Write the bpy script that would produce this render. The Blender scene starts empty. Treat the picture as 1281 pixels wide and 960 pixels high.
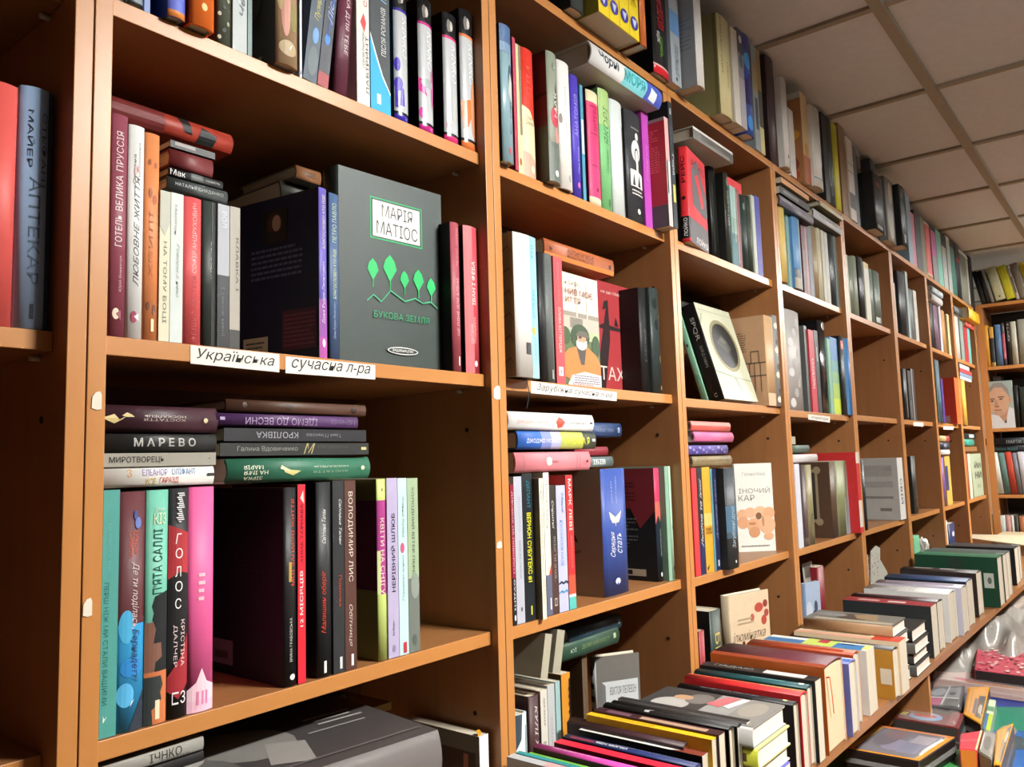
import bpy, bmesh, math, random
from mathutils import Vector, Matrix, Euler
from mathutils.geometry import tessellate_polygon

# ------------------------------------------------------------------ camera, world, light, exposure
SC = bpy.context.scene
COL = SC.collection
random.seed(7)
FPX, CXP, CYP = 1008.957, 640.5, 480.0
YAW, PITCH, ROLL = math.radians(51.41090), math.radians(5.59193), math.radians(-1.65345)
CAM = Vector((0.0, -0.755, 1.5))
fw = Vector((math.sin(YAW)*math.cos(PITCH), math.cos(YAW)*math.cos(PITCH), math.sin(PITCH)))
rt0 = Vector((math.cos(YAW), -math.sin(YAW), 0))
up0 = rt0.cross(fw)
rt = math.cos(ROLL)*rt0 + math.sin(ROLL)*up0
upv = -math.sin(ROLL)*rt0 + math.cos(ROLL)*up0
cd = bpy.data.cameras.new('camera')
cam = bpy.data.objects.new('camera', cd)
COL.objects.link(cam)
cd.sensor_fit = 'HORIZONTAL'
cd.sensor_width = 36.0
cd.lens = FPX/1281.0*36.0
cd.clip_start = 0.02
m3 = Matrix((rt, upv, -fw)).transposed()
cam.matrix_world = Matrix.Translation(CAM) @ m3.to_4x4()
SC.camera = cam
SC.view_settings.view_transform = 'Standard'
SC.view_settings.look = 'None'
SC.view_settings.gamma = 1.0
SC.view_settings.use_curve_mapping = False
SC.view_settings.exposure = 0.0
wd = bpy.data.worlds.new('world')
SC.world = wd
wd.use_nodes = True
wd.node_tree.nodes['Background'].inputs[0].default_value = (1.0, 0.93, 0.85, 1)
wd.node_tree.nodes['Background'].inputs[1].default_value = 0.25
CEIL = 2.6
LAMPS = [(1.24, -1.36, 0.5, 0.14, 102.0, 80.0), (4.95, -1.36, 1.2, 0.14, 140.0, 130.0), (7.6, -1.9, 1.1, 0.3, 60.0, 50.0)]   # x, y, length, width, watts down, watts of added ceiling fill up
LCOL = (1.0, 0.955, 0.88)


# pixel of the 1281x960 photograph -> point on a plane of the room
def ray(px, py):
    return rt*(px-CXP) + upv*(-(py-CYP)) + fw*FPX


def ony(px, py, y):
    d = ray(px, py)
    return CAM + d*((y-CAM.y)/d.y)


def onz(px, py, z):
    d = ray(px, py)
    return CAM + d*((z-CAM.z)/d.z)


def onx(px, py, x):
    d = ray(px, py)
    return CAM + d*((x-CAM.x)/d.x)


def _lin(k, a, p0, dirv):
    # find s so that the point p0 + s*dirv shows at pixel coordinate a (k: 0 = x, 1 = y)
    n = (rt*FPX - fw*(a-CXP)) if k == 0 else (-upv*FPX - fw*(a-CYP))
    return -n.dot(p0-CAM)/n.dot(dirv)


def x_at(px, y, z):
    return _lin(0, px, Vector((0, y, z)), Vector((1, 0, 0)))


def z_at(py, x, y):
    return _lin(1, py, Vector((x, y, 0)), Vector((0, 0, 1)))


def y_at(px, x, z):
    return _lin(0, px, Vector((x, 0, z)), Vector((0, 1, 0)))


# ------------------------------------------------------------------ materials
def lin(hexs):
    h = hexs.lstrip('#')
    if len(h) == 3:
        h = ''.join(c*2 for c in h)
    out = []
    for i in (0, 2, 4):
        c = int(h[i:i+2], 16)/255.0
        out.append(c/12.92 if c <= 0.04045 else ((c+0.055)/1.055)**2.4)
    return out


_M = {}


def mat(hexs, rough=0.42, name=None):
    key = (hexs, rough)
    if key in _M:
        return _M[key]
    m = bpy.data.materials.new(name or 'print_'+hexs.strip('#'))
    m.use_nodes = True
    nt = m.node_tree
    b = nt.nodes['Principled BSDF']
    c = lin(hexs)
    nz = nt.nodes.new('ShaderNodeTexNoise')
    nz.inputs['Scale'].default_value = 40.0
    nz.inputs['Detail'].default_value = 3.0
    mx = nt.nodes.new('ShaderNodeMix')
    mx.data_type = 'RGBA'
    mx.inputs[6].default_value = (c[0]*0.9, c[1]*0.9, c[2]*0.9, 1)
    mx.inputs[7].default_value = (min(1, c[0]*1.06), min(1, c[1]*1.06), min(1, c[2]*1.06), 1)
    tc = nt.nodes.new('ShaderNodeTexCoord')
    nt.links.new(tc.outputs['Object'], nz.inputs['Vector'])
    nt.links.new(nz.outputs[0], mx.inputs[0])
    nt.links.new(mx.outputs[2], b.inputs['Base Color'])
    b.inputs['Roughness'].default_value = rough
    b.inputs['Specular IOR Level'].default_value = 0.35
    _M[key] = m
    return m


def pages_mat(hexs, axis):
    # the edge of a paper block: fine leaves across the thickness
    key = ('pg', hexs, axis)
    if key in _M:
        return _M[key]
    m = bpy.data.materials.new('paper_block')
    m.use_nodes = True
    nt = m.node_tree
    b = nt.nodes['Principled BSDF']
    c = lin(hexs)
    tc = nt.nodes.new('ShaderNodeTexCoord')
    wv = nt.nodes.new('ShaderNodeTexWave')
    wv.wave_type = 'BANDS'
    wv.bands_direction = axis
    wv.inputs['Scale'].default_value = 160.0
    wv.inputs['Distortion'].default_value = 2.0
    wv.inputs['Detail'].default_value = 2.0
    mx = nt.nodes.new('ShaderNodeMix')
    mx.data_type = 'RGBA'
    mx.inputs[6].default_value = (c[0]*0.72, c[1]*0.7, c[2]*0.66, 1)
    mx.inputs[7].default_value = (c[0], c[1], c[2], 1)
    nt.links.new(tc.outputs['Object'], wv.inputs['Vector'])
    nt.links.new(wv.outputs[0], mx.inputs[0])
    nt.links.new(mx.outputs[2], b.inputs['Base Color'])
    b.inputs['Roughness'].default_value = 0.8
    _M[key] = m
    return m


def wood_mat(name, c0, c1, scale, axis, rough=0.38):
    m = bpy.data.materials.new(name)
    m.use_nodes = True
    nt = m.node_tree
    b = nt.nodes['Principled BSDF']
    tc = nt.nodes.new('ShaderNodeTexCoord')
    mp = nt.nodes.new('ShaderNodeMapping')
    sc = [scale, scale, scale]
    sc[axis] = scale*0.06
    mp.inputs['Scale'].default_value = sc
    nz = nt.nodes.new('ShaderNodeTexNoise')
    nz.inputs['Scale'].default_value = 1.0
    nz.inputs['Detail'].default_value = 5.0
    nz.inputs['Distortion'].default_value = 0.6
    cr = nt.nodes.new('ShaderNodeValToRGB')
    cr.color_ramp.elements[0].position = 0.3
    cr.color_ramp.elements[1].position = 0.7
    cr.color_ramp.elements[0].color = (*lin(c0), 1)
    cr.color_ramp.elements[1].color = (*lin(c1), 1)
    nt.links.new(tc.outputs['Object'], mp.inputs['Vector'])
    nt.links.new(mp.outputs[0], nz.inputs['Vector'])
    nt.links.new(nz.outputs[0], cr.inputs[0])
    nt.links.new(cr.outputs[0], b.inputs['Base Color'])
    b.inputs['Roughness'].default_value = rough
    return m


WOOD_V = wood_mat('shaded_cherry_laminate_upright', '#8e5f38', '#98683f', 45.0, 2)  # face laminate coloured darker than the edges to deepen interior shade
WOOD_H = wood_mat('shaded_cherry_laminate_shelf', '#8e5f38', '#98683f', 45.0, 0)
EDGE_V = wood_mat('cherry_edge_upright', '#b87c42', '#be8248', 30.0, 2, 0.36)
EDGE_H = wood_mat('cherry_edge_shelf', '#b87c42', '#be8248', 30.0, 0, 0.36)
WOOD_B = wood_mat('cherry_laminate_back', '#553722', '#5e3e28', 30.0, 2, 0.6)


# ------------------------------------------------------------------ objects
def link(name, bm, mats, parent=None, loc=None, rot=None, smooth=False):
    me = bpy.data.meshes.new(name)
    bm.normal_update()
    bm.to_mesh(me)
    bm.free()
    for m in mats:
        me.materials.append(m)
    o = bpy.data.objects.new(name, me)
    COL.objects.link(o)
    if loc is not None:
        o.location = loc
    if rot is not None:
        o.rotation_euler = rot
    if parent is not None:
        o.parent = parent
    if smooth:
        for p in me.polygons:
            p.use_smooth = True
    return o


def tag(o, label=None, cat=None, group=None, kind=None):
    if label:
        o['label'] = label
    if cat:
        o['category'] = cat
    if group:
        o['group'] = group
    if kind:
        o['kind'] = kind
    return o


def empty(name, loc=(0, 0, 0), rot=(0, 0, 0)):
    o = bpy.data.objects.new(name, None)
    o.empty_display_size = 0.05
    COL.objects.link(o)
    o.location = loc
    o.rotation_euler = rot
    return o


def box(bm, x0, x1, y0, y1, z0, z1, mi=0, bev=0.0):
    vs = [bm.verts.new((x, y, z)) for x in (x0, x1) for y in (y0, y1) for z in (z0, z1)]
    idx = [(0, 1, 3, 2), (4, 6, 7, 5), (0, 4, 5, 1), (2, 3, 7, 6), (0, 2, 6, 4), (1, 5, 7, 3)]
    fs = [bm.faces.new([vs[i] for i in f]) for f in idx]
    for f in fs:
        f.material_index = mi
    if bev > 0:
        es = list({e for f in fs for e in f.edges})
        r = bmesh.ops.bevel(bm, geom=es, offset=bev, segments=2, profile=0.5, affect='EDGES')
        for f in r['faces']:
            f.material_index = mi
    return fs


def cyl(bm, p0, p1, r0, r1=None, n=12, mi=0, cap=True):
    if r1 is None:
        r1 = r0
    p0 = Vector(p0)
    p1 = Vector(p1)
    d = (p1-p0).normalized()
    a = d.orthogonal().normalized()
    b = d.cross(a)
    r = []
    for p, rr in ((p0, r0), (p1, r1)):
        r.append([bm.verts.new(p+(a*math.cos(2*math.pi*i/n)+b*math.sin(2*math.pi*i/n))*rr) for i in range(n)])
    for i in range(n):
        f = bm.faces.new((r[0][i], r[0][(i+1) % n], r[1][(i+1) % n], r[1][i]))
        f.material_index = mi
        f.smooth = True
    if cap:
        bm.faces.new(r[0][::-1]).material_index = mi
        bm.faces.new(r[1]).material_index = mi


# ------------------------------------------------------------------ printing: text and shapes on covers
TEXTS = {}


def T(s, u0, v0, u1, v1, c, d='U', f='s', it=0.0, b=0.0):
    TEXTS[(s, it, b)] = None
    return ('t', f, (s, it, b), u0, v0, u1, v1, c, d)


def R_(u0, v0, u1, v1, c, f='s'):
    return ('p', f, [(u0, v0), (u1, v0), (u1, v1), (u0, v1)], c)


def E_(u0, v0, u1, v1, c, f='s', n=18):
    uc, vc, ru, rv = (u0+u1)/2, (v0+v1)/2, (u1-u0)/2, (v1-v0)/2
    return ('p', f, [(uc+ru*math.cos(2*math.pi*i/n), vc+rv*math.sin(2*math.pi*i/n)) for i in range(n)], c)


def P_(pts, c, f='s'):
    return ('p', f, pts, c)


def L_(u0, v0, u1, v1, n, c, f='s', seed=1, fill=0.45):
    # rows of small print too small to read
    rnd = random.Random(seed)
    out = []
    for i in range(n):
        v = v1-(i+0.5)*(v1-v0)/n
        h = (v1-v0)/n*fill/2
        u = u0
        end = u1-(0.25*(u1-u0)*rnd.random() if rnd.random() < 0.4 else 0.03*(u1-u0)*rnd.random())
        while u < end-0.01:
            e = min(end, u+(0.04+0.08*rnd.random())*(u1-u0))
            out.append([(u, v-h), (e, v-h), (e, v+h), (u, v+h)])
            u = e+0.018*(u1-u0)
    return ('m', f, out, c)


def make_texts():
    objs = {}
    for k in TEXTS:
        s, it, b = k
        cu = bpy.data.curves.new('lettering', 'FONT')
        cu.body = s
        cu.resolution_u = 2
        cu.shear = it
        cu.offset = b
        cu.space_line = 0.85
        o = bpy.data.objects.new('lettering', cu)
        COL.objects.link(o)
        objs[k] = o
    dg = bpy.context.evaluated_depsgraph_get()
    dg.update()
    for k, o in objs.items():
        me = o.evaluated_get(dg).to_mesh()
        vs = [(v.co.x, v.co.y) for v in me.vertices]
        fs = [tuple(p.vertices) for p in me.polygons]
        o.evaluated_get(dg).to_mesh_clear()
        if vs:
            x0 = min(v[0] for v in vs)
            x1 = max(v[0] for v in vs)
            y0 = min(v[1] for v in vs)
            y1 = max(v[1] for v in vs)
            vs = [((x-x0)/max(1e-6, x1-x0), (y-y0)/max(1e-6, y1-y0)) for x, y in vs]
        TEXTS[k] = (vs, fs)
    for o in objs.values():
        cu = o.data
        bpy.data.objects.remove(o)
        bpy.data.curves.remove(cu)


class Mats:
    def __init__(self):
        self.l = []
        self.k = {}

    def i(self, hexs, rough=0.42):
        key = (hexs, rough)
        if key not in self.k:
            self.k[key] = len(self.l)
            self.l.append(mat(hexs, rough))
        return self.k[key]


def _clip(poly, a, lo):
    # keep the part of a polygon with u >= a (lo) or u <= a
    out = []
    n = len(poly)
    for i in range(n):
        p, q = poly[i], poly[(i+1) % n]
        pin = (p[0] >= a) if lo else (p[0] <= a)
        qin = (q[0] >= a) if lo else (q[0] <= a)
        if pin:
            out.append(p)
        if pin != qin:
            t = (a-p[0])/(q[0]-p[0])
            out.append((a, p[1]+t*(q[1]-p[1])))
    return out


def strips(polys, n):
    """cut flat shapes along the facets of a rounded spine"""
    if n <= 1:
        return polys
    out = []
    for p in polys:
        u0 = min(q[0] for q in p)
        u1 = max(q[0] for q in p)
        for k in range(n):
            a, b = k/n, (k+1)/n
            if (u1 <= a and k < n) or u0 >= b:
                continue
            c = _clip(_clip(p, a, True), b, False)
            if len(c) > 2:
                out.append(c)
    return out


def tris(pts):
    # concave outline -> triangles
    vs = [Vector((p[0], p[1], 0)) for p in pts]
    return [[pts[i] for i in t] for t in tessellate_polygon([vs])]


def decals(bm, ms, decs, mapper, rough, nf=1):
    """mapper(face, u, v, lift) -> local point. Prints lie a hair above the cover."""
    n = 0
    for dc in decs:
        n += 1
        lift = 0.00022+0.00008*n
        f = dc[1]
        if dc[0] == 'p':
            polys = tris(dc[2]) if len(dc[2]) > 3 else [dc[2]]
            mi = ms.i(dc[3], rough)
        elif dc[0] == 'm':
            polys = dc[2]
            mi = ms.i(dc[3], rough)
        else:
            vs, fs = TEXTS[dc[2]]
            u0, v0, u1, v1, d = dc[3], dc[4], dc[5], dc[6], dc[8]
            q = []
            for a, b in vs:
                if d == 'U':
                    q.append((u0+(1-b)*(u1-u0), v0+a*(v1-v0)))
                elif d == 'D':
                    q.append((u0+b*(u1-u0), v1-a*(v1-v0)))
                elif d == 'R':      # upside down
                    q.append((u1-a*(u1-u0), v1-b*(v1-v0)))
                else:
                    q.append((u0+a*(u1-u0), v0+b*(v1-v0)))
            mi = ms.i(dc[7], rough)
            polys = [[q[i] for i in ff] for ff in fs]
        if f == 's' and nf > 1:
            polys = strips(polys, nf)
        cache = {}
        for pts in polys:
            bv = []
            for a, b in pts:
                k = (round(a, 5), round(b, 5))
                if k not in cache:
                    cache[k] = bm.verts.new(mapper(f, a, b, lift))
                if cache[k] not in bv:
                    bv.append(cache[k])
            if len(bv) < 3:
                continue
            try:
                fc = bm.faces.new(bv)
            except ValueError:
                continue
            fc.material_index = mi
            fc.normal_update()
            want = mapper(f, pts[0][0], pts[0][1], 1.0)-mapper(f, pts[0][0], pts[0][1], 0.0)
            if fc.normal.dot(want) < 0:
                fc.normal_flip()


# ------------------------------------------------------------------ books
NBOOK = [0]


def make_book(B):
    """local frame: x = thickness, y = depth away from the spine, z = height; spine faces -y"""
    w, h, d = B['w'], B['h'], B['d']
    bulge = B.get('bulge', 0.0)
    hard = B.get('hard', True)
    col = B['col']
    rough = B.get('rough', 0.5)
    sc = B.get('side', col)
    fc = B.get('front', sc)
    t = min(0.0026 if hard else 0.0009, w*0.2)
    bands = sorted(B.get('bands', []))          # (top fraction, colour) from the bottom up
    if not bands or bands[-1][0] < 1.0:
        bands = bands+[(1.0, col)]
    sb = B.get('sbands') or [(1.0, sc)]
    levels = sorted(set([0.0]+[min(1.0, b[0]) for b in bands]+[min(1.0, b[0]) for b in sb]))
    ms = Mats()
    n = 6 if bulge > 0.0004 else 1
    outer = [(0, d)]+[(w*i/n, -bulge*(1-(2.0*i/n-1)**2)) for i in range(n+1)]+[(w, d)]
    inner = [(t, d)]+[(t+(w-2*t)*i/n, t-bulge*(1-(2.0*i/n-1)**2)) for i in range(n+1)]+[(w-t, d)]
    bm = bmesh.new()
    rings = []
    for lv in levels:
        rings.append(([bm.verts.new((x, y, lv*h)) for x, y in outer], [bm.verts.new((x, y, lv*h)) for x, y in inner]))
    N = len(outer)

    def bandcol(bl, v):
        for tp, c in bl:
            if v < tp:
                return c
        return bl[-1][1]
    for k in range(len(levels)-1):
        vm = (levels[k]+levels[k+1])/2
        cs = bandcol(bands, vm)
        cb = bandcol(sb, vm)
        cf = cb if B.get('sbands') else fc
        (o0, i0), (o1, i1) = rings[k], rings[k+1]
        for i in range(N-1):
            f = bm.faces.new((o0[i], o0[i+1], o1[i+1], o1[i]))
            if i == 0:
                f.material_index = ms.i(cb, rough)
            elif i == N-2:
                f.material_index = ms.i(cf, rough)
            else:
                f.material_index = ms.i(cs, rough)
                f.smooth = n > 1
            f = bm.faces.new((i0[i+1], i0[i], i1[i], i1[i+1]))
            f.material_index = ms.i('#d8d2c4', 0.7)
        for a in (0, N-1):
            q = (o0[a], o1[a], i1[a], i0[a]) if a == 0 else (o0[a], i0[a], i1[a], o1[a])
            bm.faces.new(q).material_index = ms.i(cb if a == 0 else cf, rough)
    for (o, ii), flip in ((rings[0], False), (rings[-1], True)):
        for i in range(N-1):
            q = (o[i], ii[i], ii[i+1], o[i+1])
            f = bm.faces.new(q[::-1] if flip else q)
            f.material_index = ms.i(sc if i in (0, N-2) else col, rough)

    def mapper(face, u, v, lift):
        if face == 's':
            k = min(n-1, max(0, int(u*n)))
            ya, yb = [-bulge*(1-(2.0*j/n-1)**2) for j in (k, k+1)]
            return Vector((w*u, ya+(yb-ya)*(u*n-k)-lift, v*h))
        if face == 'b':      # left cover, seen from its outside: fore-edge on the left
            return Vector((-lift, d*(1-u), v*h))
        if face == 'f':      # right cover: spine on the left
            return Vector((w+lift, d*u, v*h))
        return Vector((w*u, d*v, h+lift))    # 'h' head
    decals(bm, ms, B.get('dec', []), mapper, rough, n)
    NBOOK[0] += 1
    root = empty(B.get('name', 'book'))
    root.matrix_world = B['M']
    tag(root, B['label'], B.get('cat', 'book'), B.get('group'))
    link('cover', bm, ms.l, root)
    pb = bmesh.new()
    pz = 0.003 if hard else 0.0006
    box(pb, t+0.0002, w-t-0.0002, t+0.0004, d-(0.003 if hard else 0.0003), pz, h-pz)
    link('page_block', pb, [pages_mat(B.get('paper', '#cfc7b4'), 'X')], root)
    if B.get('ribbon'):
        rb = bmesh.new()
        c, pts, rw = B['ribbon']
        prev = None
        for x, y, z in pts:
            a = rb.verts.new((x, y, z))
            b2 = rb.verts.new((x+rw[0], y+rw[1], z+rw[2]))
            if prev:
                rb.faces.new((prev[0], prev[1], b2, a))
            prev = (a, b2)
        rr = link('ribbon_bookmark', rb, [mat(c, 0.5)], root)
        sm = rr.modifiers.new('thick', 'SOLIDIFY')
        sm.thickness = 0.0006
    return root


BOOKS = []
CTX = {}


def shelf(Z, group, phrase, y=0.0155):
    CTX.update(Z=Z, group=group, phrase=phrase, y=y)


def _lab(label):
    return label if label.endswith('!') is False and CTX['phrase'] == '' else (label[:-1] if label.endswith('!') else label+' '+CTX['phrase'])


def put(B, M, label):
    B['M'] = M
    B['label'] = _lab(label)
    B.setdefault('group', CTX['group'])
    BOOKS.append(B)
    return B


def up(label, xl, xr, yt, col, y=None, b=None, lean=0.0, rot=0.0, h=None, d=None, z=None, ry=None, **kw):
    """a book standing spine out; xl/xr: spine edges at its foot, yt: top of the spine, in photo pixels"""
    Z = CTX['Z'] if z is None else z
    if b is not None:
        y = onz(b[0], b[1], Z).y
    elif y is None:
        y = CTX['y']
    if ry is None:
        X0, X1 = x_at(xl, y, Z), x_at(xr, y, Z)
    else:       # edges read at photo row ry instead of at the foot
        X0, X1 = ony(xl, ry, y).x, ony(xr, ry, y).x
    w = max(0.003, X1-X0-0.0003)
    if h is None:
        h = z_at(yt, (X0+X1)/2, y)-Z
    bulge = kw.pop('bulge', min(0.004, w*0.13) if kw.get('hard', True) else 0.0)
    if d is None:
        d = min(0.64*h, 0.132)
    B = dict(w=w, h=h, d=d, col=col, bulge=bulge, **kw)
    B['P'] = dict(k='up', x=X0, y=y, Z=Z, rot=rot, lean=lean)
    return put(B, None, label)


def flat(label, xl, xr, yt, yb, col, y=None, d=None, rev=False, ref='l', rot=0.0, z0=None, **kw):
    """a book lying down, spine to the front. xl/xr: ends of the spine, yt/yb: its top and bottom pixel rows
    at the left end (ref 'l') or the right end (ref 'r'); rev: head to the right"""
    if y is None:
        y = CTX['y']
    pl = xl if ref == 'l' else xr
    zb = ony(pl, yb, y).z if z0 is None else z0
    zt = ony(pl, yt, y).z
    zm = (zb+zt)/2
    X0, X1 = x_at(xl, y, zm), x_at(xr, y, zm)
    w = zt-zb-0.0004
    h = X1-X0
    if d is None:
        d = min(0.66*h, 0.14)
    bulge = kw.pop('bulge', min(0.004, w*0.13) if kw.get('hard', True) else 0.0)
    sw = {'U': 'D', 'D': 'U', 'H': 'H', 'R': 'R'}
    if not rev:
        kw['dec'] = [dc[:8]+(sw[dc[8]],) if dc[0] == 't' else dc for dc in kw.get('dec', [])]
    B = dict(w=w, h=h, d=d, col=col, bulge=bulge, **kw)
    B['P'] = dict(k='flat', x=X0, y=y, Z=zb, rot=rot, lean=0)
    return put(B, None, label)


def face(label, xl, xr, yt, col, th=0.02, y=None, b=None, rot=0.0, tilt=0.0, h=None, z=None, **kw):
    """a book standing with its front cover to the room, spine on the left"""
    Z = CTX['Z'] if z is None else z
    if b is not None:
        y = onz(b[0], b[1], Z).y
    elif y is None:
        y = CTX['y']
    X0, X1 = x_at(xl, y, Z), x_at(xr, y, Z)
    d = X1-X0
    if h is None:
        h = z_at(yt, (X0+X1)/2, y)-Z
    # local x -> -y, local y -> +x
    A = Matrix(((0, 1, 0, 0), (-1, 0, 0, 0), (0, 0, 1, 0), (0, 0, 0, 1)))
    M = (Matrix.Translation((X0, y, Z+0.0006)) @ Matrix.Rotation(math.radians(rot), 4, 'Z') @ Matrix.Translation((0, 0, th*math.sin(math.radians(tilt)))) @ Matrix.Rotation(math.radians(-tilt), 4, 'X')
         @ Matrix.Translation((0, th, 0)) @ A)
    B = dict(w=th, h=h, d=d/max(0.2, math.cos(math.radians(rot))), col=col, bulge=kw.pop('bulge', min(0.003, th*0.1)), **kw)
    return put(B, M, label)


def faceq(label, tl, tr, y, th, col, Z=None, **kw):
    """front cover to the room, placed by the photo pixels of its two upper corners; y: distance of the left one"""
    Z = CTX['Z'] if Z is None else Z
    yt = kw.pop('yt', None)
    if yt is None:
        a = ony(tl[0], tl[1], y)
        b = onz(tr[0], tr[1], a.z)
    else:       # tl, tr are the two feet of the cover
        a = onz(tl[0], tl[1], Z)
        b = onz(tr[0], tr[1], Z)
        a.z = z_at(yt, a.x, a.y)
        b.z = a.z
    dv = b-a
    A = Matrix(((0, 1, 0, 0), (-1, 0, 0, 0), (0, 0, 1, 0), (0, 0, 0, 1)))
    M = Matrix.Translation((a.x, a.y, Z+0.0006)) @ Matrix.Rotation(math.atan2(dv.y, dv.x), 4, 'Z') @ Matrix.Translation((0, th, 0)) @ A
    B = dict(w=th, h=a.z-Z, d=dv.length, col=col, bulge=kw.pop('bulge', min(0.003, th*0.1)), **kw)
    return put(B, M, label)


def spine_up(label, lx, ly, rx, col, y=-0.02, L=0.205, Z=None, rot=0.0, z=None, **kw):
    """a book standing on its fore-edge, spine uppermost, its length reaching out from the bookcase.
    (lx, ly): photo pixel of the far left upper corner, rx: pixel column of the far right one"""
    Z = ZL if Z is None else Z
    P = ony(lx, ly, y) if z is None else onz(lx, ly, z)
    y = P.y
    X1 = x_at(rx, y, P.z)
    w = max(0.004, X1-P.x-0.0003)
    bulge = kw.pop('bulge', min(0.004, w*0.13) if kw.get('hard', True) else 0.0)
    d = P.z-Z-bulge-0.0008
    A = Matrix(((1, 0, 0, 0), (0, 0, 1, 0), (0, -1, 0, 0), (0, 0, 0, 1)))    # y -> -z, z -> +y
    M = Matrix.Translation((P.x, P.y, P.z-bulge)) @ Matrix.Rotation(math.radians(rot), 4, 'Z') @ Matrix.Translation((0, -L, 0)) @ A
    B = dict(w=w, h=L, d=d, col=col, bulge=bulge, **kw)
    return put(B, M, label)


def far_up(label, xl, xr, yt, yb, col, lean=0.0, h=None, d=0.15, **kw):
    """a book in the bookcase across the far end, spine towards the aisle; xl/xr read at the foot row yb"""
    a, b = onx(xl, yb, FX+0.006), onx(xr, yb, FX+0.006)
    Z = CTX['Z']
    w = max(0.004, a.y-b.y-0.0003)
    if h is None:
        h = onx((xl+xr)/2, yt, FX+0.006).z-Z
    bulge = kw.pop('bulge', min(0.003, w*0.12))
    M = (Matrix.Translation((FX+0.006+bulge, a.y, Z+0.0006+abs(math.sin(math.radians(lean)))*w)) @ Matrix.Rotation(math.radians(-90), 4, 'Z') @ Matrix.Rotation(math.radians(lean), 4, 'Y'))
    return put(dict(w=w, h=h, d=d, col=col, bulge=bulge, **kw), M, label)


def far_flat(label, xl, xr, yt, yb, col, d=0.15, **kw):
    a, b = onx(xl, yb, FX+0.006), onx(xr, yb, FX+0.006)
    t = onx(xl, yt, FX+0.006)
    w = t.z-a.z-0.0004
    h = a.y-b.y
    A = Matrix(((0, 0, 1, 0), (0, 1, 0, 0), (-1, 0, 0, 0), (0, 0, 0, 1)))
    M = Matrix.Translation((FX+0.008, a.y, a.z+w)) @ Matrix.Rotation(math.radians(-90), 4, 'Z') @ A
    sw = {'U': 'D', 'D': 'U', 'H': 'H', 'R': 'R'}
    kw['dec'] = [dc[:8]+(sw[dc[8]],) if dc[0] == 't' else dc for dc in kw.get('dec', [])]
    return put(dict(w=w, h=h, d=d, col=col, bulge=min(.003, w*.1), **kw), M, label)


def place(B):
    P = B['P']
    if P['k'] == 'up':
        w = B['w']
        zo = math.sin(math.radians(abs(P['lean'])))*w/2
        return (Matrix.Translation((P['x']+w/2, P['y']+B['bulge'], P['Z']+0.0006+zo)) @ Matrix.Rotation(math.radians(P['rot']), 4, 'Z')
                @ Matrix.Rotation(math.radians(P['lean']), 4, 'Y') @ Matrix.Translation((-w/2, 0, 0)))
    # lying: local z (height) runs along +x, local x (thickness) runs down
    A = Matrix(((0, 0, 1, 0), (0, 1, 0, 0), (-1, 0, 0, 0), (0, 0, 0, 1)))
    M = Matrix.Translation((P['x'], P['y']+B['bulge'], P['Z']+B['w'])) @ A
    if P['rot']:
        pv = Vector((P['x']+B['h']/2, P['y'], 0))
        M = Matrix.Translation(pv) @ Matrix.Rotation(math.radians(P['rot']), 4, 'Z') @ Matrix.Translation(-pv) @ M
    return M


def settle():
    """neighbours in a row stand side by side and stay inside their bay"""
    rows = {}
    for B in BOOKS:
        if 'P' in B and B.get('free') is None:
            rows.setdefault(B['group'], []).append(B)
    for g, row in rows.items():
        ups = sorted([B for B in row if B['P']['k'] == 'up' and abs(B['P']['lean']) < 3], key=lambda B: B['P']['x'])
        fl = [B for B in row if B['P']['k'] == 'flat']

        def bay(B, ln):
            P = B['P']
            if P['Z'] > 2.27 or P['y']+B['d'] < 0.0:
                return -9.0, 99.0
            c = P['x']+ln/2
            for i in range(9):
                lo = POST[i-1][1] if i else -0.27
                hi = POST[i][0]
                if c < (POST[i][0]+POST[i][1])/2:
                    return lo+0.0008, hi-0.0008
            return -9.0, 99.0

        def meet(A, B):
            return (A['P']['y'] < B['P']['y']+B['d']-0.001 and B['P']['y'] < A['P']['y']+A['d']-0.001
                    and A['P']['Z'] < B['P']['Z']+B['h'] and B['P']['Z'] < A['P']['Z']+A['h'])
        for j, B in enumerate(ups):
            lo, hi = bay(B, B['w'])
            B['lim'] = (lo, hi)
            need = lo
            for A in ups[:j]:
                if meet(A, B):
                    need = max(need, A['P']['x']+A['w']+0.0003)
            if B['P']['x'] < need:
                dl = need-B['P']['x']
                cut = min(dl, 0.35*B['w'])
                B['w'] -= cut
                B['P']['x'] += dl
        for j in range(len(ups)-1, -1, -1):
            B = ups[j]
            lim = B['lim'][1]
            for A in ups[j+1:]:
                if meet(A, B):
                    lim = min(lim, A['P']['x']-0.0003)
            over = B['P']['x']+B['w']-lim
            if over > 0:
                cut = min(over, 0.3*B['w'])
                B['w'] -= cut
                B['P']['x'] -= over-cut
            B['bulge'] = min(B['bulge'], B['w']*0.2)
        for B in fl:
            lo, hi = bay(B, B['h'])
            x0, x1 = max(B['P']['x'], lo), min(B['P']['x']+B['h'], hi)
            B['P']['x'], B['h'] = x0, x1-x0


def build_books():
    make_texts()
    settle()
    seen = {}
    for B in BOOKS:
        if B['label'] in seen:
            print('DUPLICATE LABEL', B['label'])
        n = len(B['label'].split())
        if n < 4 or n > 16:
            print('LABEL LENGTH', n, B['label'])
        seen[B['label']] = 1
        if B['M'] is None:
            B['M'] = place(B)
        make_book(B)
# ------------------------------------------------------------------ room shell
def plane_box(name, x0, x1, y0, y1, z0, z1, m):
    bm = bmesh.new()
    box(bm, x0, x1, y0, y1, z0, z1)
    return tag(link(name, bm, [m]), kind='structure')


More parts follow.
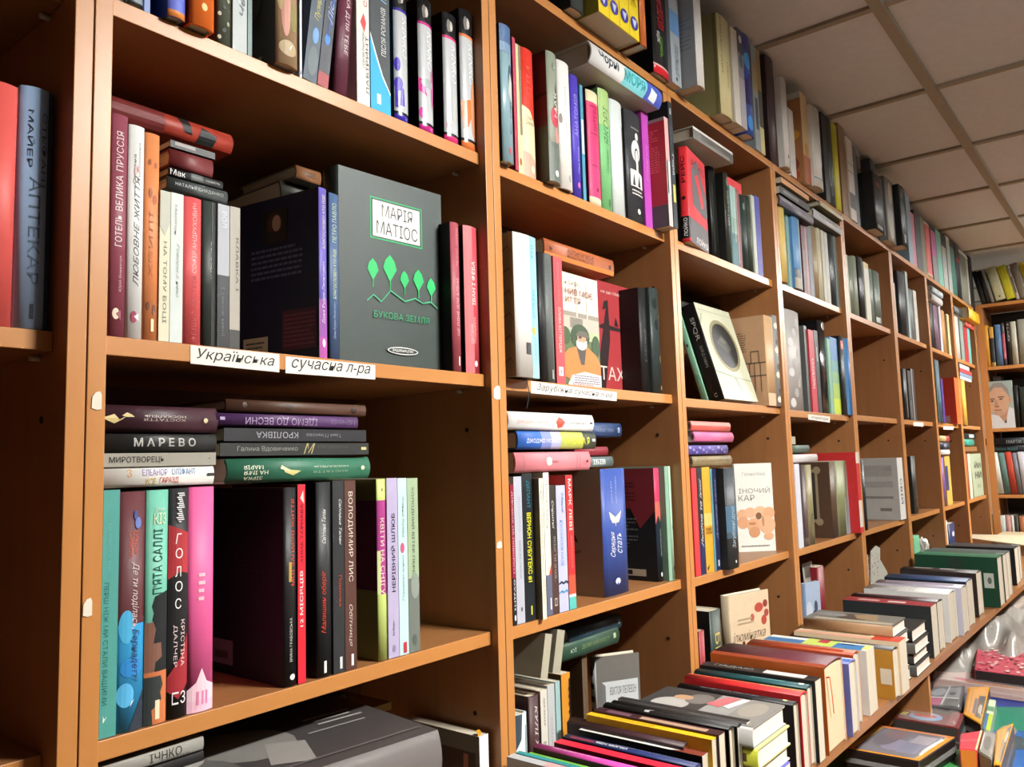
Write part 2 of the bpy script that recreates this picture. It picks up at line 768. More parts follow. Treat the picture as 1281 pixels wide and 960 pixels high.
WALL = mat('#b9b2a4', 0.8, 'painted_wall')
RX0, RX1, RY0, RY1 = -1.6, 8.6, -3.2, 0.40
FLOOR = mat('#5e564c', 0.5, 'floor_tiles')
WALLD = mat('#4c3a2a', 0.8, 'dark_wall')
plane_box('floor', RX0, RX1, RY0, RY1, -0.05, 0.0, FLOOR)
plane_box('wall_back', RX0, RX1, RY1, RY1+0.05, 0.0, 2.75, WALL)
plane_box('wall_front', RX0, RX1, RY0-0.05, RY0, 0.0, 2.75, WALLD)
plane_box('wall_left', RX0-0.05, RX0, RY0-0.05, RY1+0.05, 0.0, 2.75, WALLD)
plane_box('wall_right', RX1, RX1+0.05, RY0-0.05, RY1+0.05, 0.0, 2.75, WALL)
CEILM = mat('#d6dade', 0.85, 'mineral_ceiling_tile')
plane_box('ceiling', RX0, RX1, RY0, RY1, CEIL+0.006, CEIL+0.05, CEILM)
TBAR = mat('#9c9382', 0.5, 'ceiling_grid_metal')
n = 0
for k in range(-3, 12):
    x = 2.072+0.6*(k)
    if RX0 < x < RX1-0.02:
        n += 1
        bm = bmesh.new()
        box(bm, x-0.011, x+0.011, RY0, RY1, CEIL-0.003, CEIL+0.006)
        tag(link('trim_%d' % n, bm, [TBAR]), kind='structure')
for k in range(-5, 2):
    y = -0.30+0.6*k
    if RY0 < y < RY1-0.02:
        n += 1
        bm = bmesh.new()
        box(bm, RX0, RX1, y-0.014, y+0.014, CEIL-0.012, CEIL+0.006)
        tag(link('trim_%d' % n, bm, [TBAR]), kind='structure')

# ceiling lamps (out of the picture above the aisle)
for i, (lx, ly, ll, lw, pw, pu) in enumerate(LAMPS):
    r = empty('ceiling_lamp', (lx, ly, CEIL-0.085))
    tag(r, ['slim white ceiling lamp above the aisle beside the second bookcase bay', 'long white ceiling lamp above the aisle at its far end', 'white ceiling lamp beyond the far bookcase'][i], 'lamp', 'ceiling lamps over the aisle')
    bm = bmesh.new()
    box(bm, -ll/2-0.02, ll/2+0.02, -lw/2-0.02, lw/2+0.02, -0.02, 0.02, 0, 0.003)
    link('housing', bm, [mat('#e8e6e0', 0.4)], r)
    for sx in (-1, 1):
        bm = bmesh.new()
        cyl(bm, (sx*ll*0.4, 0, 0.02), (sx*ll*0.4, 0, 0.085), 0.004)
        link('hanger', bm, [mat('#9a9a98', 0.3)], r)
    for nm, e, zz, rx in (('lamp_and_fill', pw, -0.024, 0.0), ('lamp_and_fill', pu, 0.024, math.pi)):  # the upward one is added fill to brighten the ceiling
        ld = bpy.data.lights.new(nm, 'AREA')
        ld.shape = 'RECTANGLE'
        ld.size = ll
        ld.size_y = lw
        ld.energy = e
        ld.color = LCOL if rx == 0.0 else (0.9, 0.96, 1.0)
        lo = bpy.data.objects.new(nm, ld)
        COL.objects.link(lo)
        lo.location = (0, 0, zz)
        lo.rotation_euler = (rx, 0, 0)
        lo.parent = r

# ------------------------------------------------------------------ bookcases
PT = 0.0175
POST = [(0.310, 0.345), (0.898, 0.932), (1.484, 1.519), (2.082, 2.118), (2.682, 2.723), (3.289, 3.332), (3.901, 3.939), (4.467, 4.512), (5.085, 5.120)]
ZT = 2.2683
Z1 = [1.949, 1.949, 1.9459, 1.9432, 1.9468, 1.9457, 1.9457, 1.9457, 1.9457]
Z2 = [1.6135, 1.612, 1.6097, 1.6055, 1.6005, 1.604, 1.604, 1.604, 1.604]
Z3 = [1.240, 1.2422, 1.2400, 1.2355, 1.2320, 1.2310, 1.2310, 1.2310, 1.2310]
TH = 0.0183
ZL = 0.955          # ledge
REC = 0.013
DEP = 0.30
FXX = 5.165


def board(name, parent, x0, x1, y0, y1, z0, z1, m):
    bm = bmesh.new()
    box(bm, x0, x1, y0, y1, z0, z1, 0, 0.0008)
    bm.normal_update()
    em = EDGE_V if m is WOOD_V else EDGE_H
    if m in (WOOD_V, WOOD_H):       # paler tone on front edges; the darker faces paint in interior shade
        for f in bm.faces:
            d = f.normal.x if name == 'side_panel' and x0 > FXX-0.01 else f.normal.y
            if x0 > FXX-0.01:
                d = f.normal.x
            if d < -0.9:
                f.material_index = 1
    return link(name, bm, [m, em], parent)


BAYNAME = ['wooden bookcase bay at the left photo edge', 'first whole wooden bookcase bay with two white paper signs', 'second whole wooden bookcase bay with one white paper sign',
           'third whole wooden bookcase bay, brightest edges', 'fourth whole wooden bookcase bay with worn paper strip', 'fifth wooden bookcase bay, nearly empty lower shelf',
           'sixth wooden bookcase bay holding large dark binders', 'seventh wooden bookcase bay holding the orange book', 'last wooden bookcase bay touching the far corner']
for i in range(9):
    xl = (POST[i-1][0]+POST[i-1][1])/2 if i else -0.29
    xr = (POST[i][0]+POST[i][1])/2
    r = empty('bookcase', (0, 0, 0))
    tag(r, BAYNAME[i], 'bookcase', 'row of joined wooden bookcases')
    xi0 = POST[i-1][1] if i else -0.272
    xi1 = POST[i][0]
    zb = 0.0
    g = 0.0006
    for (a, b_, side) in ((xl+g, xi0, 0), (xi1, xr-g, 1)):
        p = board('side_panel', r, a, b_, 0.0, DEP, zb, ZT, WOOD_V)
        if side == 1:
            # drilled shelf-pin holes
            for (zz, yy) in ((Z2[i]-0.062, 0.05), (Z2[i]+0.245, 0.045), (Z3[i]-0.1, 0.047)):
                bm = bmesh.new()
                cyl(bm, (b_-0.018 if False else a-0.0006, yy, zz), (a+0.0006, yy, zz), 0.0035, n=10)
                link('pin_hole', bm, [mat('#1a0f08', 0.8)], r)
            for zz in (Z2[i], Z3[i], Z1[i]):
                bm = bmesh.new()
                cyl(bm, (a-0.009, 0.058, zz-0.004), (a+0.002, 0.058, zz-0.004), 0.0028, n=10)
                link('shelf_pin', bm, [mat('#b9b2a6', 0.3)], r)
    rec = REC if i else 0.029
    for nm, zz in (('shelf', Z1[i]), ('shelf', Z2[i]), ('shelf', Z3[i])):
        board(nm, r, xi0+0.0004, xi1-0.0004, rec, DEP-0.004, zz, zz+TH, WOOD_H)
    board('top_panel', r, xl+g, xr-g, 0.0, DEP, ZT+0.0003, ZT+TH, WOOD_H)
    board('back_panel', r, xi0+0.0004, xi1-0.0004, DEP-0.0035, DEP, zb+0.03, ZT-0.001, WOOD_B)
    board('shelf', r, xi0+0.0004, xi1-0.0004, 0.002, DEP-0.004, ZL-0.0185, ZL, WOOD_H)

bm = bmesh.new()
box(bm, 5.1206, 5.1636, 0.004, 0.022, 0.0, ZT)
tag(link('trim_%d' % (n+1), bm, [WOOD_V]), kind='structure')

# bookcase across the far end, facing back along the aisle
FX = 5.165
r = empty('bookcase')
tag(r, 'wooden bookcase across the far end with a portrait cover on show', 'bookcase', 'row of joined wooden bookcases')
for (a, b_) in ((-0.0, 0.034), (-1.0, -0.966)):
    board('side_panel', r, FX, FX+DEP, a-0.034, b_-0.034, 0.0, 2.31, WOOD_V)
for zz in (2.292, 1.937, 1.592, 1.2285, 0.90):
    board('shelf', r, FX+0.004, FX+DEP-0.004, -0.9995, -0.0345, zz-0.0005, zz+TH, WOOD_H)
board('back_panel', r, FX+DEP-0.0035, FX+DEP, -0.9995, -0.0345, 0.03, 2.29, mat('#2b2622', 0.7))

# deep ledge in front of the bookcases
r = empty('base_cabinet')
tag(r, 'long low wooden ledge running below the bookcases under books standing spine up', 'counter')


def ledge_y(x):
    return -0.232-0.020*(x-1.45)


LX0, LX1 = -0.3, 5.1
bm = bmesh.new()
vs = []
for z in (ZL-0.02, ZL):
    vs.append([bm.verts.new(p) for p in ((LX0, ledge_y(LX0), z), (LX1, ledge_y(LX1), z), (LX1, -0.0006, z), (LX0, -0.0006, z))])
bm.faces.new(vs[0][::-1])
bm.faces.new(vs[1])
for k in range(4):
    bm.faces.new((vs[0][k], vs[0][(k+1) % 4], vs[1][(k+1) % 4], vs[1][k]))
link('ledge_top', bm, [WOOD_H], r)
for x in (-0.28, 0.62, 1.45, 2.33, 5.05):
    board('upright', r, x, x+0.02, ledge_y(x)+0.012, -0.012, 0.0, ZL-0.0205, WOOD_V)
board('back_panel', r, LX0, LX1, -0.010, -0.0006, 0.0, ZL-0.0205, WOOD_B)
# ------------------------------------------------------------------ bay at the left photo edge
shelf(Z2[0]+TH, 'books at the left photo edge', 'at the left photo edge', y=0.031)
up('coral red hardback cut off', -25, 15, 104, '#e05e58')
up('pale blue hardback with grey capitals', 19, 62, 111, '#a6c4ea', dec=[T('АПТЕКАР', .3, .18, .62, .62, '#60728c', 'D'), T('СТЕФАНІ', .62, .58, .78, .9, '#4a586e', 'D'), T('МАЙЕР', .22, .66, .4, .9, '#39455a', 'D'), R_(.4, .04, .5, .1, '#2b3442'), R_(.82, 0, 1, 1, '#44546c')], bulge=.006)

# ------------------------------------------------------------------ first whole bay, top shelf
shelf(Z1[1]+TH, 'books on the topmost cropped shelf', 'on the left bay top shelf')
up('smoky blue-grey leftmost hardback', 143.5, 156, 0, '#7d8794', h=.2)
up('silver-grey hardback with black foot', 157, 180, 0, '#8d98a6', h=.2, b=(178, 11), bands=[(.02, '#18181a')])
up('narrow periwinkle paperback', 180.5, 188, 0, '#8fa6de', h=.2, hard=False)
up('violet-blue hardback with orange foot', 211, 233, 0, '#5f6fd0', h=.21, b=(233, 27.5), side='#1d2c66', bands=[(.035, '#e58a3c')], dec=[E_(.28, .1, .62, .16, '#f2f2f2'), P_([(.5, .12), (.7, .1), (.55, .15)], '#5f6fd0')])
up('bright orange thick hardback with pale round mark', 239, 270, 0, '#f0762a', h=.215, b=(270, 41), side='#c2411c', dec=[E_(.42, .085, .66, .125, '#f7cf8c'), T('ТРИ', .3, .5, .7, .8, '#f7cf8c')])
up('black and silver mosaic-patterned hardback', 272, 290, 0, '#50584a', h=.2, b=(289, 61), dec=[E_(.05+.3*(k % 3), .03+.045*k, .28+.3*(k % 3), .055+.045*k, ('#d9dcc8', '#23262a', '#a9b08c')[k % 3]) for k in range(16)])
up('pale grey paperback with dark handwriting', 291, 309, 0, '#c3ced0', h=.2, hard=False, dec=[T('Чемпіон', .45, .22, .85, .62, '#59666e', 'U', it=.3)])
up('thin teal-grey paperback', 310, 315.5, 0, '#7f9796', h=.2, hard=False)
up('brown floral hardback with tall flower spine', 347, 374.5, 0, '#a68a6a', h=.215, b=(374.5, 88), side='#33281c', dec=[E_(.2, .16, .62, .46, '#c98f7c'), E_(.05, .3, .3, .5, '#b9a878'), E_(.6, .2, .95, .36, '#8f8a54'), E_(.1, .05, .9, .14, '#b7a480'), P_([(.55, .1), (.72, .13), (.58, .085)], '#f3efe0'), E_(.2, .12, .5, .3, '#4b3a2a', 'b'), E_(.5, .3, .8, .5, '#4b3a2a', 'b'), R_(.42, .02, .8, .07, '#8d867a', 'b')])
up('thin white paperback with blue star', 375, 378, 0, '#dfe4ea', h=.19, hard=False, dec=[P_([(.2, .02), (.8, .03), (.5, .06)], '#2e4a8a')])
up('leaning smoky blue paperback with yellow lettering', 379, 396, 0, '#3c4c58', h=.16, lean=7.2, side='#101c34', dec=[T('Пузир', .35, .52, .8, .72, '#d8cf7a', 'U', it=.4), E_(.35, .32, .8, .46, '#6fa4dc'), E_(.2, .05, .9, .3, '#59666a')], hard=False)
up('leaning black paperback with blue splash and red foot', 397, 410.5, 0, '#23252c', h=.158, lean=7, bands=[(.12, '#9c3438'), (1, '#262a32')], dec=[E_(.25, .36, .75, .46, '#3f86de'), P_([(.45, .44), (.7, .9), (.95, .9), (.6, .44)], '#2f4f9c'), T('Ліс', .3, .55, .8, .75, '#9fb4d8', 'U', it=.4)], hard=False)
up('maroon hardback with white vertical capitals', 418, 436, 0, '#5e2b3c', h=.16, lean=4.5, dec=[T('ЗІРКА ДЛЯ ТЕБЕ', .45, .35, .8, .98, '#e8dfe0', 'D')])
up('dull brown slim hardback', 437, 446, 0, '#54443f', h=.2, y=.15, d=.12)
up('white paperback with red leaf and red capitals', 447, 463, 0, '#ece9e4', h=.2, hard=False, dec=[T('СЬОМИЙ', .5, .68, .85, .98, '#c43a3e', 'U'), P_([(.3, .56), (.62, .5), (.75, .57), (.55, .63)], '#d83a40'), T('СЕРГІЙ ПАНТЮК', .4, .25, .6, .5, '#7d8488', 'U'), T('ЛАБІРИНТ', .7, .08, .92, .48, '#4a4f55', 'U')])
up('black and cyan paperback with curved white line', 464, 489, 0, '#232a2c', h=.2, hard=False, side='#0f6f94', dec=[P_([(0, 0), (1, 0), (1, .14), (.6, .24), (.3, .36), (0, .5)], '#14a9df'), P_([(.0, .5), (.3, .36), (.6, .24), (1, .14), (1, .155), (.62, .26), (.33, .38), (0, .53)], '#e6eef0'), T('МІСТО', .45, .78, .85, .98, '#8fd4e8', 'U', it=.3), T('ПІСЛЯ РОМАНІВ', .55, .4, .78, .74, '#dfe6e6', 'U'), T('1', .3, .05, .5, .12, '#d9f0f7', 'H')])


def kn(label, xl, xr, b, acc, art, ytop=0, h=.2, top=.8):
    up(label, xl, xr, ytop, '#bdc3c8', h=h, b=b, side='#17181c', bands=[(.055, acc), (.075, '#26282c'), (top, '#c3c8cc'), (top+.02, acc), (1, '#232326')],
       dec=[T('КІNRO', .5, .47, .9, top-.04, '#eef2f4', 'D', it=.2)]+art+[E_(.3, top+.06, .62, top+.14, '#b9b4ae'), E_(.22, top+.05, .45, top+.15, '#6a6763'), E_(.4, top+.07, .6, top+.13, '#cbc4bc')], bulge=.004, rough=.25)


kn('white rounded hardback with violet figure and portrait on top', 496, 513.5, (513.5, 158), '#3c2fa0', [E_(0, .36, .36, .46, '#4a34b0'), E_(0, .22, .5, .32, '#4a34b0'), P_([(.3, .12), (.62, .12), (.55, .24), (.4, .26)], '#4a34b0'), R_(.05, .1, .2, .25, '#4a34b0')])
kn('grey rounded hardback with magenta blots and portrait on top', 527, 545, (545, 171), '#c22a86', [E_(0, .1, .34, .18, '#d32f92'), P_([(0, .3), (.45, .27), (.25, .38), (0, .4)], '#d32f92'), E_(.75, .2, 1, .5, '#cf6aa4'), E_(.1, .33, .9, .4, '#a9b0b6')])
kn('plain grey rounded hardback with pink foot and portrait', 558.5, 576, (576, 184), '#d83a78', [E_(.1, .1, .4, .16, '#cf8aa8'), R_(.5, .2, .56, .42, '#d8dce0')])
kn('white rounded hardback with orange blots, rightmost', 580, 597.5, (597.5, 192), '#dd7a42', [P_([(0, .33), (.6, .36), (.7, .26), (.4, .16), (.1, .14)], '#dd7a42'), E_(.6, .1, 1, .5, '#d89a74'), R_(.84, .08, 1, .4, '#d98e62')], ytop=14, h=None)

# ------------------------------------------------------------------ first whole bay, shelf with the two paper signs
shelf(Z2[1]+TH, 'books on the left bay signed shelf', 'on the left bay signed shelf')
up('dusty rose hardback with tall white lettering', 135.5, 156.5, 144, '#8a4656', dec=[T('ГОТЕЛЬ', .28, .4, .72, .54, '#eedfe0', 'U'), T('ВЕЛИКА', .28, .56, .72, .72, '#eedfe0', 'U'), T('ПРУССІЯ', .28, .74, .72, .92, '#eedfe0', 'U'), T('Юрій Винничук', .55, .2, .75, .36, '#d3a8ae', 'U'), E_(.2, .075, .62, .125, '#e8d3c0'), P_([(.4, .1), (.72, .07), (.72, .12)], '#8a4656')])
up('white hardback with spaced black italics', 157.5, 178, 158, '#e6eaea', dec=[T('ЛЮБОВНЕ ЖИТТЯ', .38, .24, .72, .76, '#4c4a4c', 'U', it=.35), T('Оксана', .3, .72, .45, .86, '#8b8f92', 'U'), T('Луцишина', .62, .74, .76, .92, '#8b8f92', 'U'), E_(.25, .07, .65, .125, '#94324e'), P_([(.45, .1), (.75, .08), (.75, .115)], '#e6eaea'), E_(.35, .76, .5, .8, '#e6b8bc'), E_(.55, .78, .7, .81, '#e6b8bc')])
up('orange hardback with brown flower prints', 178.5, 197.5, 168, '#e08c58', dec=[E_(.25, .68, .5, .73, '#a8603a'), E_(.55, .65, .8, .7, '#a8603a'), E_(.2, .84, .4, .87, '#a8603a'), E_(.62, .83, .8, .86, '#a8603a'), E_(.2, .14, .42, .18, '#704030'), E_(.6, .12, .82, .17, '#704030'), R_(.5, .04, .7, .1, '#f5dcae'), T('ХВИЛІ', .35, .3, .6, .62, '#c97a48', 'U')])
up('slim cream paperback with thin capitals reading down', 198, 211.5, 240, '#d9d6bc', hard=False, dec=[T('НА ТОМУ БОЦІ', .3, .12, .7, .66, '#6c6c5c', 'D'), P_([(0, 1), (1, 1), (1, .8), (.5, .7), (0, .76)], '#b9bcae')])
up('pale grey paperback with faint script', 212, 228, 243, '#cfd8d6', hard=False, dec=[T('Говори з нею', .4, .3, .72, .66, '#9aa6a6', 'D', it=.4), T('Малігон', .3, .72, .5, .92, '#9aa6a6', 'D')])
up('salmon red hardback with white capitals', 229.5, 252, 248, '#d95a5c', dec=[T('ФЕЛІКС АВСТРІЯ', .42, .02, .72, .46, '#a8383e', 'U'), T('СОФІЯ АНДРУХОВИЧ', .42, .48, .74, .96, '#f3c2c0', 'U')])
up('dark green-black hardback with white script', 253, 271, 253, '#343c38', dec=[T('Волощук', .5, .45, .8, .72, '#cfd6d0', 'D', it=.4), R_(.6, 0, 1, 1, '#1c201e')])
up('grey paperback darkening to black', 271.5, 286.5, 257, '#a9adb6', hard=False, bands=[(.5, '#24282a'), (1, '#a9adb6')], dec=[T('ВОЛ', .35, .84, .75, .95, '#d8dce2', 'D'), T('І також мені', .35, .08, .6, .42, '#6b7470', 'D')])
up('warm grey paperback behind the dark blue book', 287, 300, 260, '#a6a196', hard=False, bands=[(.13, '#3a3a38')], dec=[T('КЛАВКА І', .6, .4, .85, .78, '#4c463e', 'D')])
up('dark blue hardback with violet spine and author photo', 399.5, 411, 236, '#6a60b8', side='#171a38', d=.135, rot=9, bulge=.0012, dec=[R_(0, 0, 1, .34, '#8a4a9c'), R_(0, 0, 1, .12, '#a8489c'), T('БЛАГОСЛОВЕН ХТО ЙДЕ', .3, .64, .75, .96, '#efeac0', 'U'), T('Дана Рудик-Леонтович', .3, .2, .7, .56, '#d9cfe8', 'U'), E_(.3, .06, .7, .11, '#d9cfe8'),
   R_(.3, .72, .62, .93, '#221a1c', 'b'), E_(.36, .76, .56, .91, '#4a2c22', 'b'), E_(.43, .79, .54, .89, '#b08a78', 'b'), P_([(.34, .72), (.6, .72), (.54, .79), (.4, .79)], '#2e2420', 'b'), L_(.16, .5, .82, .7, 6, '#5b5c78', 'b', 3), R_(.56, .06, .98, .3, '#4c2238', 'b'), L_(.58, .08, .97, .28, 8, '#7a3a50', 'b', 4), R_(.06, .02, .38, .16, '#c3bba8', 'b'), L_(.1, .06, .34, .14, 3, '#4a463e', 'b', 5)])
up('slate blue slim hardback with yellow-green lettering', 412.5, 426, 243, '#48628a', side='#14161c', d=.12, rot=6, bulge=.001, dec=[T('БЛАГОСЛОВЕН ХТО ЙДЕ', .3, .36, .72, .66, '#d3e08a', 'U'), T('ПЕТРО ПАВЛО', .3, .7, .72, .94, '#bfd0a8', 'U'), T('Дана Рудик-Леонтович', .35, .12, .62, .34, '#9fb2cc', 'U')])
LEAF = []
for (uu, vv, s) in ((.3, .5, 1), (.46, .52, 1.25), (.6, .475, .85), (.74, .485, 1.05), (.87, .46, .9)):
    LEAF += [P_([(uu, vv-.055*s), (uu-.052*s, vv), (uu-.035*s, vv+.035*s), (uu, vv+.06*s), (uu+.035*s, vv+.035*s), (uu+.052*s, vv)], '#17b862', 'f'), R_(uu-.004, vv-.09*s, uu+.004, vv-.05*s, '#17b862', 'f')]


def zig(pts, wd_, c, f):
    out = []
    for (a, b) in zip(pts[:-1], pts[1:]):
        out.append(P_([(a[0], a[1]-wd_), (b[0], b[1]-wd_), (b[0], b[1]+wd_), (a[0], a[1]+wd_)], c, f))
    return out


face('black hardback facing out, green leaves and framed title', 425, 548, 228, '#35403c', th=.034, y=.052, rot=-4.0, rough=.5, dec=[R_(.28, .665, .79, .885, '#17a860', 'f'), R_(.29, .672, .78, .878, '#0f3a2a', 'f'), R_(.305, .68, .765, .87, '#e9eeea', 'f'), T('МАРІЯ', .39, .79, .69, .855, '#33302e', 'H', 'f'), T('МАТІОС', .34, .695, .74, .765, '#33302e', 'H', 'f')]+LEAF+zig([(.24, .335), (.3, .37), (.37, .34), (.46, .405), (.6, .36), (.7, .385), (.78, .365), (.86, .38), (.93, .35)], .004, '#3aa878', 'f')+[T('БУКОВА ЗЕМЛЯ', .3, .255, .84, .29, '#2b9a66', 'H', 'f'), E_(.42, .075, .72, .115, '#dfe4e0', 'f'), E_(.43, .08, .71, .11, '#2a302e', 'f'), T('видавництво', .47, .087, .67, .103, '#dfe4e0', 'H', 'f')])
up('narrow dusky pink hardback with condensed lettering', 568, 579, 279, '#a04c58', side='#120d10', d=.15, dec=[T('ЩЕ ОДНЕ ДЛЯ АЛІНИ', .5, .24, .85, .62, '#e8b8b8', 'U'), T('ЛЮБКО ДЕРЕШ', .5, .7, .8, .96, '#d89a9c', 'U'), R_(.6, .04, .75, .1, '#f0dcd8')])
up('rosy red hardback with white capitals, rightmost', 585.5, 603, 284, '#cc4c58', side='#3a1016', d=.15, dec=[R_(0, 0, .5, 1, '#d96c72'), T('ІВАН І ФЕБА', .42, .46, .68, .76, '#f3dfdc', 'U', b=.01), T('ОКСАНА\nЛУЦИШИНА', .3, .2, .68, .38, '#eab8b6', 'U'), E_(.5, .045, .72, .085, '#f6efe8')])
YF = 0.02
flat('dark grey book lying with white capitals', 210, 285, 219, 236, '#3a4040', y=.018, d=.13, dec=[T('НАТАЛЬЯ СНЯДАНКО', .3, .12, .62, .92, '#aab0ac', 'D')])
flat('black book lying with white three-letter word', 211, 279, 208, 218.6, '#26292a', y=.02, d=.13, dec=[T('Мак', .1, .03, .85, .3, '#efefef', 'D'), T('повість', .3, .68, .6, .94, '#c9c9c9', 'D'), R_(.0, .4, .9, .62, '#555a58')])
flat('maroon book lying in the left stack', 213, 267, 184, 206.5, '#6c2a2c', y=.022, d=.13, hard=True)
flat('thin black book lying with grey label on top', 213, 269, 174, 183, '#1e1c1c', y=.024, d=.13, dec=[R_(.1, .1, .6, .55, '#8b8782')], hard=False)
flat('long dark red book with black silhouettes lying highest', 128, 292, 112, 140, '#9a3424', y=.075, d=.16, bulge=.006, dec=[R_(0, 0, 1, .45, '#6a2422'), P_([(0, .55), (.7, .6), (.75, .66), (0, .64)], '#1a1414'), P_([(.2, .74), (1, .7), (1, .84), (.5, .86)], '#1c2224')])
flat('brown-spined book lying deep behind others', 371, 402, 205, 222, '#9a6a48', y=.118, d=.13, side='#6b675c', dec=[T('808', .3, .3, .7, .8, '#54402e', 'R')])
flat('grey book lying below the brown-spined one', 352, 400, 224, 262, '#3a3934', y=.135, d=.14, side='#55534a')

# ------------------------------------------------------------------ first whole bay, lower shelf
shelf(Z3[1]+TH, 'books on the left bay lower shelf', 'on the left bay lower shelf')
up('teal hardback with capitals reading down, leftmost', 123.5, 145, 614, '#4f9a92', hard=False, dec=[T('ПЕРШ НІЖ МИ СТАЛИ ВАШИМИ', .12, .13, .42, .62, '#24605e', 'D'), T('ЦЕЛЕСТА ІНГ', .3, .66, .5, .86, '#6fb8b0', 'D'), P_([(.2, .06), (.45, .085), (.28, .075), (.2, .09)], '#e6efe8')])
up('maroon hardback turning to blue watercolour at the foot', 145.5, 180, 616, '#5a2c30', bands=[(.44, '#3a9ed8'), (1, '#5a2c30')], dec=[E_(.05, .36, .6, .5, '#4fb2e2'), P_([(.5, .44), (1, .44), (1, .46), (.75, .5)], '#5a2c30'), E_(.1, .22, .9, .3, '#2f86cc'), E_(.0, .1, .6, .2, '#5cb8ea'), P_([(.4, 0), (1, 0), (1, .16)], '#2c3440'), T('Марія\nСемпл', .35, .72, .7, .83, '#d8583a', 'D'), T('Де ти поділась,', .45, .42, .75, .7, '#d3c0c0', 'D', it=.4), T('Бернадетт?', .45, .2, .78, .42, '#34507c', 'D', it=.4), E_(.55, .84, .8, .89, '#6a78b8'), E_(.5, .88, .65, .92, '#4a5490'), P_([(.45, .1), (.62, .13), (.5, .12)], '#e8f0f4')])
up('mint green hardback with black face profile', 180.5, 209, 614, '#6eb8a2', dec=[R_(0, 0, 1, .22, '#c47246'), R_(0, .22, 1, .43, '#7c5648'), P_([(.35, .34), (.45, .4), (.3, .44), (.36, .47), (.28, .5), (.4, .54), (1, .56), (1, .22), (.4, .22), (.45, .26), (.75, .28), (.7, .34)], '#1f2426'), P_([(0, 0), (.35, 0), (.3, .06), (.75, .1), (.68, .13), (.8, .16), (.7, .2), (0, .2)], '#2f3636'), R_(.45, .02, .65, .1, '#f3d9b8'), T("П'ЯТА САЛЛІ", .3, .55, .7, .83, '#245a50', 'U'), T('КІЗ', .3, .85, .86, .9, '#e0e8c0', 'H'), T('Деніел', .34, .905, .82, .925, '#c9e0c8', 'H')])
up('black and red hardback with large white vertical letters', 209.5, 235, 612, '#242628', dec=[P_([(0, .6), (.5, .63), (1, .6), (1, .8), (.5, .82), (0, .84)], '#a83238'), P_([(0, .2), (.5, .3), (1, .42), (1, .62), (.6, .63), (0, .6)], '#1c1c1e'), P_([(0, .18), (.6, .26), (1, .36), (1, .14), (.5, .08), (0, .12)], '#9c2c34'), T('Г', .3, .755, .6, .8, '#f5f5f5', 'H', it=.2), T('О', .3, .69, .66, .735, '#f5f5f5', 'H'), T('Л', .3, .61, .58, .655, '#f5f5f5', 'H'), T('О', .3, .545, .66, .59, '#f5f5f5', 'H'), T('С', .3, .47, .6, .515, '#f5f5f5', 'H'), T('КРІСТІНА', .6, .22, .8, .42, '#e8d0d0', 'D'), T('ДАЛЧЕР', .22, .22, .42, .4, '#e8d0d0', 'D'), R_(.2, .06, .24, .11, '#eee'), R_(.2, .06, .5, .068, '#eee'), R_(.2, .105, .5, .113, '#eee'), T('З', .6, .06, .86, .113, '#eee', 'H')]
   + [R_(.45-.03*(1+(k*7 % 5)), .85+.009*k, .52+.03*(1+(k*5 % 6)), .855+.009*k, '#e8e8e8') for k in range(15)])
up('bright pink hardback with small palace at foot', 235.5, 268, 610, '#e2629a', dec=[R_(0, 0, 1, .1, '#f0c0d4'), P_([(0, .1), (.3, .13), (.5, .19), (.7, .13), (1, .11), (1, .05), (0, .05)], '#f3cddb'), R_(.3, .03, .4, .09, '#d880a8'), R_(.5, .03, .58, .09, '#d880a8'), R_(.66, .03, .74, .09, '#d880a8'), L_(.35, .48, .62, .62, 4, '#f3d3dd', 's', 2)])
up('black hardback with wide dark cover, red-gold lettering', 356, 372.5, 611, '#1c1d1e', side='#0d0d0e', d=.15, dec=[T('МОЇ ЗАПАСНІ ЖИТТЯ', .45, .5, .8, .94, '#c8483a', 'U', b=.01), R_(.35, .52, .55, .62, '#b89a4a'), T('ІРИНА ГРАБОВСЬКА', .4, .12, .6, .34, '#c9c9c4', 'U'), E_(.4, .03, .8, .06, '#eee'), R_(.02, .05, .35, .18, '#5f5c58', 'b'), R_(.1, .08, .28, .12, '#3a3836', 'b'), L_(.15, .5, .8, .68, 7, '#1c1c1d', 'b', 9)])
up('slim scarlet paperback with black capitals', 373, 383, 607, '#d8283a', hard=False, side='#3c1218', dec=[T('АННА ТАРНАВА', .35, .6, .7, .9, '#3a0c12', 'U'), T('12 МІСЯЦІВ', .25, .28, .72, .56, '#f0e4e0', 'U', b=.01), P_([(.3, .93), (.8, .9), (.7, .97)], '#f0d0c8')])
up('black hardback with red script low on spine', 398, 417, 604, '#26282a', side='#1c0c12', dec=[T('Малишин оберіг', .25, .22, .62, .54, '#c4402e', 'U', it=.3), T('Світлана Талан', .3, .68, .55, .86, '#e9e9e4', 'U', it=.4), R_(.4, .02, .56, .08, '#eeeeea')])
up('black paperback with white script high on spine', 417.5, 432, 602, '#2c2e30', hard=False, dec=[T('Світлана Талан', .55, .66, .78, .9, '#e9e9e4', 'D', it=.4), T('Помилка', .5, .34, .75, .5, '#b8402e', 'D'), R_(.55, .02, .75, .08, '#eeeeea')])
up('brown paperback with tall white author capitals', 432.5, 447, 602, '#54362e', hard=False, dec=[T('ВОЛОДИМИР ЛИС', .28, .46, .72, .94, '#e3d8cc', 'D'), T('Обітниця', .3, .12, .65, .34, '#d8ccc0', 'D', it=.3), R_(.5, .02, .7, .08, '#eeeeea')])
